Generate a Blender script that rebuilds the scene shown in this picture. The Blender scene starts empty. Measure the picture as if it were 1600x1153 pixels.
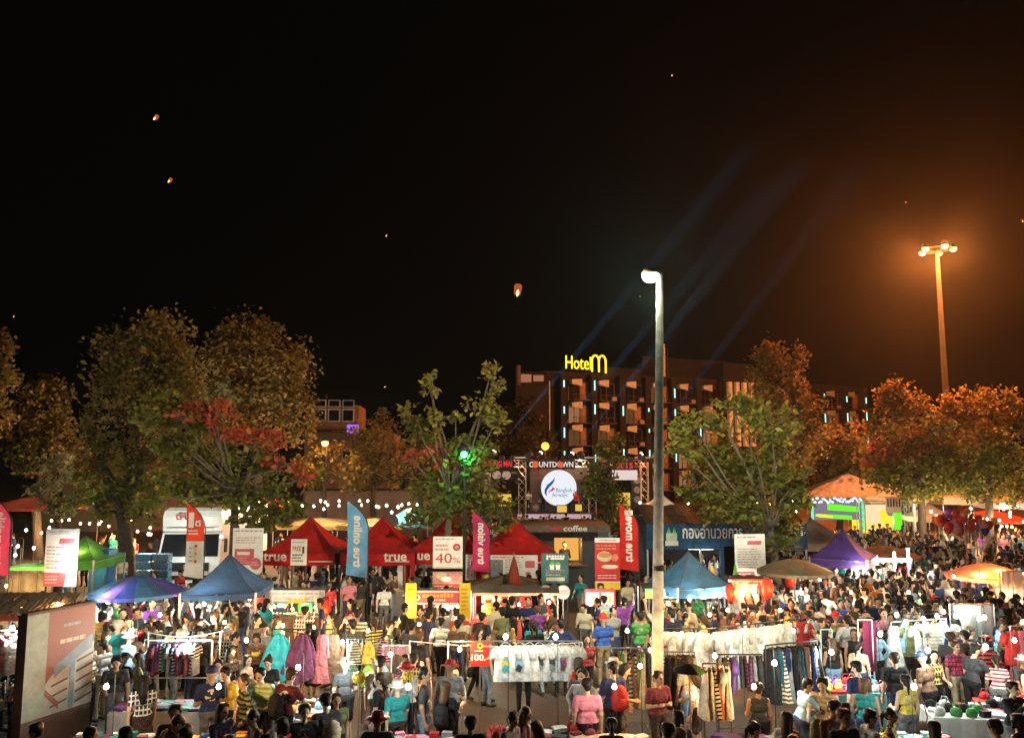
import bpy, math, random
import numpy as np
from mathutils import Vector, Matrix, Euler, Quaternion

R = math.radians
rnd = random.Random(11)
npr = np.random.default_rng(5)
SC = bpy.context.scene
COL = SC.collection

# ------------------------------------------------------------------ camera, world, exposure
PITCH = R(6.57)          # the camera stands on a first-floor terrace and looks slightly up
EYE = 5.5
FPX = 1250.0             # focal length in photo pixels (photo 1600 x 1153)
cam = bpy.data.cameras.new('camera')
cam.sensor_width = 36.0
cam.lens = 36.0 * FPX / 1600.0
cam.clip_end = 3000
camo = bpy.data.objects.new('camera', cam)
camo.location = (0, 0, EYE)
camo.rotation_euler = (R(90) + PITCH, 0, 0)
COL.objects.link(camo)
SC.camera = camo

world = bpy.data.worlds.new('World')
SC.world = world
world.use_nodes = True
_bg = world.node_tree.nodes['Background']
_bg.inputs[0].default_value = (0.0026, 0.0023, 0.0018, 1)     # night sky, faint city glow
_bg.inputs[1].default_value = 0.5
SC.view_settings.view_transform = 'Standard'
SC.view_settings.look = 'None'
SC.view_settings.gamma = 1
SC.view_settings.exposure = 0.0
SC.view_settings.use_curve_mapping = False
cy = SC.cycles
cy.use_denoising = True
cy.max_bounces = 5
cy.diffuse_bounces = 2
cy.glossy_bounces = 2
cy.transmission_bounces = 3
cy.transparent_max_bounces = 8
cy.volume_bounces = 0
cy.sample_clamp_indirect = 3.0
cy.caustics_reflective = False
cy.caustics_refractive = False
cy.use_light_tree = True
cy.use_adaptive_sampling = True
cy.adaptive_threshold = .02

HAZE_DENSITY = 0.00013

CT, ST = math.cos(PITCH), math.sin(PITCH)
def at(px, py, D):
    """world point seen at photo pixel (px,py) at forward distance D"""
    dx = (px - 800) / FPX
    dy = (576.5 - py) / FPX
    s = D / (CT - dy * ST)
    return Vector((dx * s, D, EYE + s * (ST + dy * CT)))
def gX(px, D, z=1.0):
    return (px - 800) / FPX * (D * CT + (z - EYE) * ST)
def ppm(D):
    return FPX / D

# ------------------------------------------------------------------ mesh collector
class MB:
    def __init__(s):
        s.v = []; s.f = []; s.m = []
    def add(s, vs, fs, mi=0):
        n = len(s.v)
        s.v.extend([tuple(p) for p in vs])
        s.f.extend([tuple(i + n for i in f) for f in fs])
        s.m.extend([mi] * len(fs))
        return s
    def box(s, c, d, mi=0, rz=0, mat=None):
        hx, hy, hz = d[0] / 2, d[1] / 2, d[2] / 2
        vs = [Vector((x, y, z)) for z in (-hz, hz) for y in (-hy, hy) for x in (-hx, hx)]
        if mat is not None: vs = [mat @ p for p in vs]
        elif rz:
            m = Matrix.Rotation(rz, 3, 'Z'); vs = [m @ p for p in vs]
        c = Vector(c)
        return s.add([p + c for p in vs], [(0,2,3,1),(4,5,7,6),(0,1,5,4),(2,6,7,3),(0,4,6,2),(1,3,7,5)], mi)
    def tube(s, p0, p1, r0, r1=None, n=8, mi=0, caps=True):
        return s.path([p0, p1], [r0, r0 if r1 is None else r1], n, mi, caps)
    def path(s, pts, rs, n=8, mi=0, caps=True):
        pts = [Vector(p) for p in pts]
        if not hasattr(rs, '__len__'): rs = [rs] * len(pts)
        vs = []; fs = []
        up = None
        for i, p in enumerate(pts):
            d = (pts[min(i + 1, len(pts) - 1)] - pts[max(i - 1, 0)])
            if d.length < 1e-9: d = Vector((0, 0, 1))
            d.normalize()
            if up is None:
                up = Vector((0, 0, 1)) if abs(d.z) < .9 else Vector((1, 0, 0))
            a = d.cross(up)
            if a.length < 1e-6: a = d.cross(Vector((0, 1, 0)))
            a.normalize(); b = a.cross(d); up = b
            for k in range(n):
                t = 2 * math.pi * k / n
                vs.append(p + (a * math.cos(t) + b * math.sin(t)) * rs[i])
        for i in range(len(pts) - 1):
            for k in range(n):
                k2 = (k + 1) % n
                fs.append((i*n+k, i*n+k2, (i+1)*n+k2, (i+1)*n+k))
        if caps:
            fs.append(tuple(range(n - 1, -1, -1))); fs.append(tuple(range((len(pts)-1)*n, len(pts)*n)))
        return s.add(vs, fs, mi)
    def lathe(s, prof, n=12, c=(0, 0, 0), mi=0, sx=1, sy=1, phase=0.0):
        c = Vector(c); vs = []; fs = []
        for r, z in prof:
            for k in range(n):
                t = 2 * math.pi * k / n + phase
                vs.append(c + Vector((r * math.cos(t) * sx, r * math.sin(t) * sy, z)))
        for i in range(len(prof) - 1):
            for k in range(n):
                k2 = (k + 1) % n
                fs.append((i*n+k, i*n+k2, (i+1)*n+k2, (i+1)*n+k))
        if prof[0][0] > 1e-4: fs.append(tuple(range(n - 1, -1, -1)))
        if prof[-1][0] > 1e-4: fs.append(tuple(range((len(prof)-1)*n, len(prof)*n)))
        return s.add(vs, fs, mi)
    def ball(s, c, r, n=8, mi=0, sz=1.0, rows=5):
        prof = [(max(1e-5, r * math.sin(math.pi * i / rows)), -r * sz * math.cos(math.pi * i / rows)) for i in range(rows + 1)]
        return s.lathe(prof, n, c, mi)
    def grid(s, fn, nu, nv, mi=0, closed=False):
        vs = [fn(i / nu, j / nv) for j in range(nv + 1) for i in range(nu + (0 if closed else 1))]
        w = nu if closed else nu + 1
        fs = []
        for j in range(nv):
            for i in range(nu):
                i2 = (i + 1) % w if closed else i + 1
                fs.append((j*w+i, j*w+i2, (j+1)*w+i2, (j+1)*w+i))
        return s.add(vs, fs, mi)
    # flat print on a sheet that faces -Y: u to the right, v up, y in depth
    def rect(s, u0, v0, u1, v1, y, mi=0):
        return s.add([(u0,y,v0),(u1,y,v0),(u1,y,v1),(u0,y,v1)], [(0,1,2,3)], mi)
    def poly(s, pts, y, mi=0):
        return s.add([(p[0], y, p[1]) for p in pts], [tuple(range(len(pts)))], mi)
    def disc(s, u, v, ru, rv, y, mi=0, n=16):
        return s.poly([(u + ru*math.cos(2*math.pi*k/n), v + rv*math.sin(2*math.pi*k/n)) for k in range(n)], y, mi)
    def strip(s, pts, w, y, mi=0):
        """a painted stroke"""
        vs = []; fs = []
        for i, p in enumerate(pts):
            a = Vector(pts[max(i-1,0)]); b = Vector(pts[min(i+1,len(pts)-1)])
            d = (b - a).normalized(); n = Vector((-d.y, d.x))
            ww = w[i] if hasattr(w, '__len__') else w
            q = Vector(p)
            vs += [((q + n*ww/2).x, y, (q + n*ww/2).y), ((q - n*ww/2).x, y, (q - n*ww/2).y)]
        for i in range(len(pts) - 1): fs.append((2*i, 2*i+1, 2*i+3, 2*i+2))
        return s.add(vs, fs, mi)
    def text(s, key, u0, v0, w, h, y, mi=0, mode='n'):
        vs, fs = TEXT[key]
        out = []
        for a, b in vs:                       # a,b in 0..1
            if mode == 'n': out.append((u0 + a*w, y, v0 + b*h))
            elif mode == 'up_mirror': out.append((u0 + b*w, y, v0 + a*h))   # reads upward, seen from the back
        return s.add(out, fs, mi)
    def lines(s, u0, v0, u1, v1, n, y, mi, seed=0, fill=.5):
        """rows of small print too blurred to read: uneven word-long dashes"""
        rr = random.Random(seed); dv = (v1 - v0) / n
        for k in range(n):
            v = v1 - (k + .5) * dv; u = u0; end = u0 + (u1 - u0) * rr.uniform(.7, 1.0)
            while u < end:
                w = min((u1 - u0) * rr.uniform(.07, .22), end - u)
                f = fill * rr.uniform(.7, 1.0)
                s.rect(u, v - dv*f/2, u + w, v + dv*f/2, y, mi)
                u += w + (u1 - u0) * .03
        return s
    def mesh(s, name, mats, smooth=False):
        me = bpy.data.meshes.new(name)
        me.from_pydata(s.v, [], s.f)
        for m in (mats if isinstance(mats, (list, tuple)) else [mats]): me.materials.append(m)
        if any(s.m): me.polygons.foreach_set('material_index', s.m)
        if smooth: me.polygons.foreach_set('use_smooth', [True] * len(me.polygons))
        me.update()
        return me
    def build(s, name, mats, parent=None, smooth=False, loc=None, rz=0):
        o = place(name, s.mesh(name, mats, smooth), parent, loc, rz)
        if name in ('print', 'sign_print', 'banner_print', 'picture'): o['kind'] = 'stuff'      # small print, too fine to pick apart
        return o

def place(name, me, parent=None, loc=None, rz=0, scale=None, rot=None):
    o = bpy.data.objects.new(name, me)
    COL.objects.link(o)
    if parent is not None: o.parent = parent
    if loc is not None: o.location = loc
    if rot is not None: o.rotation_euler = rot
    elif rz: o.rotation_euler = (0, 0, rz)
    if scale is not None: o.scale = scale if hasattr(scale, '__len__') else (scale,) * 3
    return o

THINGS = []
def tag(o, label, cat, group=None, kind=None):
    o['label'] = label; o['category'] = cat
    if group: o['group'] = group
    if kind: o['kind'] = kind
    THINGS.append(o)
    return o
def thing(name, label, cat, loc=(0,0,0), rz=0, group=None):
    o = bpy.data.objects.new(name, None)
    o.empty_display_size = .2
    COL.objects.link(o)
    o.location = loc; o.rotation_euler = (0, 0, rz)
    return tag(o, label, cat, group)
def struct(o, label=None, kind='structure'):
    o['kind'] = kind
    if label: o['label'] = label
    return o

# ------------------------------------------------------------------ materials
_mats = {}
def nodes_of(name):
    m = bpy.data.materials.new(name); m.use_nodes = True
    nt = m.node_tree
    return m, nt, nt.nodes['Principled BSDF']
def mat(name, rgb, rough=.65, var=.18, scale=6.0, metal=0.0, emit=None, estr=0.0, bump=0.0, transl=0.0, spec=.4, dirt=0.0):
    key = name
    if key in _mats: return _mats[key]
    m, nt, p = nodes_of(name)
    N, L = nt.nodes.new, nt.links.new
    tc = N('ShaderNodeTexCoord')
    no = N('ShaderNodeTexNoise'); no.inputs['Scale'].default_value = scale; no.inputs['Detail'].default_value = 4
    L(tc.outputs['Object'], no.inputs['Vector'])
    hsv = N('ShaderNodeHueSaturation'); hsv.inputs['Color'].default_value = (*rgb, 1)
    mr = N('ShaderNodeMapRange')
    mr.inputs['From Min'].default_value = .3; mr.inputs['From Max'].default_value = .7
    mr.inputs['To Min'].default_value = 1 - var; mr.inputs['To Max'].default_value = 1 + var * .6
    L(no.outputs['Fac'], mr.inputs['Value']); L(mr.outputs[0], hsv.inputs['Value'])
    L(hsv.outputs['Color'], p.inputs['Base Color'])
    p.inputs['Roughness'].default_value = rough
    p.inputs['Metallic'].default_value = metal
    p.inputs['Specular IOR Level'].default_value = spec
    if bump:
        b = N('ShaderNodeBump'); b.inputs['Strength'].default_value = min(1, bump); b.inputs['Distance'].default_value = .05 if name.startswith('cloth_') else .02
        L(no.outputs['Fac'], b.inputs['Height']); L(b.outputs[0], p.inputs['Normal'])
    if emit is not None:
        p.inputs['Emission Color'].default_value = (*emit, 1); p.inputs['Emission Strength'].default_value = estr
    if transl:
        tr = N('ShaderNodeBsdfTranslucent'); mx = N('ShaderNodeMixShader'); mx.inputs[0].default_value = transl
        L(hsv.outputs['Color'], tr.inputs['Color'])
        L(p.outputs[0], mx.inputs[1]); L(tr.outputs[0], mx.inputs[2])
        L(mx.outputs[0], nt.nodes['Material Output'].inputs['Surface'])
    _mats[key] = m
    return m
def cloth(name, rgb, transl=.25, var=.16, scale=3.0, rough=.85):
    return mat('cloth_' + name, rgb, rough=rough, var=.30, scale=2.6, transl=transl, spec=.15, bump=.9)
def glow(name, rgb, strength, see_through=False):
    """something that gives off light"""
    key = 'glow_' + name
    if key in _mats: return _mats[key]
    m = bpy.data.materials.new(key); m.use_nodes = True
    nt = m.node_tree; nt.nodes.clear()
    out = nt.nodes.new('ShaderNodeOutputMaterial'); em = nt.nodes.new('ShaderNodeEmission')
    em.inputs[0].default_value = (*rgb, 1); em.inputs[1].default_value = strength
    if see_through:                       # lit glass: the filament's light passes through it
        tr = nt.nodes.new('ShaderNodeBsdfTransparent'); ad = nt.nodes.new('ShaderNodeAddShader')
        nt.links.new(em.outputs[0], ad.inputs[0]); nt.links.new(tr.outputs[0], ad.inputs[1])
        nt.links.new(ad.outputs[0], out.inputs[0])
        m.cycles.emission_sampling = 'NONE'
    else:
        nt.links.new(em.outputs[0], out.inputs[0])
    _mats[key] = m
    return m
def objcol(name, prop, rough=.85, var=.2, scale=9.0, pattern=False, bump=0.0):
    """cloth / hair / skin whose colour is the object's own property; pattern: 1 striped, 2 chest print, 3 checked"""
    if name in _mats: return _mats[name]
    m, nt, p = nodes_of(name)
    N, L = nt.nodes.new, nt.links.new
    a = N('ShaderNodeAttribute'); a.attribute_type = 'OBJECT'; a.attribute_name = prop
    tc = N('ShaderNodeTexCoord'); no = N('ShaderNodeTexNoise'); no.inputs['Scale'].default_value = scale
    L(tc.outputs['Object'], no.inputs['Vector'])
    mr = N('ShaderNodeMapRange'); mr.inputs['From Min'].default_value = .3; mr.inputs['From Max'].default_value = .7
    mr.inputs['To Min'].default_value = 1 - var; mr.inputs['To Max'].default_value = 1 + var
    h = N('ShaderNodeHueSaturation'); col = a.outputs['Color']
    if pattern:
        def math_(op, x, y=None, z=None):
            n = N('ShaderNodeMath'); n.operation = op
            for i_, q in enumerate((x, y, z)):
                if q is None: continue
                if isinstance(q, (int, float)): n.inputs[i_].default_value = q
                else: L(q, n.inputs[i_])
            return n.outputs[0]
        k = N('ShaderNodeAttribute'); k.attribute_type = 'OBJECT'; k.attribute_name = 'pattern_kind'
        k2 = N('ShaderNodeAttribute'); k2.attribute_type = 'OBJECT'; k2.attribute_name = 'pattern_colour'
        xyz = N('ShaderNodeSeparateXYZ'); L(tc.outputs['Object'], xyz.inputs[0]); X_, Y_, Z_ = xyz.outputs
        def is_(v): return math_('COMPARE', k.outputs['Fac'], v, .2)
        st = math_('MULTIPLY', math_('GREATER_THAN', math_('SINE', math_('MULTIPLY', Z_, 78)), .1), is_(1))
        e = math_('ADD', math_('POWER', math_('DIVIDE', math_('ABSOLUTE', X_), .11), 2), math_('POWER', math_('DIVIDE', math_('ABSOLUTE', math_('SUBTRACT', Z_, 1.24)), .10), 2))
        pr = math_('MULTIPLY', math_('MULTIPLY', math_('LESS_THAN', e, 1), math_('GREATER_THAN', no.outputs['Fac'], .46)), is_(2))
        ck = math_('MULTIPLY', math_('MAXIMUM', math_('GREATER_THAN', math_('SINE', math_('MULTIPLY', Z_, 70)), .6), math_('GREATER_THAN', math_('SINE', math_('MULTIPLY', X_, 90)), .6)), is_(3))
        mx = N('ShaderNodeMix'); mx.data_type = 'RGBA'
        L(math_('MAXIMUM', math_('MAXIMUM', st, pr), ck), mx.inputs[0]); L(col, mx.inputs[6]); L(k2.outputs['Color'], mx.inputs[7]); col = mx.outputs[2]
    L(no.outputs['Fac'], mr.inputs['Value']); L(mr.outputs[0], h.inputs['Value']); L(col, h.inputs['Color'])
    L(h.outputs['Color'], p.inputs['Base Color'])
    p.inputs['Roughness'].default_value = rough; p.inputs['Specular IOR Level'].default_value = .2
    if bump:
        b = N('ShaderNodeBump'); b.inputs['Strength'].default_value = bump; b.inputs['Distance'].default_value = .05
        L(no.outputs['Fac'], b.inputs['Height']); L(b.outputs[0], p.inputs['Normal'])
    _mats[name] = m
    return m
def vcol(name, rough=.6, transl=.35, spec=.3):
    """leaf material: each leaf's own colour sits in the mesh attribute"""
    if name in _mats: return _mats[name]
    m, nt, p = nodes_of(name)
    N, L = nt.nodes.new, nt.links.new
    a = N('ShaderNodeAttribute'); a.attribute_name = 'leaf_colour'
    L(a.outputs['Color'], p.inputs['Base Color']); p.inputs['Roughness'].default_value = rough
    p.inputs['Specular IOR Level'].default_value = spec
    if transl:
        tr = N('ShaderNodeBsdfTranslucent'); mx = N('ShaderNodeMixShader'); mx.inputs[0].default_value = transl
        L(a.outputs['Color'], tr.inputs['Color']); L(p.outputs[0], mx.inputs[1]); L(tr.outputs[0], mx.inputs[2])
        L(mx.outputs[0], nt.nodes['Material Output'].inputs['Surface'])
    _mats[name] = m
    return m

WHITE = mat('white_paint', (.75, .75, .73), .5)
PAPER = mat('white_vinyl', (.72, .70, .68), .45, .08)
STEEL = mat('galvanised_steel', (.42, .42, .41), .4, .25, metal=.8)
DARK = mat('dark_metal', (.03, .03, .032), .5)
BLACK = mat('black_plastic', (.015, .015, .016), .5)
WOOD = mat('brown_wood', (.16, .09, .05), .7, .3)
RED = mat('red_vinyl', (.50, .020, .025), .5, .12)
GREY = mat('grey_print', (.30, .30, .32), .5, .1)
INK = mat('black_ink', (.03, .03, .035), .5, .1)
YELLOW = mat('yellow_vinyl', (.75, .48, .03), .5, .1)
GREEN = mat('green_vinyl', (.10, .45, .05), .5, .1)
BLUE = mat('blue_vinyl', (.03, .10, .35), .5, .1)
PINKRED = mat('pinkish_red_print', (.55, .10, .12), .5, .12)
BEIGE = mat('beige_vinyl', (.62, .50, .36), .55, .1)

# ------------------------------------------------------------------ lettering (built first, while the scene is small)
TEXT = {}
def letters(key, body, bold=0.0, spacing=1.0, shear=0.0):
    c = bpy.data.curves.new('lettering', 'FONT'); c.body = body; c.resolution_u = 3
    c.offset = bold; c.space_character = spacing; c.shear = shear
    o = bpy.data.objects.new('lettering', c); COL.objects.link(o)
    bpy.context.view_layer.update()
    me = bpy.data.meshes.new_from_object(o.evaluated_get(bpy.context.evaluated_depsgraph_get()))
    vs = [(v.co.x, v.co.y) for v in me.vertices]; fs = [tuple(p.vertices) for p in me.polygons]
    x0 = min(v[0] for v in vs); x1 = max(v[0] for v in vs); y0 = min(v[1] for v in vs); y1 = max(v[1] for v in vs)
    TEXT[key] = ([((a - x0)/(x1 - x0), (b - y0)/(y1 - y0)) for a, b in vs], fs)
    bpy.data.objects.remove(o); bpy.data.curves.remove(c); bpy.data.meshes.remove(me)
for k, b, w in [('true','true',.02),('true online','true online',.03),('true vision','true vision',.03),('true move','true move',.03),
                ('true mobile','true mobile',.03),('40','40',.0),('%','%',.0),('FREE','FREE',.02),('100','100.-',.02),
                ('COUNTDOWN','COUNTDOWN',.03),('Hotel','Hotel',.0),('CHIANG MAI','CHIANG MAI',.03),('2015','2015',.03),
                ('Bangkok','Bangkok',.0),('Airways','Airways',.0),('office','กองอำนวยการ',.015),('coffee','coffee',.02),
                ('1','1',.03),('dee','ดี',.03),('H','H',.02),('office2','งบ',.015),('TRUE','true',.02)]:
    letters(k, b, w)

# landmarks that labels may refer to: (x, y, phrase)
LAND = []
def land(x, y, phrase): LAND.append((x, y, phrase))
def near(x, y):
    return min(LAND, key=lambda l: (l[0]-x)**2 + ((l[1]-y))**2)[2]
OBST = []        # (x, y, radius) footprints that the crowd walks around
def obst(x, y, r): OBST.append((x, y, r))
# ------------------------------------------------------------------ people
def surface_nets(F, org, h):
    """closed surface of F<0 on a regular grid, as quads"""
    S = F < 0
    nx, ny, nz = F.shape
    c = np.zeros((nx-1, ny-1, nz-1), int)
    for dx in (0, 1):
        for dy in (0, 1):
            for dz in (0, 1): c += S[dx:nx-1+dx, dy:ny-1+dy, dz:nz-1+dz]
    act = (c > 0) & (c < 8)
    idx = np.full(act.shape, -1, int); cells = np.argwhere(act); idx[act] = np.arange(len(cells))
    P = np.zeros((len(cells), 3)); W = np.zeros(len(cells))
    corners = [(a, b, d) for a in (0, 1) for b in (0, 1) for d in (0, 1)]
    for i, A in enumerate(corners):
        for B in corners[i+1:]:
            if sum(abs(A[k]-B[k]) for k in range(3)) != 1: continue
            fa = F[cells[:,0]+A[0], cells[:,1]+A[1], cells[:,2]+A[2]]; fb = F[cells[:,0]+B[0], cells[:,1]+B[1], cells[:,2]+B[2]]
            cr = (fa < 0) != (fb < 0)
            t = np.where(cr, fa / np.where(cr, fa - fb, 1), 0)
            for k in range(3): P[:,k] += np.where(cr, A[k] + t*(B[k]-A[k]), 0)
            W += cr
    P = (P / W[:,None] + cells) * h + org
    Q = []
    for ax in range(3):
        b1, b2 = (ax+1) % 3, (ax+2) % 3
        sl0 = [slice(None)]*3; sl1 = [slice(None)]*3
        sl0[ax] = slice(0, -1); sl1[ax] = slice(1, None)
        s0, s1 = S[tuple(sl0)], S[tuple(sl1)]
        E_ = np.argwhere(s0 != s1)
        E_ = E_[(E_[:,b1] > 0) & (E_[:,b2] > 0) & (E_[:,b1] < F.shape[b1]-1) & (E_[:,b2] < F.shape[b2]-1)]
        if not len(E_): continue
        def ix(d1, d2):
            e = E_.copy(); e[:,b1] += d1; e[:,b2] += d2
            return idx[e[:,0], e[:,1], e[:,2]]
        q = np.stack([ix(-1,-1), ix(0,-1), ix(0,0), ix(-1,0)], 1)
        flip = ~s0[E_[:,0], E_[:,1], E_[:,2]]
        q[flip] = q[flip][:, ::-1]
        Q.append(q)
    return P, np.concatenate(Q)

def sdf_mesh(name, prims, mats, h=.0125, k=.022):
    """prims: (a, b, ra, rb, material, depth_scale) round cones, melted into one continuous surface"""
    A = np.array([p[0] for p in prims]); B = np.array([p[1] for p in prims])
    rmax = max(max(p[2], p[3]) for p in prims)
    lo = np.minimum(A, B).min(0) - rmax - .05; hi = np.maximum(A, B).max(0) + rmax + .05
    n = np.ceil((hi - lo) / h).astype(int) + 1
    Fd = np.full(n, .12); best = np.full(n, .5); lab = np.zeros(n, np.int8)
    ax = [lo[i] + np.arange(n[i]) * h for i in range(3)]
    for a, b, ra, rb, mi, *ds in prims:
        sy = ds[0] if ds else 1.0
        a = np.array(a, float); b = np.array(b, float); m = max(ra, rb) + .09
        l = np.minimum(a, b) - m; u = np.maximum(a, b) + m
        i0 = np.maximum(((l - lo) / h).astype(int), 0); i1 = np.minimum(((u - lo) / h).astype(int) + 2, n)
        sl = tuple(slice(i0[i], i1[i]) for i in range(3))
        X, Y, Z = np.meshgrid(*[ax[i][sl[i]] for i in range(3)], indexing='ij')
        Yc = (a[1] + b[1]) / 2
        if sy != 1.0:
            Y = Yc + (Y - Yc) / sy
        d = b - a; dd = max((d * d).sum(), 1e-9)
        t = np.clip(((X-a[0])*d[0] + (Y-a[1])*d[1] + (Z-a[2])*d[2]) / dd, 0, 1)
        D = np.sqrt((X-a[0]-t*d[0])**2 + (Y-a[1]-t*d[1])**2 + (Z-a[2]-t*d[2])**2) - (ra + (rb-ra)*t)
        if sy != 1.0: D = D * min(1, sy)
        f0 = Fd[sl]
        hh = np.clip(.5 + .5*(f0 - D)/k, 0, 1)
        Fd[sl] = f0*(1-hh) + D*hh - k*hh*(1-hh)
        w = D < best[sl]
        best[sl] = np.where(w, D, best[sl]); lab[sl] = np.where(w, mi, lab[sl])
    P, Q = surface_nets(Fd, lo, h)
    me = bpy.data.meshes.new(name)
    me.vertices.add(len(P)); me.vertices.foreach_set('co', P.astype(np.float32).ravel())
    me.loops.add(Q.size); me.loops.foreach_set('vertex_index', Q.ravel().astype(np.int32))
    me.polygons.add(len(Q)); me.polygons.foreach_set('loop_start', np.arange(0, Q.size, 4, dtype=np.int32))
    ctr = P[Q].mean(1)
    g = np.clip(np.round((ctr - lo)/h).astype(int), 0, n-1)
    me.polygons.foreach_set('material_index', lab[g[:,0], g[:,1], g[:,2]].astype(np.int32))
    me.polygons.foreach_set('use_smooth', np.ones(len(Q), bool))
    for m in mats: me.materials.append(m)
    me.update(calc_edges=True)
    return me

SKIN = objcol('skin', 'skin_colour', .55, .08)
SHIRT = objcol('shirt_cloth', 'top_colour', .9, .30, 8, True, .8)
PANTS = objcol('trouser_cloth', 'bottom_colour', .9, .28, 8, False, .8)
SHOE = mat('shoe', (.05, .045, .04), .6)
HAIRM = objcol('hair', 'hair_colour', .55, .25, 25)
EYEM = mat('eye_dark', (.02, .015, .012), .4)
LIP = mat('lips', (.28, .08, .07), .5)
PM = [SKIN, SHIRT, PANTS, SHOE, EYEM, LIP]

def V3(*a): return np.array(a, float)
def hand(wrist, direc, side, palm_n, curl=.35):
    """palm, four unequal bent fingers and a thumb leaving the side of the palm"""
    d = direc / np.linalg.norm(direc); nrm = palm_n - d * (palm_n @ d); nrm /= np.linalg.norm(nrm)
    lat = np.cross(d, nrm) * side
    out = [(wrist, wrist + d*.075, .024, .030, 0)]
    base = wrist + d*.085
    for i, L in enumerate((.062, .072, .066, .050)):
        o = base + lat * (-.030 + .020*i) * -1
        m = o + d*L*.55 + nrm*curl*.015; e = m + d*L*.45*(1-curl*.5) + nrm*curl*.04
        out += [(o - d*.02, m, .0105, .0095, 0), (m, e, .0095, .0085, 0)]
    th = wrist + d*.03 + lat*.028
    t2 = th + (d*.6 + lat*.6 + nrm*.25)*.035
    out += [(th, t2, .0125, .0105, 0), (t2, t2 + d*.03 + nrm*.01, .0105, .009, 0)]
    return out

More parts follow.
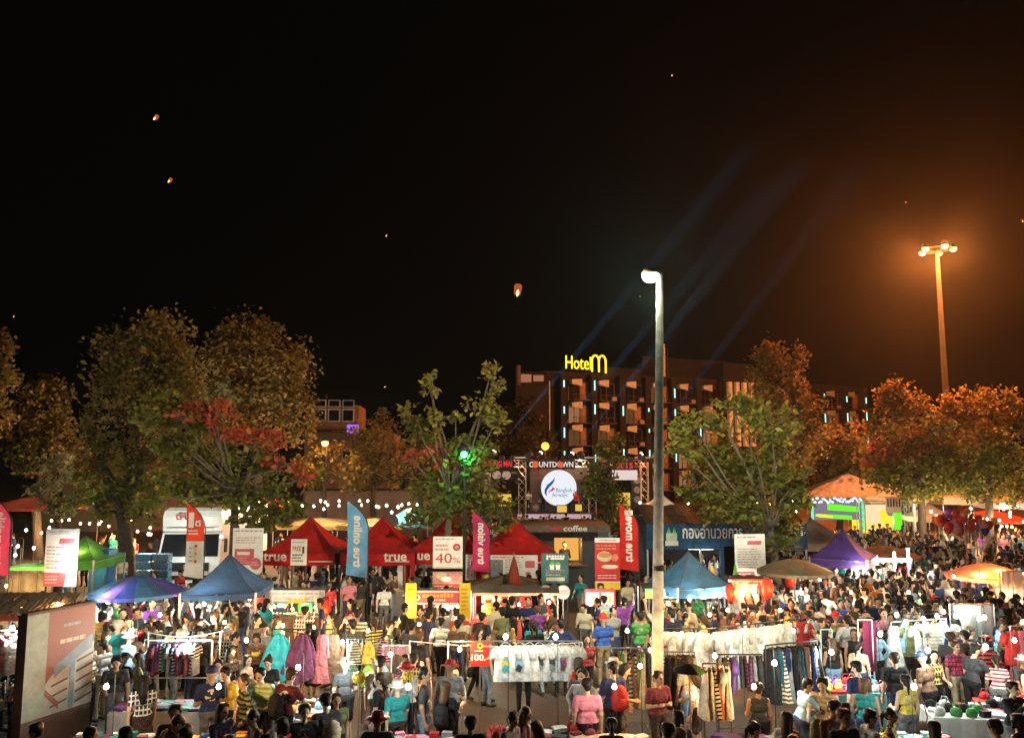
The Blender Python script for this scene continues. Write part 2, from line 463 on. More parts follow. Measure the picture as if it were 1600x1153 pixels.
LOW = []
def body(name, lean=0.0, la=None, ra_=None, lf=(0, 0), rf=(0, 0), sit=False, skirt=0, sleeve='short', woman=False, head_turn=0.0, head_down=0.0, coat=False, shorts=False):
    """la/ra_: (elbow offset from shoulder, wrist offset from elbow); lf/rf: (foot forward, foot lift)"""
    W = .93 if woman else 1.0
    pr = []
    hipz = .50 if sit else .93
    def up(p):                     # lean the upper body about the hips
        x, y, z = p; dz = z - .95
        c, s = math.cos(lean), math.sin(lean)
        return V3(x, y*c + dz*s, hipz + .02 + dz*c - y*s)
    hw = .095 if woman else .085
    bm = 1
    pr += [(up((-hw, 0, .94)), up((hw, 0, .94)), .112, .112, 2 if not coat else 1, .88)]
    pr += [(up((-.055*W, 0, 1.06)), up((.055*W, 0, 1.06)), .102*W, .102*W, bm, .86)]
    pr += [(up((-.085*W, .01, 1.24)), up((.085*W, .01, 1.24)), .110*W, .110*W, bm, .85)]
    pr += [(up((-.135*W, 0, 1.365)), up((.135*W, 0, 1.365)), .060, .060, bm, 1)]
    pr += [(up((-.09*W, 0, .99)), up((.09*W, 0, .99)), .100*W, .100*W, bm, .92)]           # shirt hem
    if woman: pr += [(up((-.065, .085, 1.235)), up((.065, .085, 1.235)), .055, .055, bm, 1)]
    nk = up((0, 0, 1.40)); nt = up((0, .012, 1.485)); pr += [(nk, nt, .050*W, .046*W, 0)]
    # head: skull, jaw, nose, ears, eyes, mouth
    hc = up((0, .02, 1.575)); c, s = math.cos(head_turn), math.sin(head_turn)
    cd, sd = math.cos(head_down), math.sin(head_down)
    def hp(x, y, z):
        y, z = y*cd + z*sd, z*cd - y*sd
        return hc + V3(x*c - y*s, x*s + y*c, z)
    pr += [(hp(0, -.012, .035), hp(0, -.004, .012), .093, .086, 0, 1), (hp(0, .030, -.035), hp(0, .040, -.066), .058, .040, 0),
           (hp(0, .085, .012), hp(0, .100, -.018), .010, .015, 0),
           (hp(.080, -.005, -.005), hp(.084, -.012, .022), .014, .016, 0), (hp(-.080, -.005, -.005), hp(-.084, -.012, .022), .014, .016, 0),
           (hp(.033, .081, .014), hp(.029, .081, .014), .0075, .0075, 4), (hp(-.033, .081, .014), hp(-.029, .081, .014), .0075, .0075, 4),
           (hp(-.018, .076, -.046), hp(.018, .076, -.046), .0075, .0075, 5)]
    # arms
    for sd_, arm in ((1, la), (-1, ra_)):
        arm = arm or ((.06, -.01, -.27), (.02, .06, -.24))
        sh = up((sd_*.185*W, 0, 1.365)); e = V3(arm[0][0]*sd_, arm[0][1], arm[0][2]); f = V3(arm[1][0]*sd_, arm[1][1], arm[1][2])
        el = sh + e; wr = el + f
        if sleeve == 'long': pr += [(sh, el, .057*W, .047*W, 1), (el, wr - f*.08, .047*W, .038*W, 1), (wr - f*.1, wr, .03, .027, 0)]
        elif sleeve == 'none': pr += [(sh, el, .048*W, .038*W, 0), (el, wr, .038*W, .026, 0)]
        else: pr += [(sh, sh + e*.62, .062*W, .058*W, 1), (sh + e*.5, el, .044*W, .039*W, 0), (el, wr, .039*W, .026, 0)]
        pr += hand(wr, f, sd_, V3(-sd_*.8, .4, -.2), .5)
    # legs
    for sd_, (fw, lift) in ((1, lf), (-1, rf)):
        hip = V3(sd_*hw, 0, hipz - .03)
        if sit:
            kn = V3(sd_*.13, .42, .50); an = V3(sd_*.14, .40, .08)
        else:
            an = V3(sd_*.105, fw, .085 + lift); mid = (hip + an)/2
            kn = mid + V3(.005*sd_, .035 + lift*.5 + abs(fw)*.12, .02)
        mat_l = 0 if (shorts or skirt) else 2
        if shorts: pr += [(hip, hip + (kn-hip)*.9, .094, .082, 2)]
        pr += [(hip, kn, .090, .062, 2 if not skirt else 2), (kn, an, .058 if mat_l == 2 else .052, .042 if mat_l == 2 else .036, mat_l)]
        pr += [(an + V3(0, -.02, -.035), an + V3(sd_*.02, .15, -.052), .042, .034, 3)]
    if skirt and not sit:
        for q in range(5):
            z = hipz + .02 - skirt*q/4; r = .105 + .05*q/4
            pr += [(V3(-.06 - .02*q/4, 0, z), V3(.06 + .02*q/4, 0, z), r, r, 2, .9)]
    LOW.append(sdf_mesh('far_body', [p for p in pr if max(p[2], p[3]) > .017] + ([(hp(-.02, -.02, .06), hp(.02, -.02, .06), .085, .085, 4), (hp(0, -.05, .02), hp(0, -.06, -.04 - (.16 if woman else 0)), .072, .06, 4)]), PM, h=.056, k=.04))
    me = sdf_mesh(name, pr, PM)
    return me, hc, head_turn, head_down

def hair_mesh(name, kind):
    """in head coordinates; y forward"""
    p = []
    if kind == 'cap':
        me = MB().lathe([(.104, .0), (.106, .03), (.098, .07), (.07, .105), (.03, .118), (1e-4, .12)], 14, (0, -.005, .03))
        me.grid(lambda u, v: Vector((math.sin((u-.5)*2.2)*(.10 + .0*v), math.cos((u-.5)*2.2)*(.095) + v*.075*math.cos((u-.5)*2), .034 - v*.012)), 8, 2)
        return me.mesh(name, [HAIRM], True)
    if kind == 'hat':
        return MB().lathe([(.19, .02), (.15, .035), (.105, .045), (.104, .08), (.09, .115), (.05, .13), (1e-4, .132)], 16, (0, -.005, .02)).mesh(name, [HAIRM], True)
    p += [(V3(-.03, -.020, .062), V3(.03, -.020, .062), .075, .075, 0), (V3(0, -.045, .02), V3(0, -.05, -.02), .075, .062, 0),
          (V3(-.06, .03, .085), V3(.06, .03, .085), .030, .030, 0), (V3(.070, .01, .03), V3(.072, -.01, -.005), .030, .022, 0), (V3(-.070, .01, .03), V3(-.072, -.01, -.005), .030, .022, 0)]
    if kind == 'bob': p += [(V3(sx*.075, -.005, .03), V3(sx*.078, .0, -.075), .030, .028, 0) for sx in (1, -1)] + [(V3(0, -.06, .0), V3(0, -.065, -.085), .072, .06, 0)]
    if kind == 'long': p += [(V3(sx*.070, -.015, .02), V3(sx*.072, -.03, -.16), .032, .026, 0) for sx in (1, -1)] + [(V3(0, -.065, .0), V3(0, -.095, -.20), .074, .075, 0), (V3(0, -.095, -.20), V3(0, -.105, -.34), .072, .045, 0)]
    if kind == 'tail': p += [(V3(0, -.11, .04), V3(0, -.15, -.02), .034, .032, 0), (V3(0, -.15, -.02), V3(0, -.15, -.20), .032, .014, 0)]
    if kind == 'bun': p += [(V3(0, -.10, .10), V3(0, -.105, .105), .048, .048, 0)]
    return sdf_mesh(name, p, [HAIRM], h=.013, k=.02)
HAIR = {k: hair_mesh('hair', k) for k in ('short', 'bob', 'long', 'tail', 'bun', 'cap', 'hat')}
HAIRWORD = {'short': 'short hair', 'bob': 'bobbed hair', 'long': 'long hair', 'tail': 'ponytail', 'bun': 'hair bun', 'cap': 'a baseball cap', 'hat': 'a brimmed hat'}

DOWN = ((.05, -.01, -.27), (.01, .05, -.235))
FWD = ((.05, .03, -.27), (-.06, .22, -.04))
REACH = ((.04, .16, -.21), (-.03, .22, -.06))
PHONE = ((.03, .17, -.20), (-.10, .13, .19))
HIGH = ((.05, .14, .20), (-.04, .06, .23))
HIPS = ((.15, -.06, -.22), (-.12, .10, -.18))
CROSS = ((.06, .03, -.27), (-.24, .14, .05))
SWF = ((.04, .11, -.25), (.0, .12, -.20)); SWB = ((.05, -.12, -.24), (.0, -.02, -.235))
BODIES = {}
def mk(key, word, **kw): BODIES[key] = (body('person_body', **kw), word)
mk('stand', 'standing', la=DOWN, ra_=DOWN, lf=(.03, 0), rf=(-.02, 0))
mk('walk', 'walking', la=SWF, ra_=SWB, lf=(-.22, .03), rf=(.24, 0), lean=.04)
mk('browse', 'browsing', la=FWD, ra_=DOWN, lf=(.05, 0), rf=(-.04, 0), lean=.16, head_down=.35)
mk('phone', 'both hands raised', la=PHONE, ra_=PHONE, sleeve='long')
mk('photo', 'arm raised', la=HIGH, ra_=DOWN)
mk('reach', 'reaching forward', la=REACH, ra_=FWD, lean=.22, head_down=.3, lf=(.08, 0), rf=(-.06, 0))
mk('hips', 'hands on hips', la=HIPS, ra_=HIPS, sleeve='long', lf=(.02, 0))
mk('cross', 'arms folded', la=CROSS, ra_=CROSS, head_turn=.3)
mk('wstand', 'standing', woman=True, la=DOWN, ra_=FWD, head_turn=-.35, sleeve='none')
mk('wwalk', 'walking', woman=True, la=SWF, ra_=SWB, lf=(.20, 0), rf=(-.18, .03), skirt=.42)
mk('wbag', 'hands in front', woman=True, la=FWD, ra_=FWD, sleeve='long', head_down=.15)
mk('wlook', 'looking down', woman=True, la=FWD, ra_=DOWN, lean=.14, head_down=.45, shorts=True)
mk('sit', 'sitting', sit=True, la=FWD, ra_=FWD, head_down=.2)
mk('serve', 'serving food', woman=True, la=REACH, ra_=REACH, lean=.12, head_down=.4)

COLS = {  # word: albedo
 'black': (.015,.015,.017), 'charcoal': (.05,.05,.055), 'navy': (.02,.03,.09), 'white': (.72,.72,.70), 'grey': (.28,.28,.29), 'red': (.45,.03,.03), 'maroon': (.16,.03,.04),
 'pink': (.62,.22,.30), 'orange': (.60,.20,.05), 'yellow': (.70,.52,.08), 'green': (.07,.28,.08), 'lime': (.35,.60,.10), 'teal': (.03,.24,.24), 'light blue': (.30,.48,.62),
 'royal blue': (.04,.10,.42), 'purple': (.22,.06,.30), 'beige': (.52,.42,.30), 'brown': (.15,.08,.05), 'olive': (.14,.14,.06), 'cream': (.66,.60,.46)}
BOT = {'black': (.015,.015,.017), 'blue denim': (.04,.06,.13), 'pale denim': (.20,.28,.40), 'khaki': (.30,.24,.15), 'grey': (.15,.15,.16), 'dark brown': (.06,.04,.03)}
HC = {'black': (.012,.010,.009), 'dark brown': (.035,.020,.012), 'brown': (.10,.05,.025), 'blonde': (.50,.36,.16), 'grey': (.3,.3,.3)}
TOPS = (['black']*20 + ['charcoal']*14 + ['navy']*11 + ['white']*7 + ['grey']*7 + ['red']*2 + ['maroon']*4 + ['pink']*2 + ['orange'] + ['yellow'] + ['green'] + ['teal']*2 + ['light blue']*3 + ['royal blue'] + ['purple'] + ['beige']*4 + ['brown']*6 + ['olive']*5 + ['cream']*2)
SKINS = [(.50,.31,.21), (.42,.25,.16), (.58,.38,.27), (.34,.19,.12), (.62,.44,.33)]
PEOPLE = []
def person(x, y, face=0.0, pose=None, top=None, bot=None, hair=None, hc=None, z=0.0, sc=None, note=None, group='market visitors', apron=None):
    """face: direction looked at, 0 = away from the camera (+Y), pi = towards it"""
    pose = pose or rnd.choice(['stand']*3 + ['walk']*4 + ['browse']*2 + ['phone', 'photo', 'reach', 'hips', 'cross'] + ['wstand']*3 + ['wwalk']*2 + ['wbag']*2 + ['wlook']*2)
    (me, hp, ht, hd), word = BODIES[pose]
    woman = pose.startswith('w') or pose == 'serve'
    hair = hair or (rnd.choice(['long', 'long', 'tail', 'bob', 'bun', 'long', 'hat']) if woman else rnd.choice(['short']*6 + ['cap', 'short', 'hat']))
    top = top or rnd.choice(TOPS); bot = bot or rnd.choice(['black']*3 + list(BOT))
    sc = sc or (rnd.uniform(.90, .98) if woman else rnd.uniform(.96, 1.06))
    hcname = hc or rnd.choice(['black']*6 + ['dark brown']*3 + ['brown'])
    hw = HAIRWORD[hair]
    if hair in ('cap', 'hat'):
        hcol = rnd.choice(['black', 'navy', 'white', 'beige', 'red', 'grey']); col = COLS[hcol]
        hw = hcol + (' cap' if hair == 'cap' else ' hat')
    else:
        col = HC[hcname]
        if hcname in ('blonde', 'brown', 'grey'): hw = hw.replace('hair', hcname + ' hair') if hw.endswith('hair') else hcname + ' ' + hw
    o = place('person', me, None, (x, y, z), face, sc)
    o['skin_colour'] = rnd.choice(SKINS); o['top_colour'] = COLS[top]; o['bottom_colour'] = BOT[bot]
    pk = rnd.choice([0, 0, 0, 0, 0, 0, 1, 2, 2, 3]); pcn = rnd.choice([c for c in ('white', 'black', 'grey', 'red', 'navy', 'cream', 'yellow') if c != top])
    o['pattern_kind'] = float(pk); o['pattern_colour'] = COLS[pcn]
    tw = ('', 'striped ', 'printed ', 'checked ')[pk] + top
    bw = 'skirt' if pose == 'wwalk' else 'shorts' if pose == 'wlook' else 'trousers'
    where = note or near(x, y)
    for parts in ((bot + ' ' + bw, hw, word), (hw, word), (bot + ' ' + bw, hw), (hw,), ()):
        lab = 'person in %s top, %s' % (tw, ', '.join(parts + (where,)))
        if len(lab.split()) <= 13: break
    tag(o, lab, 'person', group)
    h = place('cap' if hair == 'cap' else 'hat' if hair == 'hat' else 'hair', HAIR[hair], o, tuple(hp), rot=(-hd, 0, ht))
    h['hair_colour'] = col
    if apron:
        a = place('apron', APRON, o, (0, 0, 0)); a['top_colour'] = COLS[apron]
        o['label'] = 'person in %s apron, %s, %s' % (apron, hw, where)
    PEOPLE.append((x, y)); obst(x, y, .26)
    return o
_ap = MB()
_ap.grid(lambda u, v: Vector(((u-.5)*(.22 + .26*min(1, v*2.2)), .135 + .02*math.sin(v*3) - .10*(2*u-1)**2*min(1, .4+v), 1.36 - v*.72)), 8, 8)
_ap.grid(lambda u, v: Vector(((u-.5)*(.22 + .26*min(1, v*2.2)), .129 + .02*math.sin(v*3) - .10*(2*u-1)**2*min(1, .4+v), 1.36 - v*.72)), 8, 8)
_ap.path([(-.10, .13, 1.35), (-.075, .05, 1.45), (0, -.06, 1.46), (.075, .05, 1.45), (.10, .13, 1.35)], .012, 5)
APRON = _ap.mesh('apron', [SHIRT], True)


BAGM = objcol('bag_cloth', 'cloth_colour', .8, .2, 12, False, .4)
_bp = MB().lathe([(.10, 0), (.15, .04), (.155, .22), (.13, .36), (.05, .42), (1e-4, .43)], 12, sy=.62)
_bp.lathe([(.09, .06), (.10, .1), (.09, .2), (.04, .22)], 10, (0, -.07, 0), sy=.5)
BACKPACK = _bp.mesh('backpack', [BAGM], True)
_sb = MB().lathe([(.10, 0), (.15, .03), (.14, .18), (.11, .22)], 12, sy=.4).path([(-.12, 0, .2), (-.02, .06, .5), (.10, .06, .62), (.14, 0, .3), (.12, 0, .2)], .012, 5)
SHOULDER = _sb.mesh('shoulder_bag', [BAGM], True)
def bag(o):
    """a bag worn by that person"""
    f = o.rotation_euler.z; s = o.scale[0]; c = rnd.choice(['black', 'black', 'navy', 'red', 'grey', 'brown', 'olive', 'charcoal', 'beige'])
    back = rnd.random() < .6
    off = Vector((0, -.185, .93)) if back else Vector((.26, -.02, .62))
    off = Matrix.Rotation(f, 3, 'Z') @ (off * s)
    b = place('backpack' if back else 'shoulder_bag', BACKPACK if back else SHOULDER, None, o.location + off, rot=(0, 0, f), scale=s)
    b['cloth_colour'] = COLS[c]
    tag(b, '%s %s worn by a visitor %s' % (c, 'backpack' if back else 'shoulder bag', near(o.location.x, o.location.y)), 'bag', 'bags carried by visitors')
# ------------------------------------------------------------------ ground
def ground_mat():
    m, nt, p = nodes_of('plaza_paving')
    N, L = nt.nodes.new, nt.links.new
    tc = N('ShaderNodeTexCoord')
    br = N('ShaderNodeTexBrick'); br.inputs['Scale'].default_value = 2.2; br.inputs['Mortar Size'].default_value = .012
    br.inputs['Color1'].default_value = (.15, .085, .06, 1); br.inputs['Color2'].default_value = (.11, .07, .055, 1); br.inputs['Mortar'].default_value = (.05, .045, .04, 1)
    no = N('ShaderNodeTexNoise'); no.inputs['Scale'].default_value = .9; no.inputs['Detail'].default_value = 6
    mx = N('ShaderNodeMix'); mx.data_type = 'RGBA'; mx.blend_type = 'MULTIPLY'; mx.inputs[0].default_value = .7
    L(tc.outputs['Object'], br.inputs['Vector']); L(tc.outputs['Object'], no.inputs['Vector'])
    L(br.outputs['Color'], mx.inputs[6]); L(no.outputs['Color'], mx.inputs[7]); L(mx.outputs[2], p.inputs['Base Color'])
    b = N('ShaderNodeBump'); b.inputs['Strength'].default_value = .3; b.inputs['Distance'].default_value = .01
    L(br.outputs['Fac'], b.inputs['Height']); L(b.outputs[0], p.inputs['Normal'])
    p.inputs['Roughness'].default_value = .6
    return m
struct(MB().grid(lambda u, v: Vector(((u-.5)*450, -16 + v*222, 0)), 12, 9).build('ground', ground_mat()), 'dark brick plaza ground under the whole night market')

# ------------------------------------------------------------------ buildings
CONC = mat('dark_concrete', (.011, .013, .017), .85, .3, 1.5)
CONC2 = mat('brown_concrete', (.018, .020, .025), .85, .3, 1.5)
PANEL = mat('pale_render', (.62, .70, .78), .8, .15, 2)
FRAME = mat('window_frame', (.09, .07, .06), .6)
PANE = mat('dark_glass', (.012, .014, .018), .12, .1, spec=.6)
CURT = mat('curtain', (.34, .24, .18), .9, .35, 3)
ROOM = glow('lit_room', (1.0, .45, .18), .30)
ROOM2 = glow('dim_room', (1.0, .42, .16), .12)
NEON = glow('cyan_neon', (.45, 1.0, .85), 1.6)

def hotel():
    D0, D1 = 104.0, 127.0
    P0 = Vector((gX(853, D0, 10), D0, 0)); P1 = Vector((gX(1352, D1, 10), D1, 0))
    dirv = (P1 - P0); Lh = dirv.length; dirv.normalize(); rz = math.atan2(dirv.y, dirv.x)
    def u_of(px):
        k = (px - 800) / FPX * CT; c0 = (px - 800) / FPX * (10 - EYE) * ST
        # P0.x + u dx = k (P0.y + u dy) + c0
        return (k*P0.y + c0 - P0.x) / (dirv.x - k*dirv.y)
    t = thing('hotel_building', 'brown six-storey hotel with pale slanted balcony panels and cyan light strips', 'hotel', P0, rz)
    zr = 16.6; st = 3.02
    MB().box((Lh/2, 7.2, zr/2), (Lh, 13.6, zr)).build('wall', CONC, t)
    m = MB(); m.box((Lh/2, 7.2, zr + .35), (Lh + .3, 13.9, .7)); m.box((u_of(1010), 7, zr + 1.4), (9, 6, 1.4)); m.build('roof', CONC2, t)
    bays = [905, 947, 990, 1031, 1072, 1110] + [1190, 1225, 1260] + [1302, 1334]
    k = 0
    for bi, px in enumerate(bays):
        uc = u_of(px); w = 3.1
        for fl in range(5):
            zt = zr - .55 - fl*st
            if zt < 2.5: continue
            lit = rnd.random()
            # recessed balcony opening: frame, two panes, curtain and rail
            wn = MB(); wn.box((uc - w/2 + .06, .28, zt - 1.35), (.12, .24, 2.5)); wn.box((uc + w/2 - .06, .28, zt - 1.35), (.12, .24, 2.5))
            wn.box((uc, .28, zt - .12), (w, .24, .12)); wn.box((uc, .28, zt - 2.58), (w, .24, .12)); wn.box((uc + .3, .30, zt - 1.35), (.10, .14, 2.4)); wn.box((uc - .6, .30, zt - 1.35), (.06, .12, 2.4))
            wo = wn.build('window', FRAME, t)
            room = ROOM if lit > .82 else ROOM2 if lit > .5 else PANE
            MB().box((uc - .62, .36, zt - 1.35), (1.7, .05, 2.38)).build('pane', room, wo)
            MB().box((uc + .92, .36, zt - 1.35), (1.1, .05, 2.38)).build('pane', CURT if lit > .35 else PANE, wo)
            # pale slanted balcony panel, deeper at its outer end
            p = MB()
            a = [(uc - w/2 + .1, -.02, zt + .15), (uc + .45, -.02, zt + .35), (uc + .45, -.02, zt - .62), (uc - w/2 + .1, -.02, zt - .42)]
            b = [(x, y - (.75 if i in (0, 3) else .15), z) for i, (x, y, z) in enumerate(a)]
            p.add(a + b, [(4,7,6,5), (0,1,2,3), (0,4,5,1), (3,2,6,7), (0,3,7,4), (1,5,6,2)]); p.build('balcony_panel', PANEL, t)
            r = MB(); r.box((uc + .2, -.35, zt - 1.75), (w - .5, .05, .06)); r.box((uc + .2, -.35, zt - 2.5), (w - .5, .7, .12))
            for q in range(7): r.box((uc - 1.0 + q*.4, -.35, zt - 2.1), (.03, .03, .68))
            r.build('balcony_rail', FRAME, t)
            if rnd.random() < .4: MB().box((uc + 1.15, -.25, zt - 2.2), (.7, .35, .5)).build('air_conditioner', mat('ac_case', (.35, .34, .32), .6), t)
    pill = [877, 925, 969, 1009, 1050, 1089, 1126, 1205, 1242, 1284, 1319, 1349]
    for i, px in enumerate(pill):
        u = u_of(px)
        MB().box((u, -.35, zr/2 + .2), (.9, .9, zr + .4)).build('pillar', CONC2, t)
        for fl in range(4):
            if rnd.random() < .82:
                hh = rnd.choice([.5, .9, 1.3, 1.3]); zc = zr - 1.2 - fl*st - rnd.uniform(-.3, .5)
                MB().box((u, -.86, zc), (.16, .06, hh)).build('light_strip', NEON, t)
    # taller stair tower with pale vertical fins
    ut = u_of(1148)
    MB().box((ut, 3.5, 9.8), (5.6, 9.5, 19.6)).build('stair_tower', CONC, t)
    for q in range(4): MB().box((ut - 2.0 + q*1.33, -1.55, 12.2), (.62, .5, 9.2)).build('fin', PANEL, t)
    up = u_of(1100)
    MB().box((up, 8, zr + 2.0), (15, 8, 4.0)).build('plant_room', CONC, t)
    MB().tube((u_of(1053), 2, zr), (u_of(1053), 2, zr + 5.6), .17, .17, 8).build('antenna_mast', PANEL, t)
    MB().tube((u_of(1062), 2.5, zr), (u_of(1062), 2.5, zr + 5.2), .08, .03, 6).build('antenna_rod', FRAME, t)
    # neon name on the roof edge
    s = thing('neon_sign', 'yellow neon hotel name letters on the roof edge', 'neon sign', P0 + dirv*u_of(884) + Vector((0, 0, zr + .72)), rz)
    YN = glow('yellow_neon', (1.0, .62, .02), 2.2)
    g = MB(); w = u_of(922) - u_of(882)
    g.text('Hotel', 0, .35, w, 1.75, -.15, 0); g.text('Hotel', .0, .35, w, 1.75, -.05, 0); g.build('lettering', YN, s)
    a = MB(); x0 = w + .15; W = u_of(947) - u_of(884) - x0
    pts = [(x0, .1)] + [(x0, .9)] + [(x0 + W*.25 - W*.25*math.cos(q), 1.6 + .75*math.sin(q)) for q in [R(d) for d in range(0, 181, 20)]] + [(x0 + W*.5, .9), (x0 + W*.5, .1)]
    a.path([(x, -.12, z) for x, z in pts], .13, 6)
    pts = [(x0 + W*.75 - W*.25*math.cos(q), 1.6 + .75*math.sin(q)) for q in [R(d) for d in range(0, 181, 20)]] + [(x0 + W, .9), (x0 + W, .0)]
    a.path([(x, -.12, z) for x, z in pts], .13, 6); a.build('letter_m', YN, s)
    f = MB(); f.tube((-.2, .1, .25), (x0 + W + .2, .1, .25), .05, n=6)
    for q in range(7): f.tube((q*(x0+W)/6, .1, 0), (q*(x0+W)/6, .1, .25), .04, n=6)
    f.build('sign_frame', DARK, s)
hotel()

def dark_block():
    D = 99; x = gX(833, D, 10); zr = at(833, 601, D).z
    t = thing('office_building', 'dark building with lit roof-top room left of the hotel', 'building', (x, D, 0))
    MB().box((0, 2, zr/2), (4.3, 4, zr)).build('wall', mat('dark_wall', (.03, .028, .03), .9, .3), t)
    MB().box((-.05, 1.9, zr + .75), (3.2, 2.6, 1.5)).build('roof_room', CONC2, t)
    for q in range(2):
        w = MB().box((-.85 + q*1.55, .56, zr + .85), (1.45, .06, 1.15 - .25*q)).build('window', FRAME, t)
        MB().box((-.85 + q*1.55, .51, zr + .85), (1.30, .04, 1.0 - .25*q)).build('pane', glow('roof_room', (1, .36, .20), .38), w)
    MB().box((-.05, 1.9, zr + 1.6), (3.5, 2.9, .18)).build('roof', CONC, t)
    MB().tube((-1.85, .5, zr), (-1.85, .5, at(808, 570, D).z), .34, .34, 10).build('water_pipe', mat('tank_grey', (.12, .10, .10), .8), t)
    MB().box((2.05, -.08, zr*.78), (.14, .12, zr*.5)).build('drain_pipe', PANEL, t)
dark_block()

def corner_house():
    D = 76; x = gX(545, D, 8)
    WALL = mat('peach_plaster', (.22, .16, .12), .85, .2, 1.2)
    t = thing('corner_house', 'peach coloured corner house with roof-top windows left of the stage', 'house', (x, D, 0), R(4))
    MB().box((0, 5, 4.1), (8.4, 9, 8.2)).build('wall', WALL, t)
    MB().box((-.1, 4.9, 8.35), (9.2, 10, .3)).build('roof_slab', CONC2, t)
    MB().box((-1.6, 4.6, 9.7), (4.6, 6, 2.4)).build('upper_wall', WALL, t)
    for q in range(3):
        w = MB().box((-3.0 + q*1.35, 1.55, 9.9), (1.15, .08, 1.25)).build('window', PANEL, t)
        MB().box((-3.0 + q*1.35, 1.50, 9.9), (.95, .05, 1.05)).build('pane', PANE, w)
        w = MB().box((-3.0 + q*1.35, 1.55, 11.05), (1.15, .08, .7)).build('window', PANEL, t)
        MB().box((-3.0 + q*1.35, 1.50, 11.05), (.95, .05, .55)).build('pane', PANE, w)
    r = MB().grid(lambda u, v: Vector((-1.6 + (u-.5)*5, 1.2 + v*7, 11.0 + 1.1*math.sin(u*math.pi))), 10, 1)
    r.build('curved_roof', CONC, t, True)
    for q in range(3): MB().box((-2.6 + q*2.6, .45, 5.6), (1.1, .06, 1.5)).build('window', PANE, t)
    b = MB(); b.box((1.4, -.6, 7.4), (5.6, 1.2, .15))
    for q in range(12): b.box((-1.2 + q*.47, -1.15, 7.9), (.04, .04, .85))
    b.box((1.4, -1.15, 8.3), (5.6, .06, .07)); b.build('balcony', WALL, t)
    s = thing('purple_sign', 'small glowing purple sign beside the corner house roof', 'sign', at(552, 670, D - 3))
    MB().box((0, 0, 0), (1.2, .2, .9)).build('box', DARK, s); MB().box((0, -.13, -.02), (1.1, .04, .8)).build('light_panel', glow('purple', (.42, .15, 1.0), 1.1), s)
    MB().tube((0, .05, -.4), (0, .05, -s.location.z), .06, n=6).build('post', DARK, s)
    # long low wall with tiled coping below the house
    wl = thing('boundary_wall', 'long low pinkish boundary wall below the corner house', 'wall', (gX(585, 66, 3), 66, 0))
    MB().box((0, 0, 1.55), (11.2, .3, 3.1)).build('wall', mat('pink_plaster', (.30, .20, .16), .9, .25, 1), wl)
    MB().box((0, 0, 3.2), (11.4, .6, .18)).build('coping', CONC2, wl)
    # low house at the far left behind the trees
    h = thing('low_house', 'low house with red tiled roof behind the far left trees', 'house', (gX(150, 64, 4), 64, 0))
    MB().box((0, 3, 2.1), (9, 6, 4.2)).build('wall', WALL, h)
    m = MB(); m.add([(-5.2,-1,4.2),(5.2,-1,4.2),(5.2,7,4.2),(-5.2,7,4.2),(-4.2,3,6.6),(4.2,3,6.6)], [(0,1,5,4),(2,3,4,5),(1,2,5),(3,0,4),(3,2,1,0)])
    m.build('roof', mat('red_tiles', (.25, .07, .04), .8, .3, 5), h)
    for q in range(4): MB().box((-3 + q*2, -.06, 2.4), (1.0, .06, 1.3)).build('window', ROOM if q == 2 else PANE, h)
corner_house()

# ------------------------------------------------------------------ trees
BARK = mat('dark_bark', (.06, .045, .035), .9, .4, 8, bump=.5)
PALEBARK = mat('pale_bark', (.13, .105, .08), .9, .35, 8, bump=.5)
LEAF = vcol('leaf')
LC = {'green': [(.13,.15,.022), (.17,.18,.03), (.09,.12,.02), (.20,.18,.04)], 'bright': [(.24,.25,.05), (.30,.28,.07), (.17,.19,.035)],
      'red': [(.58,.10,.06), (.50,.13,.07), (.40,.15,.06)], 'brown': [(.27,.20,.06), (.32,.21,.06), (.20,.16,.05), (.22,.20,.06)], 'rust': [(.26,.14,.04), (.20,.13,.04), (.16,.13,.04)],
      'dark': [(.035,.030,.012), (.028,.028,.012), (.045,.035,.012)], 'pale': [(.26,.27,.12), (.32,.28,.16), (.20,.20,.08)]}
def leaves_mesh(name, C, size, cols):
    """C: leaf centres (n,3); each leaf a folded rhombus with its own lie and colour"""
    n = len(C)
    s = size * npr.uniform(.6, 1.25, n)
    az = npr.uniform(0, 2*np.pi, n); el = npr.normal(-.25, .5, n); roll = npr.normal(0, .7, n)
    d = np.stack([np.cos(az)*np.cos(el), np.sin(az)*np.cos(el), np.sin(el)], 1)
    up = np.tile([0, 0, 1.0], (n, 1)); a = np.cross(d, up); a /= np.linalg.norm(a, axis=1)[:,None] + 1e-9; b = np.cross(a, d)
    lat = a*np.cos(roll)[:,None] + b*np.sin(roll)[:,None]; nor = np.cross(lat, d)
    s = s[:,None]
    p = np.stack([C - d*s*.5, C + lat*s*.30 + nor*s*.07 + d*s*.05, C + d*s*.5 - nor*s*.06, C - lat*s*.30 + nor*s*.07 + d*s*.05], 1).reshape(-1, 3)
    i = np.arange(n)*4
    T = np.stack([i, i+1, i+2, i, i+2, i+3], 1).reshape(-1)
    me = bpy.data.meshes.new(name)
    me.vertices.add(4*n); me.vertices.foreach_set('co', p.astype(np.float32).ravel())
    me.loops.add(len(T)); me.loops.foreach_set('vertex_index', T.astype(np.int32))
    me.polygons.add(2*n); me.polygons.foreach_set('loop_start', np.arange(0, len(T), 3, dtype=np.int32))
    me.update(calc_edges=True)
    ca = me.attributes.new('leaf_colour', 'FLOAT_COLOR', 'POINT')
    col = np.ones((n, 4, 4)); col[:,:,:3] = (cols * npr.uniform(.7, 1.25, (n, 1)))[:,None,:]
    ca.data.foreach_set('color', col.astype(np.float32).ravel())
    me.materials.append(LEAF)
    return me
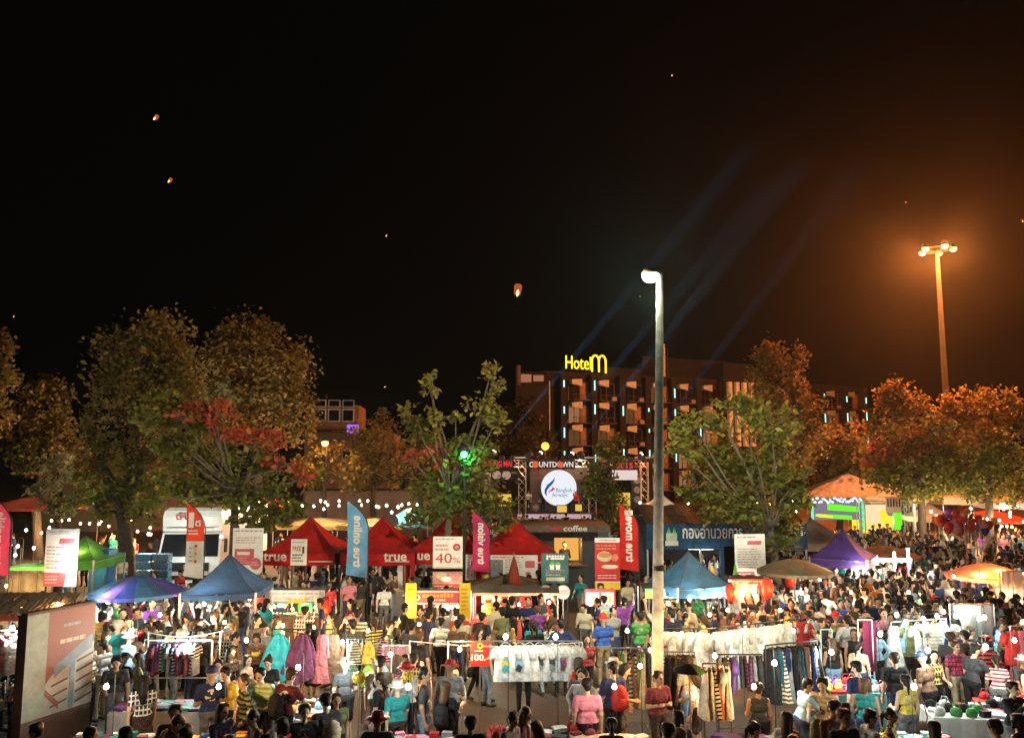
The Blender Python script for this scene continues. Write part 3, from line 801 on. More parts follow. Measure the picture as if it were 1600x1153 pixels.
def tree(label, D, base_px, fork, blobs, leaf=.24, dens=26, tr=.22, bark=None, clump=.42, extra_limbs=()):
    """fork: (px,py) where the trunk divides; blobs: (px, py, rx, ry, palette[, depth offset]) crown masses"""
    t = thing('tree', label, 'tree', (gX(base_px, D, .5), D, 0), group='trees around the market')
    o = t.location.copy(); f = at(fork[0], fork[1], D) - o
    k = ppm(D)
    bk = MB(); bend = Vector((rnd.uniform(-.15, .15), rnd.uniform(-.15, .15), 0))
    bk.path([(0, 0, -.1), (0, 0, .3), Vector(f)*.5 + bend, f], [tr*1.5, tr*1.1, tr*.9, tr*.75], 10)
    lm = MB(); Cs = []; Ks = []
    full = []
    for bl in blobs:                       # break each round mass into a main clump and uneven satellites
        px, py, rx, ry = bl[:4]
        full.append((px, py, rx*.78, ry*.78, bl[4], bl[5] if len(bl) > 5 else rnd.uniform(-.6, .6), True))
        for q in range(5 if rx > 24 else 3):
            a = rnd.uniform(0, 6.283); s_ = rnd.uniform(.28, .50)
            full.append((px + rx*.70*math.cos(a), py + ry*.72*math.sin(a), rx*s_, ry*s_*rnd.uniform(.8, 1.2), bl[4], full[-1][5] + rnd.uniform(-.3, .3), False))
    for bi_, bl in enumerate(full):
        px, py, rx, ry, pal = bl[:5]; dof = bl[5] if len(bl) > 5 else rnd.uniform(-.6, .6)
        c = at(px, py, D + dof) - o; ax = np.array([rx/k, max(.5, .5*(rx + ry)/k*.95), ry/k])
        mid = f.lerp(c, .5) + Vector((rnd.uniform(-.3, .3), rnd.uniform(-.3, .3), rnd.uniform(-.3, .1)))
        low = c - Vector((0, 0, ax[2]*.45))
        if bl[6]:
            lm.path([f, mid, low, c + Vector((0, 0, ax[2]*.3))], [tr*.34, tr*.24, tr*.15, .012], 6); main_c = c
        else:
            lm.path([main_c, main_c.lerp(c, .5) - Vector((0, 0, .08)), c], [tr*.12, tr*.08, .008], 5); low = main_c
        area = math.pi * ax[0] * ax[2]
        nl = max(20, int(dens * area * (.24/leaf)**2 * 6.6)); nc = max(4, int(area * 4.0))
        v = npr.normal(size=(nc, 3)); v /= np.linalg.norm(v, axis=1)[:,None]
        rr = npr.uniform(.25, 1, nc)**.45
        cc = np.array(c) + v*rr[:,None]*ax*.92
        for q in range(0, nc, 3):
            e = Vector(cc[q]); m2 = low.lerp(e, .5) + Vector((0, 0, -.1))
            lm.path([low.lerp(c, rnd.random()), m2, e], [tr*.14 + .01, tr*.09 + .008, .006], 4, caps=False)
        which = npr.integers(0, nc, nl)
        P = cc[which] + npr.normal(0, 1, (nl, 3)) * np.minimum(clump, ax*.33)
        pals = np.array(LC[pal]); cl_col = npr.integers(0, len(pals), nc)
        pick = np.where(npr.random(nl) < .65, cl_col[which], npr.integers(0, len(pals), nl))
        Cs.append(P); Ks.append(pals[pick])
    for pts in extra_limbs:
        lm.path([f] + [at(a, b, D) - o for a, b in pts], np.linspace(tr*.6, tr*.22, len(pts) + 1).tolist(), 7)
    tk = bk.build('trunk', bark or BARK, t, True)
    lm.build('limbs', bark or BARK, tk, True)
    place('crown', leaves_mesh('crown', np.concatenate(Cs), leaf, np.concatenate(Ks)), t)
    obst(o.x, o.y, .5)
    return t
tree('big dark forked tree with black trunk behind the white truck', 36, 197, (190, 800),
     [(230,560,85,62,'brown'), (185,640,55,55,'brown'), (275,610,55,70,'brown'), (160,705,40,45,'green'), (245,690,70,50,'brown'), (140,760,30,35,'green'), (240,525,38,35,'brown'), (215,745,50,40,'green'), (150,790,36,28,'green'), (235,795,34,26,'green')], .27, 24, .34, extra_limbs=[((165, 740), (150, 690), (146, 640)), ((222, 740), (213, 690), (202, 650))])
tree('broad brown tree left of the corner house, tallest on the left', 52, 405, (400, 700),
     [(400,560,78,65,'brown'), (455,600,36,60,'brown'), (350,600,40,60,'brown'), (385,515,45,32,'brown'), (420,650,62,55,'brown'), (340,680,40,50,'green'), (470,650,28,45,'brown')], .34, 22, .34)
tree('round brown tree at far left under the empty sky', 46, 60, (62, 730),
     [(65,640,46,48,'brown'), (30,680,35,40,'brown'), (105,680,30,40,'brown'), (85,612,25,24,'brown'), (60,715,50,30,'green')], .30, 22, .26)
tree('tree cut by the left picture edge', 40, -15, (-15, 700), [(-12,545,32,34,'rust'), (-5,590,32,28,'brown'), (-30,640,45,60,'brown')], .28, 22, .25)
tree('small pale-leaved tree behind the white price banner on the left', 30, 88, (90, 800), [(92,735,28,30,'pale'), (80,780,28,26,'pale'), (118,775,24,30,'green'), (60,770,16,14,'pale')], .22, 22, .14)
tree('tropical almond tree with red leaves above the white truck', 29.5, 366, (368, 770),
     [(262,632,50,26,'bright'), (235,655,26,18,'bright'), (345,618,24,22,'pale'), (300,660,50,24,'green'), (335,645,36,20,'red'), (385,680,48,18,'red'), (445,722,30,16,'red'), (300,720,50,26,'green'), (270,690,36,22,'green'), (400,725,45,24,'green'), (345,760,50,26,'green'), (415,790,50,36,'green'), (470,745,22,14,'red'), (395,815,34,20,'green'), (285,650,14,10,'red'), (270,760,38,24,'green'), (240,775,34,22,'green'), (330,775,34,16,'green'), (450,800,30,22,'green'), (310,640,22,14,'red'), (420,700,22,14,'red')],
     .25, 26, .17, PALEBARK, .32, extra_limbs=[((350, 720), (330, 660), (318, 625)), ((390, 740), (405, 700))])
tree('young almond tree with two upright leafy tips left of the stage', 29.5, 702, (703, 770),
     [(672,604,14,24,'bright'), (678,650,14,26,'bright'), (768,595,20,28,'bright'), (750,640,36,28,'bright'), (772,655,18,26,'bright'), (640,650,22,22,'bright'), (655,672,34,18,'green'), (700,710,36,24,'red'), (740,700,40,30,'green'), (690,760,50,36,'green'), (755,750,48,42,'green'), (720,800,70,36,'green'), (660,810,26,22,'green'), (645,715,16,14,'red'), (785,800,26,30,'green'), (712,655,12,10,'bright')],
     .25, 17, .14, PALEBARK, .28, extra_limbs=[((690, 700), (678, 640), (674, 600)), ((730, 690), (752, 640), (765, 590))])
tree('slim dark tree in front of the stage right side', 37, 948, (948, 800), [(950,715,26,24,'green'), (940,760,28,28,'green'), (955,800,30,32,'green'), (925,740,18,16,'green'), (965,690,10,14,'green'), (935,835,18,18,'green')], .22, 22, .12)
tree('leafy green tree right of the grey street lamp', 27.5, 1218, (1205, 830),
     [(1090,665,42,28,'bright'), (1065,700,28,26,'bright'), (1150,640,38,24,'bright'), (1205,665,44,30,'bright'), (1120,720,60,34,'green'), (1190,730,58,40,'green'), (1150,780,64,34,'green'), (1090,760,36,26,'green'), (1225,770,40,36,'green'), (1210,815,44,30,'green'), (1215,850,34,18,'green'), (1248,740,16,20,'green'), (1120,800,30,20,'green')],
     .25, 28, .15, PALEBARK, .32, extra_limbs=[((1170, 740), (1140, 680), (1150, 640)), ((1210, 740), (1205, 680)), ((1140, 770), (1090, 700))])
tree('tall rust-brown tree rising in front of the hotel right end', 50, 1222, (1222, 720), [(1222,590,48,50,'rust'), (1205,560,28,26,'rust'), (1240,640,46,45,'rust'), (1195,640,36,45,'brown'), (1250,690,36,36,'brown'), (1215,700,46,40,'brown')], .32, 22, .3)
tree('rust-brown round tree left of the tall floodlight mast', 58, 1412, (1412, 720), [(1412,635,42,36,'rust'), (1395,615,24,18,'rust'), (1435,660,30,30,'rust'), (1385,670,32,34,'rust')], .34, 22, .28)
tree('orange-lit tree with red leaves behind the green banners', 47, 1440, (1436, 740), [(1400,690,50,36,'rust'), (1450,690,46,38,'rust'), (1425,700,26,20,'red'), (1375,710,28,22,'red'), (1430,745,60,34,'green'), (1380,745,40,28,'green'), (1470,740,40,34,'green'), (1465,665,22,20,'pale')], .27, 24, .24)
tree('small rust tree growing right beside the floodlight mast foot', 62, 1500, (1500, 720), [(1496,630,28,24,'rust'), (1525,650,30,32,'rust'), (1490,665,36,30,'rust')], .34, 22, .24)
tree('dark brown tree near the right picture edge', 66, 1560, (1560, 720), [(1556,640,38,40,'brown'), (1588,660,30,36,'brown'), (1540,690,40,36,'brown')], .36, 22, .26)
tree('wide green tree at the right edge over the string lights', 46, 1545, (1545, 740), [(1520,710,44,40,'green'), (1570,715,44,42,'green'), (1545,755,54,28,'green'), (1500,750,36,30,'green'), (1590,770,30,28,'green'), (1530,680,30,22,'rust')], .27, 24, .24)
tree('hazy brown tree between hotel wing and green banners', 64, 1312, (1312, 740), [(1312,690,42,36,'brown'), (1335,720,30,30,'brown'), (1290,720,36,34,'brown'), (1310,740,40,16,'brown')], .36, 22, .24)
tree('thin dark brown tree beside the corner house wall', 60, 585, (585, 740), [(575,690,32,38,'brown'), (600,660,24,24,'brown'), (560,730,36,30,'brown'), (610,710,30,34,'brown'), (590,750,44,24,'green')], .32, 15, .2)
tree('low brown tree before the corner house wall', 56, 505, (505, 750), [(500,725,34,26,'brown'), (540,740,38,26,'brown'), (520,700,22,18,'brown'), (480,745,30,22,'green')], .32, 20, .18)
tree('low brown tree between the corner house and the stage', 57, 655, (655, 750), [(650,730,36,30,'brown'), (685,720,30,34,'brown'), (625,745,34,24,'brown'), (665,695,24,20,'brown')], .32, 20, .18)
tree('dark tree at the left foot of the hotel behind the stage', 84, 815, (815, 720), [(812,655,30,26,'dark'), (790,685,34,32,'dark'), (840,695,34,26,'dark'), (822,630,16,14,'dark')], .42, 20, .3)

# ------------------------------------------------------------------ lamps
def point(parent, loc, rgb, watts, radius=.05):
    l = bpy.data.lights.new('light', 'POINT'); l.color = rgb; l.energy = watts; l.shadow_soft_size = radius
    o = bpy.data.objects.new('light', l); COL.objects.link(o); o.parent = parent; o.location = loc
    return o
def spot(parent, loc, direction, rgb, watts, angle, blend=.3, radius=.05):
    l = bpy.data.lights.new('light', 'SPOT'); l.color = rgb; l.energy = watts; l.spot_size = angle; l.spot_blend = blend; l.shadow_soft_size = radius
    o = bpy.data.objects.new('light', l); COL.objects.link(o); o.parent = parent; o.location = loc
    o.rotation_euler = Vector(direction).to_track_quat('-Z', 'Y').to_euler()
    return o
SODIUM = (1.0, .25, .045)
def mast():
    D = 70; top = at(1464, 392, D)
    t = thing('floodlight_mast', 'tall steel mast with five orange sodium floodlights', 'light mast', (top.x, D, 0))
    h = top.z
    MB().path([(0,0,0), (0,0,h*.3), (0,0,h*.3 + .01), (0,0,h)], [.46, .40, .30, .17], 14).build('pole', mat('mast_paint', (.10, .10, .10), 1.0, spec=0), t, True)
    MB().lathe([(.5, 0), (.55, .1), (.5, .25), (.45, .3)], 14).build('base', CONC, t)
    c = MB(); c.lathe([(1.25, -.06), (1.32, 0), (1.25, .06), (1.18, 0), (1.25, -.06)], 20, (0, 0, h + .1))
    for q in range(5):
        a = 2*math.pi*q/5 + .95; c.tube((0, 0, h - .2), (1.25*math.cos(a), 1.25*math.sin(a), h + .1), .05, n=6)
    c.build('lamp_ring', DARK, t)
    LENS = glow('sodium_lens', (1.0, .55, .20), 5.0)
    for q in range(5):
        a = 2*math.pi*q/5 + .95; p = Vector((1.3*math.cos(a), 1.3*math.sin(a), h + .18))
        hd = MB().lathe([(.12, .42), (.22, .36), (.30, .12), (.33, 0)], 12, p).build('lamp_head', DARK, t, True)
        MB().ball(p + Vector((0, 0, -.12)), .30, 12, sz=.9).build('lens', LENS, hd, True)
        spot(t, p + Vector((.1*math.cos(a), .1*math.sin(a), -.50)), (math.cos(a), math.sin(a), -.62), SODIUM, MAST_W, R(100), .35, .22)
        point(t, p + Vector((0, 0, -.50)), SODIUM, 2600, .2)
MAST_W = 78000
mast()
def street_lamp():
    D = 16; b = at(1026, 1060, D); tp = at(1031, 425, D)
    t = thing('street_lamp', 'grey tapered street lamp post with glowing greenish-white head', 'street lamp', (b.x - .02, D, 0))
    tp = tp - t.location
    MB().path([(0,0,0), (tp.x*.5, 0, tp.z*.5), tp], [.125, .098, .068], 16).build('pole', mat('weathered_pole', (.50, .48, .42), .9, .45, 5, bump=.4), t, True)
    MB().lathe([(.2, 0), (.2, .25), (.14, .3)], 14).build('base', STEEL, t)
    z = at(1029, 887, D).z
    MB().lathe([(.112, -.05), (.125, -.04), (.125, .04), (.112, .05)], 14, (tp.x*.45, 0, z)).build('clamp_band', BLACK, t)
    hd = MB().lathe([(.02, .13), (.08, .12), (.13, .08), (.155, .02), (.15, 0)], 18, (tp.x - .21, -.08, tp.z - .06), sx=1.15)
    hd.tube((tp.x - .1, -.04, tp.z + .02), (tp.x + .02, 0, tp.z + .02), .045, n=8)
    hd = hd.build('lamp_head', mat('lamp_housing', (.30, .19, .13), .5), t, True)
    MB().lathe([(.15, 0), (.15, -.06), (.12, -.13), (.07, -.17), (1e-4, -.18)], 18, (tp.x - .21, -.08, tp.z - .06), sx=1.15).build('lens', glow('mercury_lens', (.86, 1.0, .86), 6, True), hd, True)
    spot(t, (tp.x - .27, -.10, tp.z - .30), (-.22, 1.0, -.24), (1.0, .96, .66), 5600, R(142), .55, .12)
    point(t, (tp.x - .40, -.16, tp.z - .17), (.86, 1.0, .72), 45, .12)
    spot(t, (tp.x - .24, -.30, tp.z - .20), (-.22, -1.0, -.30), (.55, 1.0, .72), 1300, R(100), .6, .12)
    obst(t.location.x, D, .45)
street_lamp()
def lamp_post(name, label, px, py, D, rgb, w, r=.22, strength=8):
    p = at(px, py, D); t = thing('street_lamp', label, 'street lamp', (p.x, D, 0))
    h = p.z
    MB().path([(0, .5, 0), (0, .5, h*.9), (0, .4, h + .2), (0, .05, h + .3)], [.06, .05, .04, .03], 8).build('pole', DARK, t, True)
    hd = MB().lathe([(.04, .36), (.2, .28), (.26, .1)], 10, (0, 0, h)).build('lamp_head', DARK, t, True)
    MB().ball((0, 0, h), r, 10).build('lens', glow(name, rgb, strength, True), hd, True)
    point(t, (0, 0, h), rgb, w, .12)
lamp_post('orange_lamp', 'orange street lamp in front of the peach corner house', 508, 692, 54, (1, .42, .12), 700, .24, 3)
lamp_post('green_lamp', 'green glowing street lamp among the young almond tree leaves', 725, 710, 28.4, (.10, 1, .38), 120, .12, 3.5)
lamp_post('amber_lamp', 'amber street lamp between stage truss and hotel', 852, 697, 80, (1, .40, .05), 700, .40, 1.7)
def thin_post():
    p = at(1424, 724, 47); t = thing('lamp_post', 'slim grey post with small white lantern before the right trees', 'lamp post', (p.x, 47, 0))
    MB().tube((0,0,0), (0,0,p.z), .09, .06, 8).build('pole', STEEL, t); MB().lathe([(.05,0),(.15,.08),(.15,.3),(.04,.42)], 10, (0,0,p.z)).build('lantern', WHITE, t)
thin_post()

# ------------------------------------------------------------------ sky lanterns
def sky_lantern(px, py, D, s, tilt, label):
    p = at(px, py, D); t = thing('sky_lantern', label, 'sky lantern', p, 0, 'sky lanterns drifting in the night sky')
    t.rotation_euler = (0, tilt, 0)
    b = MB().lathe([(.30*s, -.55*s), (.36*s, -.2*s), (.40*s, .25*s), (.36*s, .5*s), (.2*s, .6*s), (1e-4, .63*s)], 12)
    b.m = [0] * len(b.m)
    b.build('paper_shell', glow('lantern_paper', (1.0, .20, .055), .45, False), t, True)
    MB().lathe([(.31*s, -.60*s), (.33*s, -.57*s), (.31*s, -.54*s)], 12).build('rim', DARK, t)
    MB().lathe([(1e-4, -.9*s), (.15*s, -.62*s), (.12*s, -.36*s), (1e-4, -.1*s)], 8, (.03*s, -.34*s, .12*s)).build('flame', glow('lantern_flame', (1.0, .62, .18), 4.0), t, True)
for a in [(244,184,95,.62,.5,'small orange sky lantern highest on the left'), (266,282,90,.5,.5,'small orange sky lantern below another on the left'), (604,368,150,.4,.3,'faint sky lantern speck left of centre'),
          (809,453,75,.95,.12,'largest pink-orange sky lantern above the hotel'), (1050,118,150,.42,.3,'tiny red sky lantern highest in the picture'), (1415,316,150,.3,0,'tiny sky lantern above the floodlight mast'), (1597,345,150,.5,0,'sky lantern at the right picture edge'),
          (22,494,160,.3,.2,'faintest sky lantern at far left above trees'), (216,500,170,.3,0,'dim sky lantern just above the big left tree'), (602,604,160,.35,.8,'dim sky lantern left of the young almond tree'), (1000,463,160,.22,0,'tiny sky lantern just below the lamp head')]:
    sky_lantern(*a)
# ------------------------------------------------------------------ stage
def truss(mb, a, b, w=.45, n=None, r=.035):
    """square lattice truss from a to b"""
    a = Vector(a); b = Vector(b); d = (b - a); L = d.length; d.normalize()
    s = d.cross(Vector((0, 1, 0)));
    if s.length < .1: s = d.cross(Vector((1, 0, 0)))
    s.normalize(); q = Vector((0, 1, 0)) if abs(d.y) < .5 else Vector((0, 0, 1))
    cs = [(s*i + q*j)*w/2 for i, j in ((-1,-1),(1,-1),(1,1),(-1,1))]
    for c in cs: mb.tube(a + c, b + c, r, n=5)
    n = n or max(2, int(L / w))
    for k in range(n):
        t0, t1 = a + d*L*k/n, a + d*L*(k+1)/n
        for i in range(4):
            c, c2 = cs[i], cs[(i+1) % 4]
            mb.tube(t0 + c, (t1 if k % 2 == 0 else t1) + c2, r*.6, n=4, caps=False)
def stage():
    D = 62.0
    o = Vector((gX(872, D, 2), D, 0)); k = ppm(D)
    def L(px, py, dy=0): return at(px, py, D + dy) - o
    t = thing('concert_stage', 'countdown concert stage with lattice truss and big dark screen', 'stage', o)
    zf = L(872, 803).z
    MB().box((0, 3.4, zf/2), (14.2, 7.2, zf)).build('stage_deck', DARK, t)
    MB().box((-.3, -.24, zf - .16), (5.6, .08, .34)).build('deck_front', glow('stage_front_led', (1, .66, .72), .55), t)
    zt = L(872, 722).z
    for px in (744, 816, 925, 1006): 
        m = MB(); x = L(px, 720).x; truss(m, (x, 0, 0), (x, 0, zt), .55); m.box((x, 0, zt + .35), (1.3, .7, .12)); m.build('truss_tower', STEEL, t)
    m = MB(); truss(m, (L(740,720).x, 0, zt - .1), (L(1010,720).x, 0, zt - .1), .5); m.build('truss_header', STEEL, t)
    MB().box((0, 6.9, zt/2 + .4), (13.5, .15, zt - .8)).build('backdrop', mat('black_drape', (.02, .018, .02), .95), t)
    # screen
    s = thing('led_screen', 'dark square video screen at the back of the stage', 'screen', o + L(876, 795, 3))
    w, h = 4.9, 3.55
    MB().box((0, 0, h/2 - .2), (w, .25, h)).build('screen', mat('screen_grid', (.09, .06, .06), .4, .3, 12), s)
    m = MB()
    for q in range(8): m.box((-w/2 + q*w/7, -.14, h/2 - .2), (.03, .03, h))
    for q in range(6): m.box((0, -.14, -.2 + q*h/5), (w, .03, .03))
    m.build('panel_joints', DARK, s)
    for q in range(2): MB().box((-1.8 + 3.6*q, .1, -.1 - (s.location.z)/2), (.2, .2, s.location.z - .4)).build('support', DARK, s)
    c = at(873, 762, D + 1.6)
    b = thing('round_logo_screen', 'round glowing white logo disc with blue and red flame mark', 'illuminated sign', c)
    r = 27.5/ppm(D + 1.6)
    WL = glow('logo_white', (.90, .93, 1.0), .95); BL = glow('logo_blue', (.02, .10, .55), .8); RL = glow('logo_red', (.75, .05, .14), .8); TL = glow('logo_text', (.02, .20, .55), .6)
    m = MB(); m.lathe([(r, -.08), (r*1.02, 0), (r, .08)], 40)
    m.v = [(x, z, y) for x, y, z in m.v]
    m.build('disc_body', DARK, b, True)
    MB().disc(0, 0, r, r, -.10, 0, 40).build('disc_face', WL, b)
    u = r/27.5
    m = MB()                                          # in photo pixels about the disc centre
    m.strip([(x*u, z*u) for x, z in [(-6.5,16), (-7.5,12), (-11,7.5), (-16,3), (-20,-3), (-20.5,-8), (-18.5,-13)]], [.2*u, 2.2*u, 4*u, 4.6*u, 4*u, 3*u, .3*u], -.115, 0)
    m.strip([(x*u, z*u) for x, z in [(-16.5,-9), (-14,-5), (-10,-3), (-7.5,0)]], [.4*u, 1.8*u, 3*u, 5*u], -.115, 1)
    m.text('Bangkok', -4*u, -8.5*u, 25*u, 8.5*u, -.115, 2); m.text('Airways', -10.5*u, -15.5*u, 24*u, 8*u, -.115, 2)
    m.build('logo_print', [BL, RL, TL], b)
    MB().box((0, .9, -r*.2), (.2, 1.4, .2)).build('bracket', DARK, b)
    # header lettering
    def board(name, label, px0, py0, px1, py1, key, mi_cols, dy=-.4):
        a = at(px0, py1, D + dy); e = at(px1, py0, D + dy); W = e.x - a.x; H = e.z - a.z
        bd = thing('stage_sign', label, 'stage sign', a)
        MB().box((W/2, .1, H/2), (W + .15, .1, H + .15)).build('board', BLACK, bd)
        m = MB(); m.text(key, .05, .05, W - .1, H - .1, .03, 0); m.build('lettering', mi_cols, bd)
        return bd, W, H
    bd, W, H = board('countdown', 'white and orange countdown lettering on the stage header', 826, 720, 897, 731, 'COUNTDOWN', glow('letter_white', (1, .80, .70), .8))
    OR = glow('letter_orange', (1, .16, .07), .75)
    for f in (.152, .705): MB().disc(W*f, H*.5, H*.46, H*.5, .015, 0, 16).build('round_letter', OR, bd)
    board('city', 'red city name lettering left on the stage header', 752, 719, 801, 730, 'CHIANG MAI', glow('letter_red', (1, .04, .05), .8))
    board('year', 'red year lettering right on the stage header', 962, 722, 990, 733, '2015', glow('letter_red2', (1, .05, .06), .8))
    p = thing('roundel_sign', 'sign with three pale round discs below the red lettering', 'stage sign', at(776, 742, D - .3))
    MB().box((0, 0, 0), (2.5, .1, .75)).build('board', BLACK, p)
    for q in range(3): MB().disc(-.75 + q*.75, 0, .33, .33, -.06, 0, 20).build('disc', glow('pale_disc', (1, .62, .48), .42), p)
    p = thing('white_light_panel', 'white glowing panel under the red year lettering', 'light panel', at(976, 742, D - .3))
    MB().box((0, 0, 0), (1.9, .1, .75)).build('panel', glow('panel_white', (1, .80, .74), .8), p)
    YP = glow('yellow_panel', (1, .62, .10), .85)
    for px, py, w, h, dy, lab in [(786,781,1.35,.95,5,'yellow glowing panel at the stage left wing'), (974,784,1.15,1.5,5,'tall yellow lit booth at the stage right wing'), (878,795,.75,.5,.5,'yellow stage monitor screen centre stage'), (904,793,.5,.5,.6,'yellow stage monitor beside the singer')]:
        p = thing('stage_monitor', lab, 'light panel', at(px, py, D + dy))  # lit yellow wing panels as well as the two floor monitors
        MB().box((0, .08, 0), (w + .1, .12, h + .1)).build('frame', DARK, p); MB().box((0, 0, 0), (w, .03, h)).build('panel', YP, p)
        z = p.location.z - h/2; 
        if z > zf: MB().box((0, .1, -h/2 - (z - zf)/2), (.2, .1, z - zf)).build('stand', DARK, p)
    # instruments: drum kit, keyboards, amplifier
    d = thing('drum_kit', 'drum kit glittering at the back of the stage', 'drum kit', o + Vector((-1.6, 2.8, zf)))
    CH = mat('drum_shell', (.55, .45, .42), .25, .2, metal=.4); CY = mat('cymbal', (.7, .5, .2), .2, metal=.9)
    m = MB(); m.lathe([(.3, -.22), (.32, 0), (.3, .22)], 16); m.v = [(x, z, y + .34) for x, y, z in m.v]; m.build('bass_drum', CH, d, True)
    for x, y, z, r_ in ((-.35,.1,.72,.16), (.3,.1,.72,.16), (-.7,.4,.5,.2), (.75,.45,.5,.22)): MB().lathe([(r_, 0), (r_, .22)], 14, (x, y, z)).build('drum', CH, d, True)
    for x, y, z in ((-.9,.1,1.15), (.9,.1,1.2), (0,.5,1.35)):
        m = MB(); m.lathe([(.26, 0), (.05, .03), (1e-4, .04)], 16, (x, y, z)); m.tube((x, y, 0), (x, y, z), .015, n=5); m.build('cymbal', CY, d)
    a = thing('amplifier_rack', 'pale blue-white amplifier rack at the stage left back', 'amplifier', at(829, 787, D + 4))
    MB().box((0, 0, 0), (.8, .5, .5)).build('cabinet', mat('amp_case', (.5, .6, .62), .5), a); MB().box((0, -.27, 0), (.7, .03, .42)).build('front', glow('amp_leds', (.6, .9, 1), .35), a)
    MB().box((0, 0, -.25 - (a.location.z - zf - .25)/2), (.8, .5, max(.05, a.location.z - zf - .25))).build('stand', DARK, a)
    kb = thing('keyboard', 'keyboard on stand at the stage right', 'keyboard', o + Vector((2.3, 1.8, zf)))
    MB().box((0, 0, .95), (1.2, .35, .1)).build('keys', BLACK, kb); m = MB(); m.tube((-.4,0,0),(.4,0,.9),.02,n=5); m.tube((.4,0,0),(-.4,0,.9),.02,n=5); m.build('stand', STEEL, kb)
    for q, (px, dy) in enumerate(((760, .6), (995, .6))):
        sp = thing('speaker_stack', 'black loudspeaker stack on the stage %s side' % ('left', 'right')[q], 'loudspeaker', (at(px, 790, D + dy).x, D + dy, zf))
        for j in range(4):
            c = MB().box((0, 0, .36 + j*.73), (.9, .7, .7)).build('cabinet', BLACK, sp); MB().disc(0, .36 + j*.73, .27, .27, -.36, 0).build('cone', GREY, c)
    # lamps on the header
    def stage_lamp(px, py, rgb, w, label, r=.14, st=7):
        p = at(px, py, D - .35); l = thing('stage_lamp', label, 'stage lamp', p, 0, 'lamps along the stage truss')
        MB().lathe([(r*1.25, .02), (r*1.3, .25), (r*.8, .42)], 10).build('housing', DARK, l)
        l.rotation_euler = (R(95), 0, 0)
        MB().ball((0, 0, 0), r, 10, sz=.6).build('lens', glow('stage_%.2f_%.2f' % rgb[1:], rgb, st, True), l, True)
        point(l, (0, 0, .02), rgb, w, .08)
    for q, (px, py) in enumerate(((753,714), (785,715), (800,715), (856,717), (867,717), (878,717), (985,718), (1006,718), (1018,719))):
        stage_lamp(px, py, (1, .22, .10), 220, 'small red-orange lamp on the stage truss', .17)
    stage_lamp(826, 710, (1, .66, .38), 1100, 'bright warm white flood lamp left on the stage header', .26)
    stage_lamp(907, 711, (1, .66, .38), 1100, 'bright warm white flood lamp right on the stage header', .26)
    for q, (px, py) in enumerate(((808,737), (812,743), (808,752), (756,735), (760,745), (764,751))): stage_lamp(px, py, (1, .5, .25), 60, 'small warm lamp hanging low on the stage left tower', .14, 4)
    for q, (px, py, tx, ty, wt) in enumerate(((770,708,868,592,1.0), (843,710,930,608,.8), (892,711,980,600,.9), (1000,712,1085,600,.5))):
        p = at(px, py, D - .4); l = thing('beam_light', 'moving-head beam light number %s from the left throwing a blue beam' % ('one','two','three','four')[q], 'beam light', p, 0, 'beam lights on the stage truss')
        l['label'] = ('leftmost', 'second', 'third', 'rightmost')[q] + (' beam light on the stage truss throwing a blue beam' if q in (0, 3) else ' beam light from the left on the stage truss')
        dv = (at(tx, ty, D + 12) - p).normalized()
        q_ = dv.to_track_quat('Z', 'Y').to_euler()
        y = MB(); y.box((0, 0, -.28), (.34, .34, .12)); y.box((-.17, 0, -.1), (.05, .14, .3)); y.box((.17, 0, -.1), (.05, .14, .3)); y.build('yoke', DARK, l)
        hd = MB().lathe([(.10, -.22), (.16, -.1), (.15, .12), (.14, .2)], 12).build('head', DARK, l, True); hd.rotation_euler = q_
        le = MB().ball((0, 0, .24), .15, 10, sz=.9).build('lens', glow('beam_lens', (.75, .95, 1.0), 9, True), hd, True)
        spot(l, dv*.2, dv, (.20, .58, 1.0), 230000000*wt, R(2.0), .3, .04)
    for i, (px, ry, pose, top, bot, hair, note) in enumerate([(900,1.2,'photo','red','black','long','singing at the front of the stage'), (826,3.0,'reach','white','black','short','playing on the stage far left'),
            (848,2.9,'browse','charcoal','black','short','playing guitar beside the drum kit'), (858,3.5,'sit','white','black','short','behind the drum kit'), (888,2.2,'phone','cream','black','short','playing on stage under the round logo'), (916,2.4,'reach','teal','black','tail','at the stage keyboard')]):
        person(at(px, 790, D + ry).x, D + ry, math.pi + rnd.uniform(-.4, .4), pose, top, bot, hair, z=zf, note=note, group='band on the stage')
    land(o.x, D - 4, 'before the stage')
stage()

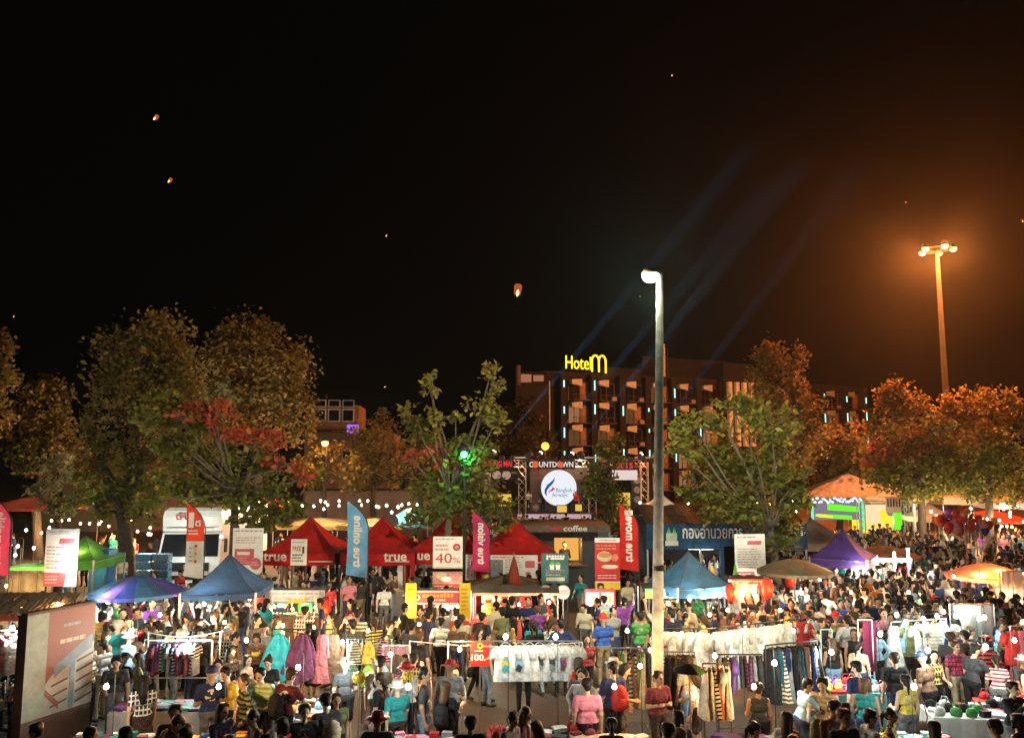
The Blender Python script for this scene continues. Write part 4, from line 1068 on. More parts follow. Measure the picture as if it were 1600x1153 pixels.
# ------------------------------------------------------------------ tents, umbrellas, booths
SEAM = mat('canopy_seam', (.06, .05, .055), .9)
def popup_tent(label, px, D, w, d, eave, peak, cloth_m, rz=0.0, valance=.28, name='popup_tent', legm=None, concave=.16, seg=8, cat='tent', panel_m=None):
    x = gX(px, D, eave); t = thing(name, label, cat, (x, D, 0), rz)
    m = MB(); hw, hd = w/2, d/2
    corners = [(-hw, -hd), (hw, -hd), (hw, hd), (-hw, hd)]
    for i in range(4):
        a, b = Vector((*corners[i], eave)), Vector((*corners[(i+1) % 4], eave)); pk = Vector((0, 0, peak))
        def fn(u, v, a=a, b=b, pk=pk):
            e = a.lerp(b, u); p = e.lerp(pk, v)
            p.z = eave + (peak - eave) * (v**(1 + concave*3)) - .05*math.sin(u*math.pi)*(1 - v) + .018*math.sin(u*9 + v*5 + a.x*3)*(1 - v)*min(1, 6*u*(1 - u))
            return p
        m.grid(fn, seg, 8, 0 if (panel_m is None or i != 1) else 1)
        m.grid(lambda u, v, a=a, b=b: a.lerp(b, u) + Vector((0, 0, -.05*math.sin(u*math.pi) - v*valance)), seg, 1, 0 if (panel_m is None or i != 1) else 1)
    for i in range(4):                     # hip seams
        c = corners[i]
        m.path([Vector((c[0]*(1 - v), c[1]*(1 - v), eave + (peak - eave)*(v**(1 + concave*3)) + .012)) for v in [q/8 for q in range(9)]], .013, 4, 2)
    m.build('canopy', [cloth_m, panel_m or cloth_m, SEAM], t)
    legm = legm or STEEL
    for cx, cy_ in corners:
        l = MB().box((cx*.985, cy_*.985, eave/2), (.045, .045, eave)).build('leg', legm, t)
        MB().box((cx*.985, cy_*.985, .015), (.12, .12, .03)).build('foot', DARK, l)
        obst(x + cx, D + cy_, .1)
    f = MB()
    for i in range(4):
        a, b = Vector((*corners[i], eave - .04))*.985, Vector((*corners[(i+1) % 4], eave - .04))*.985
        f.tube(a, b, .016, n=5); f.tube(a, a.lerp(b, .5) + Vector((0, 0, -.25)), .012, n=4); f.tube(b, a.lerp(b, .5) + Vector((0, 0, -.25)), .012, n=4)
    f.tube((0, 0, eave), (0, 0, peak - .03), .02, n=6); f.build('frame', legm, t)
    return t
def umbrella(label, px, py_top, D, r, mats, ribs=16, drop=.42, tilt=0.0, rz=0.0, cat='umbrella', group=None):
    p = at(px, py_top, D); t = thing('market_umbrella', label, cat, (p.x, D, 0), rz, group); h = p.z
    m = MB()
    for k in range(ribs):
        a0, a1 = 2*math.pi*k/ribs, 2*math.pi*(k+1)/ribs
        def fn(u, v, a0=a0, a1=a1):
            a = a0 + (a1 - a0)*u; rr = r*v*(1 - .035*math.sin(u*math.pi)*v)
            return Vector((rr*math.cos(a), rr*math.sin(a), h - drop*v**1.45 + tilt*rr*math.cos(a)))
        m.grid(fn, 3, 6, k % len(mats))
        def fv(u, v, fn=fn): return fn(u, 1) + Vector((0, 0, -.10*v))
        m.grid(fv, 3, 1, k % len(mats))
    m.build('canopy', mats, t)
    MB().path([(0, 0, 0), (0, 0, h + .1)], [.028, .022], 8).build('pole', WOOD, t)
    rb = MB()
    for k in range(0, ribs):
        a = 2*math.pi*k/ribs; rb.tube((0, 0, h - .03), (r*.97*math.cos(a), r*.97*math.sin(a), h - drop - .03 + tilt*r*math.cos(a)), .008, n=4, caps=False)
    rb.build('ribs', WOOD, t); MB().lathe([(.3, 0), (.3, .08), (.06, .12), (.04, .3)], 12).build('base', CONC, t)
    obst(p.x, D, .35)
    return t

REDC = cloth('red_tent', (.62, .022, .022), .22)
TXTW = mat('white_lettering', (.80, .76, .74), .5, .05)
def red_tent(px, label, D=31.5, banner=None, tx=.18, text=True):
    t = popup_tent(label, px, D, 3.0, 3.0, 2.15, 3.35, REDC, 0, .42, 'red_tent')
    if text:
        m = MB(); m.text('true', -1.5 + tx, 1.86, .85, .30, -1.515, 0); m.build('lettering', TXTW, t); MB().rect(.35, 1.83, 1.25, 1.86, -1.515, 0).build('address_line', TXTW, t)
    for s in (-1, 1): MB().box((s*1.40, -1.44, 1.07), (.22, .05, 2.13)).build('post_sleeve', REDC, t)
    land(t.location.x, D - 1.5, label_short[px]); land(t.location.x, D, label_short[px])
    return t
label_short = {484: 'by the leftmost red tent', 597: 'by the second red tent', 688: 'by the middle red tent', 806: 'by the rightmost red tent'}
red_tent(484, 'leftmost red peaked tent with white lettering, beside the almond tree'); red_tent(597, 'second red peaked tent from the left, behind the blue feather flag', tx=1.8)
label_short[700] = 'by the middle red tent'
red_tent(700, 'third red peaked tent, mostly hidden behind the almond leaves', 31.8, tx=.10)
t4 = red_tent(806, 'rightmost red peaked tent with price board on its front', 31.2, tx=.45)

def sign_thing(name, label, cat, px0, py0, px1, py1, D, rz=0.0, back=None, thick=.04, legs=True):
    """an upright board spanning those photo pixels at distance D; returns thing, width, height (local origin: bottom left)"""
    a = at(px0, py1, D); e = at(px1, py0, D); W = e.x - a.x; H = e.z - a.z
    c = Vector(((a.x + e.x)/2, D, 0))
    t = thing(name, label, cat, c, rz)
    z0 = a.z
    MB().box((0, 0, z0 + H/2), (W, thick, H)).build('board', back or PAPER, t)
    if legs:
        m = MB()
        for s in (-1, 1):
            m.box((s*(W/2 - .04), thick/2 + .03, (z0 + H*.9)/2), (.04, .04, z0 + H*.9)); m.box((s*(W/2 - .04), .15, .03), (.05, .6, .05))
        m.build('stand', DARK, t)
    obst(c.x, D, .3)
    return t, W, H, z0, -thick/2 - .004
def feather_flag(label, px0, py_top, px1, py_bot, D, col, key, text_m=TXTW, low=None, extra=None, flip=False):
    """curved-top advertising flag; mast on the right edge (left if flip)"""
    a = at(px0, py_bot, D); e = at(px1, py_top, D); W = e.x - a.x; H = e.z - a.z
    t = thing('feather_flag', label, 'feather flag', (e.x, D, 0), 0, 'feather flags along the red tents'); z0 = a.z
    def edge(v):   # right edge (mast side) and left edge at height v (0 bottom .. 1 top)
        bow = W * max(0, (v - .62)/.38)**2.2 * .92
        return -bow, -W + .04*math.sin(v*3)
    def fn(u, v):
        r_, l_ = edge(v); x = l_ + (r_ - l_)*u if r_ > l_ else l_
        zz = z0 + H*v + (1 - v)*.0 - (0 if v > .2 else (.2 - v)*2.2*H*.10*(u - 1)) * 1.0
        return Vector((x, .10*math.sin(v*6 + u*2)*W*.35 - .02, zz))
    m = MB(); m.grid(fn, 6, 22, 0)
    if low:
        n = len(m.f)
        for i in range(n):
            if i // 6 < 22*.48: m.m[i] = 1
    m.build('flag_cloth', [cloth('flag_' + key.replace(' ', '_'), col, .35)] + ([low] if low else []), t)
    pts = []
    for q in range(13):
        v = q/12; pts.append((edge(v)[0] + .02, 0, z0 + H*v))
    MB().path([(.02, 0, 0)] + pts, [.022] + [.018]*12 + [.008], 6).build('mast', DARK, t)
    MB().lathe([(.28, 0), (.28, .06), (.05, .1), (.03, .3)], 10).build('base', DARK, t)
    mm = MB()
    if key != 'one':
        vs, fs = TEXT[key]
        out = []
        for p, q in vs:
            v = .14 + p*.68; x = -W*.66 + q*W*.42
            out.append(fn(min(1, max(0, (x + W)/max(.2, W + edge(v)[0]))), v) * 1.0)
        out = [Vector((-W*.66 + q*W*.42, w.y - .03, z0 + H*(.14 + p*.68))) for (p, q), w in zip(vs, out)]
        if key == 'true online':               # two words, two pieces
            lo_ = [i for i in range(len(vs)) if vs[i][0] < .41]; ix = {i: k for k, i in enumerate(lo_)}
            MB().add([out[i] for i in lo_], [tuple(ix[i] for i in f) for f in fs if f[0] in ix]).build('lettering', text_m, t)
            hi_ = [i for i in range(len(vs)) if vs[i][0] >= .41]; ix = {i: k for k, i in enumerate(hi_)}
            out = [out[i] for i in hi_]; fs = [tuple(ix[i] for i in f) for f in fs if f[0] in ix]
        mm.add(out, fs, 0)
        if extra == 'H':
            e_ = MB(); e_.rect(-W*.70, z0 + H*.835, -W*.28, z0 + H*.905, -.10, 0); e_.text('H', -W*.62, z0 + H*.85, W*.26, H*.04, -.104, 1, 'up_mirror'); e_.build('emblem', [text_m, RED], t)
        mm.build('lettering', text_m, t)
    else:
        mm.text('1', -W*.82, z0 + H*.68, W*.28, H*.20, -.10, 0); mm.text('dee', -W*.48, z0 + H*.70, W*.30, H*.08, -.10, 0)
        mm.lines(-W*.8, z0 + H*.58, -W*.2, z0 + H*.66, 2, -.10, 0, 3); mm.lines(-W*.75, z0 + H*.22, -W*.55, z0 + H*.44, 4, -.08, 1, 4); 
        for q, mi in enumerate((2, 3, 1, 3, 2)): mm.rect(-W*.45, z0 + H*(.22 + .05*q), -W*.32, z0 + H*(.255 + .05*q), -.08, mi)
        mm.build('lettering', [text_m, GREY, RED, YELLOW], t)
    obst(e.x, D, .25)
    return t
feather_flag('blue feather flag with white mirrored lettering before red tents', 540, 784, 576, 903, 28.5, (.17, .48, .90), 'true online')
feather_flag('magenta feather flag with white mirrored lettering by the 40 percent banner', 737, 800, 765, 895, 28.6, (.62, .05, .17), 'true vision')
feather_flag('red feather flag with white mirrored lettering right of the coffee booth', 968, 787, 996, 893, 27.5, (.60, .035, .03), 'true move', extra='H')
feather_flag('red and white feather flag with numeral one before the truck', 287, 786, 322, 905, 28.5, (.62, .06, .03), 'one', low=PAPER)
feather_flag('pink feather flag cut by the left picture edge', -22, 778, 21, 900, 24, (.70, .07, .16), 'true mobile')

def banners():
    # tall white price banner at left
    t, W, H, z, y = sign_thing('price_banner', 'tall white price banner with red heading, lit on its right edge', 'banner', 66, 826, 126, 916, 25, R(-6))
    m = MB(); m.rect(-W/2, z + H*.90, W/2, z + H, y, 1); m.lines(-W*.45, z + H*.92, W*.4, z + H*.98, 1, y - .003, 2, 1, .4)
    m.poly([(-W*.10, z + H*.74), (W*.45, z + H*.74), (W*.48, z + H*.83), (-W*.06, z + H*.83)], y, 0)
    for q in range(7): m.lines(-W*.45, z + H*(.30 + .06*q), W*.28, z + H*(.345 + .06*q), 1, y, 2 if q % 2 else 0, q, .5)
    m.poly([(-W/2, z), (W*.12, z), (W*.22, z + H*.24), (-W/2, z + H*.24)], y, 0); m.lines(-W*.45, z + H*.04, 0, z + H*.2, 3, y - .003, 3, 9, .3)
    m.build('print', [PINKRED, mat('banner_head', (.55,.55,.57), .5), mat('lilac_print', (.42,.36,.42), .5), PAPER], t)
    tb = MB().tube((W/2 - .04, -.07, z + H*.15), (W/2 - .04, -.07, z + H*.82), .03, n=8).build('tube_light', glow('tube_w', (.85, 1, .92), 5.0, True), t)
    point(t, (W/2 - .1, -.22, z + H*.6), (.85, 1, .92), 50, .15); point(t, (W/2 - .1, -.22, z + H*.3), (.85, 1, .92), 50, .15)
    land(t.location.x, 25, 'near the white price banner')
    # white promotion banner right of the truck
    t, W, H, z, y = sign_thing('promotion_banner', 'white promotion banner with red product box behind the almond leaves', 'banner', 362, 825, 412, 897, 28.2)
    m = MB(); m.rect(-W*.42, z + H*.20, W*.22, z + H*.55, y, 0); m.rect(-W*.34, z + H*.42, W*.08, z + H*.49, y - .003, 1); m.disc(W*.28, z + H*.23, W*.19, H*.13, y - .003, 0); m.lines(-W*.4, z + H*.66, W*.4, z + H*.82, 3, y, 0, 2, .35); m.lines(-W*.45, z + H*.90, W*.45, z + H*.98, 1, y, 2, 2, .4)
    m.lines(W*.12, z + H*.18, W*.42, z + H*.28, 3, y - .006, 1, 3, .3); m.lines(-W*.38, z + H*.23, W*.1, z + H*.38, 3, y - .003, 3, 4, .5)
    m.build('print', [PINKRED, PAPER, GREY, mat('salmon_print', (.6,.28,.24), .5)], t)
    # FREE standee
    t, W, H, z, y = sign_thing('standee', 'white standee reading FREE in red beside the leftmost red tent', 'standee', 454, 842, 480, 883, 28.4)
    m = MB(); m.text('FREE', -W*.38, z + H*.55, W*.52, H*.18, y, 0); m.rect(W*.22, z + H*.45, W*.34, z + H*.72, y, 1); m.lines(-W*.4, z + H*.12, W*.35, z + H*.45, 3, y, 1, 5, .5); m.lines(-W*.4, z + H*.84, W*.4, z + H*.92, 1, y, 2, 6, .5)
    m.build('print', [RED, INK, GREY], t)
    # 40 %
    t, W, H, z, y = sign_thing('discount_banner', 'tall white discount banner reading 40% above a red picture', 'banner', 676, 838, 723, 921, 26.5)
    m = MB(); m.text('40', -W*.42, z + H*.50, W*.56, H*.185, y, 0); m.text('%', W*.17, z + H*.50, W*.26, H*.11, y, 0)
    m.rect(-W*.5, z + H*.34, W*.5, z + H*.43, y, 5); m.rect(-W*.5, z + H*.10, W*.5, z + H*.40, y, 1); m.disc(-W*.18, z + H*.26, W*.2, H*.08, y - .003, 4); m.disc(W*.2, z + H*.25, W*.22, H*.09, y - .003, 3); m.disc(-W*.05, z + H*.2, W*.18, H*.05, y - .006, 2)
    m.rect(-W*.5, z, W*.5, z + H*.11, y - .003, 0); m.lines(-W*.44, z + H*.02, W*.3, z + H*.09, 2, y - .007, 2, 7, .4)
    m.disc(W*.30, z + H*.80, W*.13, H*.07, y, 0); m.disc(W*.30, z + H*.80, W*.07, H*.035, y - .003, 6); m.lines(-W*.42, z + H*.72, W*.12, z + H*.87, 2, y, 3, 8, .5); m.lines(-W*.42, z + H*.93, W*.44, z + H*.98, 1, y, 6, 4, .45)
    m.build('print', [RED, mat('salmon_photo', (.55,.26,.18), .5, .3, 5), PAPER, mat('rose_print', (.55,.2,.2), .5), mat('tan_photo', (.5,.36,.26), .5), BEIGE, GREY], t)
    land(t.location.x, 26.5, 'near the 40 percent banner')
    # red food banner by the coffee booth
    t, W, H, z, y = sign_thing('food_banner', 'tall red food banner with yellow foot left of the red flag', 'banner', 930, 840, 968, 921, 26.8, back=RED)
    m = MB(); m.rect(-W/2, z + H*.91, W/2, z + H, y, 2); m.lines(-W*.3, z + H*.93, W*.45, z + H*.98, 1, y - .003, 4, 5, .5); m.lines(-W*.45, z + H*.76, W*.4, z + H*.88, 2, y, 5, 6, .5)
    m.disc(-W*.12, z + H*.64, W*.30, H*.10, y, 3); m.disc(-W*.12, z + H*.67, W*.26, H*.05, y - .003, 1); m.disc(W*.1, z + H*.44, W*.34, H*.04, y, 3); m.disc(W*.1, z + H*.46, W*.3, H*.02, y - .003, 2); m.disc(W*.30, z + H*.62, W*.14, H*.07, y, 5)
    m.rect(-W/2, z, W/2, z + H*.14, y, 6); m.rect(-W/2, z + H*.14, W/2, z + H*.16, y, 2); m.lines(-W*.4, z + H*.2, W*.4, z + H*.3, 2, y, 2, 6, .3)
    m.build('print', [RED, mat('bun_print', (.5,.25,.08), .5), PAPER, mat('cream_print', (.65,.5,.36), .5), GREY, mat('light_red_print', (.66,.2,.12), .5), YELLOW], t)
    # white rules banner in front of the blue tent
    t, W, H, z, y = sign_thing('rules_banner', 'tall white text banner leaning by the blue office tent', 'banner', 1149, 834, 1195, 911, 26.5, R(4))
    m = MB(); m.poly([(-W*.10, z + H*.78), (W*.36, z + H*.78), (W*.40, z + H*.86), (-W*.06, z + H*.86)], y, 0); m.lines(-W*.42, z + H*.30, W*.42, z + H*.72, 8, y, 1, 3, .45); m.rect(-W*.45, z + H*.02, W*.12, z + H*.24, y, 0); m.lines(-W*.42, z + H*.90, W*.4, z + H*.97, 1, y, 1, 4, .5); m.lines(-W*.4, z + H*.04, W*.05, z + H*.22, 3, y - .003, 2, 5, .35)
    m.build('print', [PINKRED, mat('rose_text', (.45,.28,.30), .5), PAPER], t)
    # price boards hanging on red tent fronts
    for px0, px1, py0, py1, lab in ((765, 840, 867, 903, 'wide pale price board hanging on the rightmost red tent'), (722, 741, 866, 906, 'narrow pale price board behind the magenta flag')):
        t, W, H, z, y = sign_thing('price_board', lab, 'price board', px0, py0, px1, py1, 29.3)
        m = MB(); m.rect(-W/2, z, -W*.22, z + H*.8, y, 1); m.lines(-W*.18, z + H*.1, W*.2, z + H*.85, 7, y, 2, 3, .4); m.rect(W*.24, z + H*.45, W*.44, z + H*.75, y, 0); m.lines(-W*.45, z + H*.86, W*.4, z + H*.96, 1, y, 0, 3, .4); m.disc(W*.3, z + H*.2, W*.06, H*.08, y, 0)
        m.build('print', [PINKRED, mat('slate_print', (.18,.2,.22), .5, .4, 8), GREY], t)
    # drinks light box
    t, W, H, z, y = sign_thing('drink_sign', 'dark teal drink menu board with green cups on wheels', 'menu board', 846, 864, 888, 911, 26.4, back=mat('teal_board', (.04,.12,.13), .5))
    m = MB()
    for q in range(7): m.disc(-W*.28 + q*W*.10, z + H*.90, W*.045, H*.04, y, 0, 10)
    m.rect(-W*.16, z + H*.79, W*.34, z + H*.85, y, 0); m.disc(-W*.28, z + H*.82, W*.045, H*.04, y, 0, 10)
    for s in (-1, 1):
        m.poly([(s*W*.11 - W*.07, z + H*.45), (s*W*.11 + W*.07, z + H*.45), (s*W*.11 + W*.09, z + H*.64), (s*W*.11 - W*.09, z + H*.64)], y, 0)
        m.poly([(s*W*.11 - W*.10, z + H*.63), (s*W*.11, z + H*.60), (s*W*.11 + W*.10, z + H*.63), (s*W*.11 + W*.03, z + H*.72), (s*W*.11 - W*.03, z + H*.72)], y - .003, 1)
    m.lines(-W*.32, z + H*.34, W*.36, z + H*.46, 2, y - .004, 2, 2, .6); m.lines(-W*.35, z + H*.23, W*.35, z + H*.33, 1, y, 3, 3, .6); m.rect(-W*.33, z + H*.08, W*.36, z + H*.20, y, 4)
    for q in range(26): m.disc(rnd.uniform(-W*.46, W*.46), z + H*rnd.uniform(.1, .75), W*.018, H*.016, y - .001, 3, 6)
    m.build('print', [TXTW, GREEN, PINKRED, mat('cyan_print', (.2,.45,.5), .5), mat('cream_strip', (.6,.55,.4), .5)], t)
banners()

def coffee_booth():
    D = 32.5; x = gX(868, D, 2); t = thing('coffee_booth', 'dark container coffee booth with glowing amber serving window', 'booth', (x, D, 0))
    B = mat('booth_charcoal', (.045, .045, .05), .5, .2)
    zr = at(868, 828, D).z
    w = MB(); w.box((-.875, .7, zr/2), (1.65, 1.4, zr)); w.box((1.375, .7, zr/2), (.65, 1.4, zr)); w.box((.5, .7, .7), (1.1, 1.4, 1.4)); w.box((.5, .7, zr - .15), (1.1, 1.4, .3)); w.box((-.1, 1.5, zr/2), (3.6, .1, zr)); w.build('wall', B, t)
    r = MB(); r.box((0, .3, zr + .14), (4.1, 2.8, .26)); r.build('roof', mat('brown_roof', (.14, .10, .075), .8, .3), t)
    MB().box((.5, 1.3, zr*.70), (1.05, .06, 1.0)).build('lit_interior', glow('amber_room', (1, .48, .10), .9), t)
    MB().box((.5, -.05, 1.4), (1.2, .35, .06)).build('counter', WOOD, t)
    m = MB(); m.text('coffee', .25, zr + .05, .92, .22, -1.115, 0); m.build('lettering', TXTW, t); MB().rect(-.25, zr + .08, .17, zr + .2, -1.115, 0).build('brand_strip', RED, t)
    m = MB(); m.lines(1.1, 1.35, 1.4, 1.42, 1, -.01, 0, 1, .8); m.build('small_sign', RED, t)
    MB().box((1.95, .5, zr/2 - .05), (.5, 1.0, zr - .1)).build('side_panel', mat('sea_green_panel', (.25, .34, .30), .6), t)
    point(t, (.5, .8, zr*.78), (1, .5, .15), 80, .1)
    for q in range(4): obst(x - 1.5 + q, D + .7, .7)
    person(x + .42, D + .95, math.pi, 'wbag', 'black', 'black', 'bun', note='inside the amber coffee window', z=.55)
    land(x, D - 2, 'near the coffee booth')
coffee_booth()

def office_tent():
    D = 30.0; NAVY = cloth('navy_tent', (.025, .075, .15), .15)
    xl, xr = gX(1010, D, 2.5), gX(1262, D, 2.5); W = xr - xl
    t = thing('office_tent', 'long navy blue office marquee with white Thai lettering', 'marquee', ((xl + xr)/2, D, 0))
    ze = at(1090, 858, D).z; zt = at(1090, 818, D).z; zp = zt + .55
    m = MB(); m.grid(lambda u, v: Vector(((u-.5)*W, 0 + .03*math.sin(u*40), ze + (zt - ze)*v)), 40, 2); m.build('front_fascia', NAVY, t)
    m = MB(); m.grid(lambda u, v: Vector(((u-.5)*W, v*2.2, zt + (zp - zt)*v + .05*math.sin(u*31))), 30, 4); m.grid(lambda u, v: Vector(((u-.5)*W, 2.2 + v*2.2, zp - (zp - zt)*v + .05*math.sin(u*31))), 30, 4); m.build('roof', cloth('tarp_brown', (.06, .05, .045), .1), t)
    m = MB(); m.grid(lambda u, v: Vector(((u-.5)*W, 4.35 + .06*math.sin(u*50), zt*v)), 40, 1); m.build('back_cloth', cloth('dark_back', (.05, .05, .06), .1), t)
    for q in range(4): MB().box(((-.5 + q/3)*W*.985, .06, ze/2), (.06, .06, ze)).build('leg', STEEL, t)
    for s in (0, 1): MB().box(((-.5 + (.495 if s == 0 else .52))*W, -.02, ze/2 + .1), (.5, .05, ze)).build('post_cloth', NAVY, t)
    a = at(1066, 838, D).x - t.location.x; b = at(1145, 838, D).x - t.location.x; zz = at(1090, 841, D).z
    m = MB(); m.text('office', a, zz, (b - a)*1.20, .52, -.06, 0); m.build('lettering', TXTW, t); m = MB(); c = at(1222, 838, D).x - t.location.x; m.text('office2', c, zz, .75, .42, -.06, 0); m.build('lettering', TXTW, t)
    cx = at(1049, 840, D).x - t.location.x; z0 = at(1049, 850, D).z
    m = MB(); m.rect(cx - .24, z0 - .05, cx + .24, z0 + .12, -.06, 0); m.rect(cx - .2, z0 + .12, cx + .2, z0 + .40, -.055, 1)
    for s in (-1, 1): m.poly([(cx + s*.1 - .08, z0 + .4), (cx + s*.1 + .08, z0 + .4), (cx + s*.1, z0 + .62)], -.055, 2)
    m.build('emblem', [PAPER, mat('emblem_pale', (.5,.55,.5), .5), GREEN], t)
    f = thing('fluorescent_tube', 'long white fluorescent tube under the navy marquee', 'tube light', at(1095, 857, D + .8))
    MB().box((0, 0, .06), (1.0, .09, .06)).build('fitting', WHITE, f); MB().tube((-.47, 0, 0), (.47, 0, 0), .03, n=8).build('tube', glow('fluor', (.85, 1, .95), 7, True), f)
    for q in range(3): point(f, (-.32 + q*.32, 0, -.03), (.80, 1, .92), 45, .08)
    MB().tube((0, 0, .08), (0, 0, zt - f.location.z), .012, n=5).build('hanger', DARK, f)
    land(t.location.x - 2, D + 1, 'under the navy office marquee'); land(t.location.x + 2, D + 1, 'under the navy office marquee')
    # cone-shaped green object and beige parasol beside it
    c = thing('green_cone', 'bright green folded parasol cone beside the text banner', 'parasol', (gX(1149, 25.5, 2), 25.5, 0))
    zt_ = at(1149, 881, 25.5).z; MB().lathe([(.16, zt_ - .75), (.14, zt_ - .6), (.03, zt_ - .05), (1e-4, zt_)], 12).build('folded_cloth', cloth('lime', (.25, .55, .08), .4), c); MB().tube((0,0,0),(0,0,zt_-.3),.02,n=6).build('pole', STEEL, c); MB().lathe([(.25,0),(.25,.06),(.03,.1)],10).build('base', CONC, c)
office_tent()

umbrella('faded red closed-top pyramid parasol before the rightmost red tent', 803, 868, 26.0, .30, [cloth('maroon_parasol', (.20, .035, .02), .2)], 8, 1.30)
BR = cloth('brown_awning', (.10, .065, .04), .15)
popup_tent('low brown tarpaulin canopy behind the food sellers', 797, 27.2, 2.8, 1.6, 1.45, 1.80, BR, 0, .15, 'tarpaulin_canopy', seg=6)

# blue tents and umbrellas of the middle row
BLU = cloth('blue_tent', (.045, .085, .17), .25); BLU2 = cloth('blue_tent_light', (.045, .12, .22), .25)
BLUP = cloth('blue_purple', (.05, .07, .30), .3); BLUR = cloth('blue_rose', (.13, .07, .24), .3)
umbrella('broad faded blue market umbrella on a wooden pole', 215, 899, 22.5, 1.25, [BLUP, BLU2, BLU, BLUR], 16, .42)
land(gX(215, 22.5), 22.5, 'under the blue umbrella')
popup_tent('steep dark blue peaked canopy in front of the truck', 357, 22.8, 2.0, 2.0, 2.02, 2.92, BLU, R(4), .16, 'blue_canopy')
land(gX(357, 22.8), 22.8, 'under the dark blue canopy')
popup_tent('light blue peaked canopy right of the street lamp', 1077, 23.6, 1.75, 1.75, 2.05, 2.90, BLU2, R(18), .28, 'blue_canopy', panel_m=BLU)
land(gX(1077, 23.6), 23.6, 'under the light blue canopy')
PUR = cloth('purple_tent', (.09, .04, .22), .25); PURR = cloth('purple_rose_tent', (.30, .10, .16), .25)
popup_tent('violet peaked canopy with rose side panel in the right crowd', 1318, 30.0, 1.95, 1.95, 2.05, 3.0, PUR, R(-35), .3, 'violet_canopy', panel_m=PURR)
land(gX(1318, 30), 29, 'near the violet canopy')
OLV = cloth('olive_umbrella', (.13, .11, .06), .25); OLV2 = cloth('brown_umbrella', (.16, .10, .06), .25)
umbrella('olive brown umbrella left of the violet canopy', 1240, 872, 25.5, 1.15, [OLV, OLV2], 12, .38)
umbrella('faded brown umbrella right of the violet canopy', 1384, 852, 33, 1.35, [OLV2, cloth('rosy_brown', (.24, .12, .10), .25)], 12, .40)
umbrella('orange umbrella glowing over a food stall at far right', 1541, 879, 26.5, 1.25, [cloth('orange_umbrella', (.52, .14, .05), .5), cloth('orange_umbrella2', (.46, .12, .05), .5)], 10, .40)
land(gX(1240, 25.5), 25, 'near the olive umbrella'); land(gX(1390, 32), 31, 'near the tube-lit stall'); land(gX(1541, 26.5), 26, 'under the orange umbrella')
umbrella('red umbrella at the far right behind the balloons', 1545, 797, 48, 2.1, [cloth('red_umbrella', (.5, .03, .02), .4)], 10, .55)
umbrella('red umbrella far left behind the pink flag', 58, 775, 42, 2.2, [cloth('dull_red', (.26, .04, .03), .3), cloth('rust_red', (.30, .07, .04), .3)], 10, .55)
umbrella('second red umbrella far left beside the big tree', 155, 775, 44, 1.6, [cloth('dull_red', (.26, .04, .03), .3), cloth('red_umbrella', (.5, .03, .02), .4)], 10, .5)
umbrella('red umbrella behind the almond tree leaves', 408, 777, 46, 1.5, [cloth('red_umbrella', (.5, .03, .02), .4)], 10, .4)
# white marquees
WT = cloth('white_tent', (.62, .55, .50), .3); WT2 = cloth('peach_tent', (.62, .54, .50), .3)
popup_tent('white peaked tent right of the stage', 1033, 54, 3.0, 3.0, 2.3, 3.4, WT, 0, .3, 'white_tent')
popup_tent('long peach marquee roof behind the green banners', 1325, 62, 7.4, 5, 2.9, 4.6, WT2, 0, .4, 'peach_marquee', concave=0)
popup_tent('peach marquee with pointed top right behind green banners', 1385, 60, 4.2, 4, 2.7, 4.1, WT2, 0, .4, 'peach_marquee')
popup_tent('pale tent with scalloped edge right of the navy marquee', 1268, 36, 3.0, 3.0, 2.05, 3.0, WT, 0, .3, 'white_tent')
popup_tent('pale small tent at the back left of the balloons', 1452, 51, 2.4, 2.4, 2.1, 2.9, WT, 0, .3, 'white_tent')
popup_tent('green peaked tent beside the white price banner', 132, 28.5, 1.8, 2.2, 2.2, 2.9, cloth('green_tent', (.05, .22, .04), .3), 0, .3, 'green_tent')
popup_tent('yellow-lit stall tent at the back between trees', 500, 47, 4.6, 3, 1.95, 2.25, cloth('mustard', (.24, .17, .07), .4), 0, .25, 'stall_tent', concave=0)
popup_tent('yellow striped stall awning behind the blue flag', 585, 46, 3.6, 3, 2.0, 2.3, cloth('mustard', (.24, .17, .07), .4), 0, .25, 'stall_tent', concave=0)
popup_tent('teal stall tent at the back beside the young almond tree', 640, 46, 2.4, 3, 2.2, 2.9, cloth('teal_tent', (.06, .2, .24), .4), 0, .25, 'stall_tent', concave=0)
popup_tent('cream stall with boards at the back right', 1520, 58, 6.0, 3, 3.0, 3.6, cloth('cream_tent', (.55, .42, .26), .4), 0, .5, 'stall_tent', concave=0)
popup_tent('peach long canopy at the right picture edge', 1590, 56, 4.5, 3, 2.7, 3.2, WT2, 0, .4, 'stall_tent', concave=0)

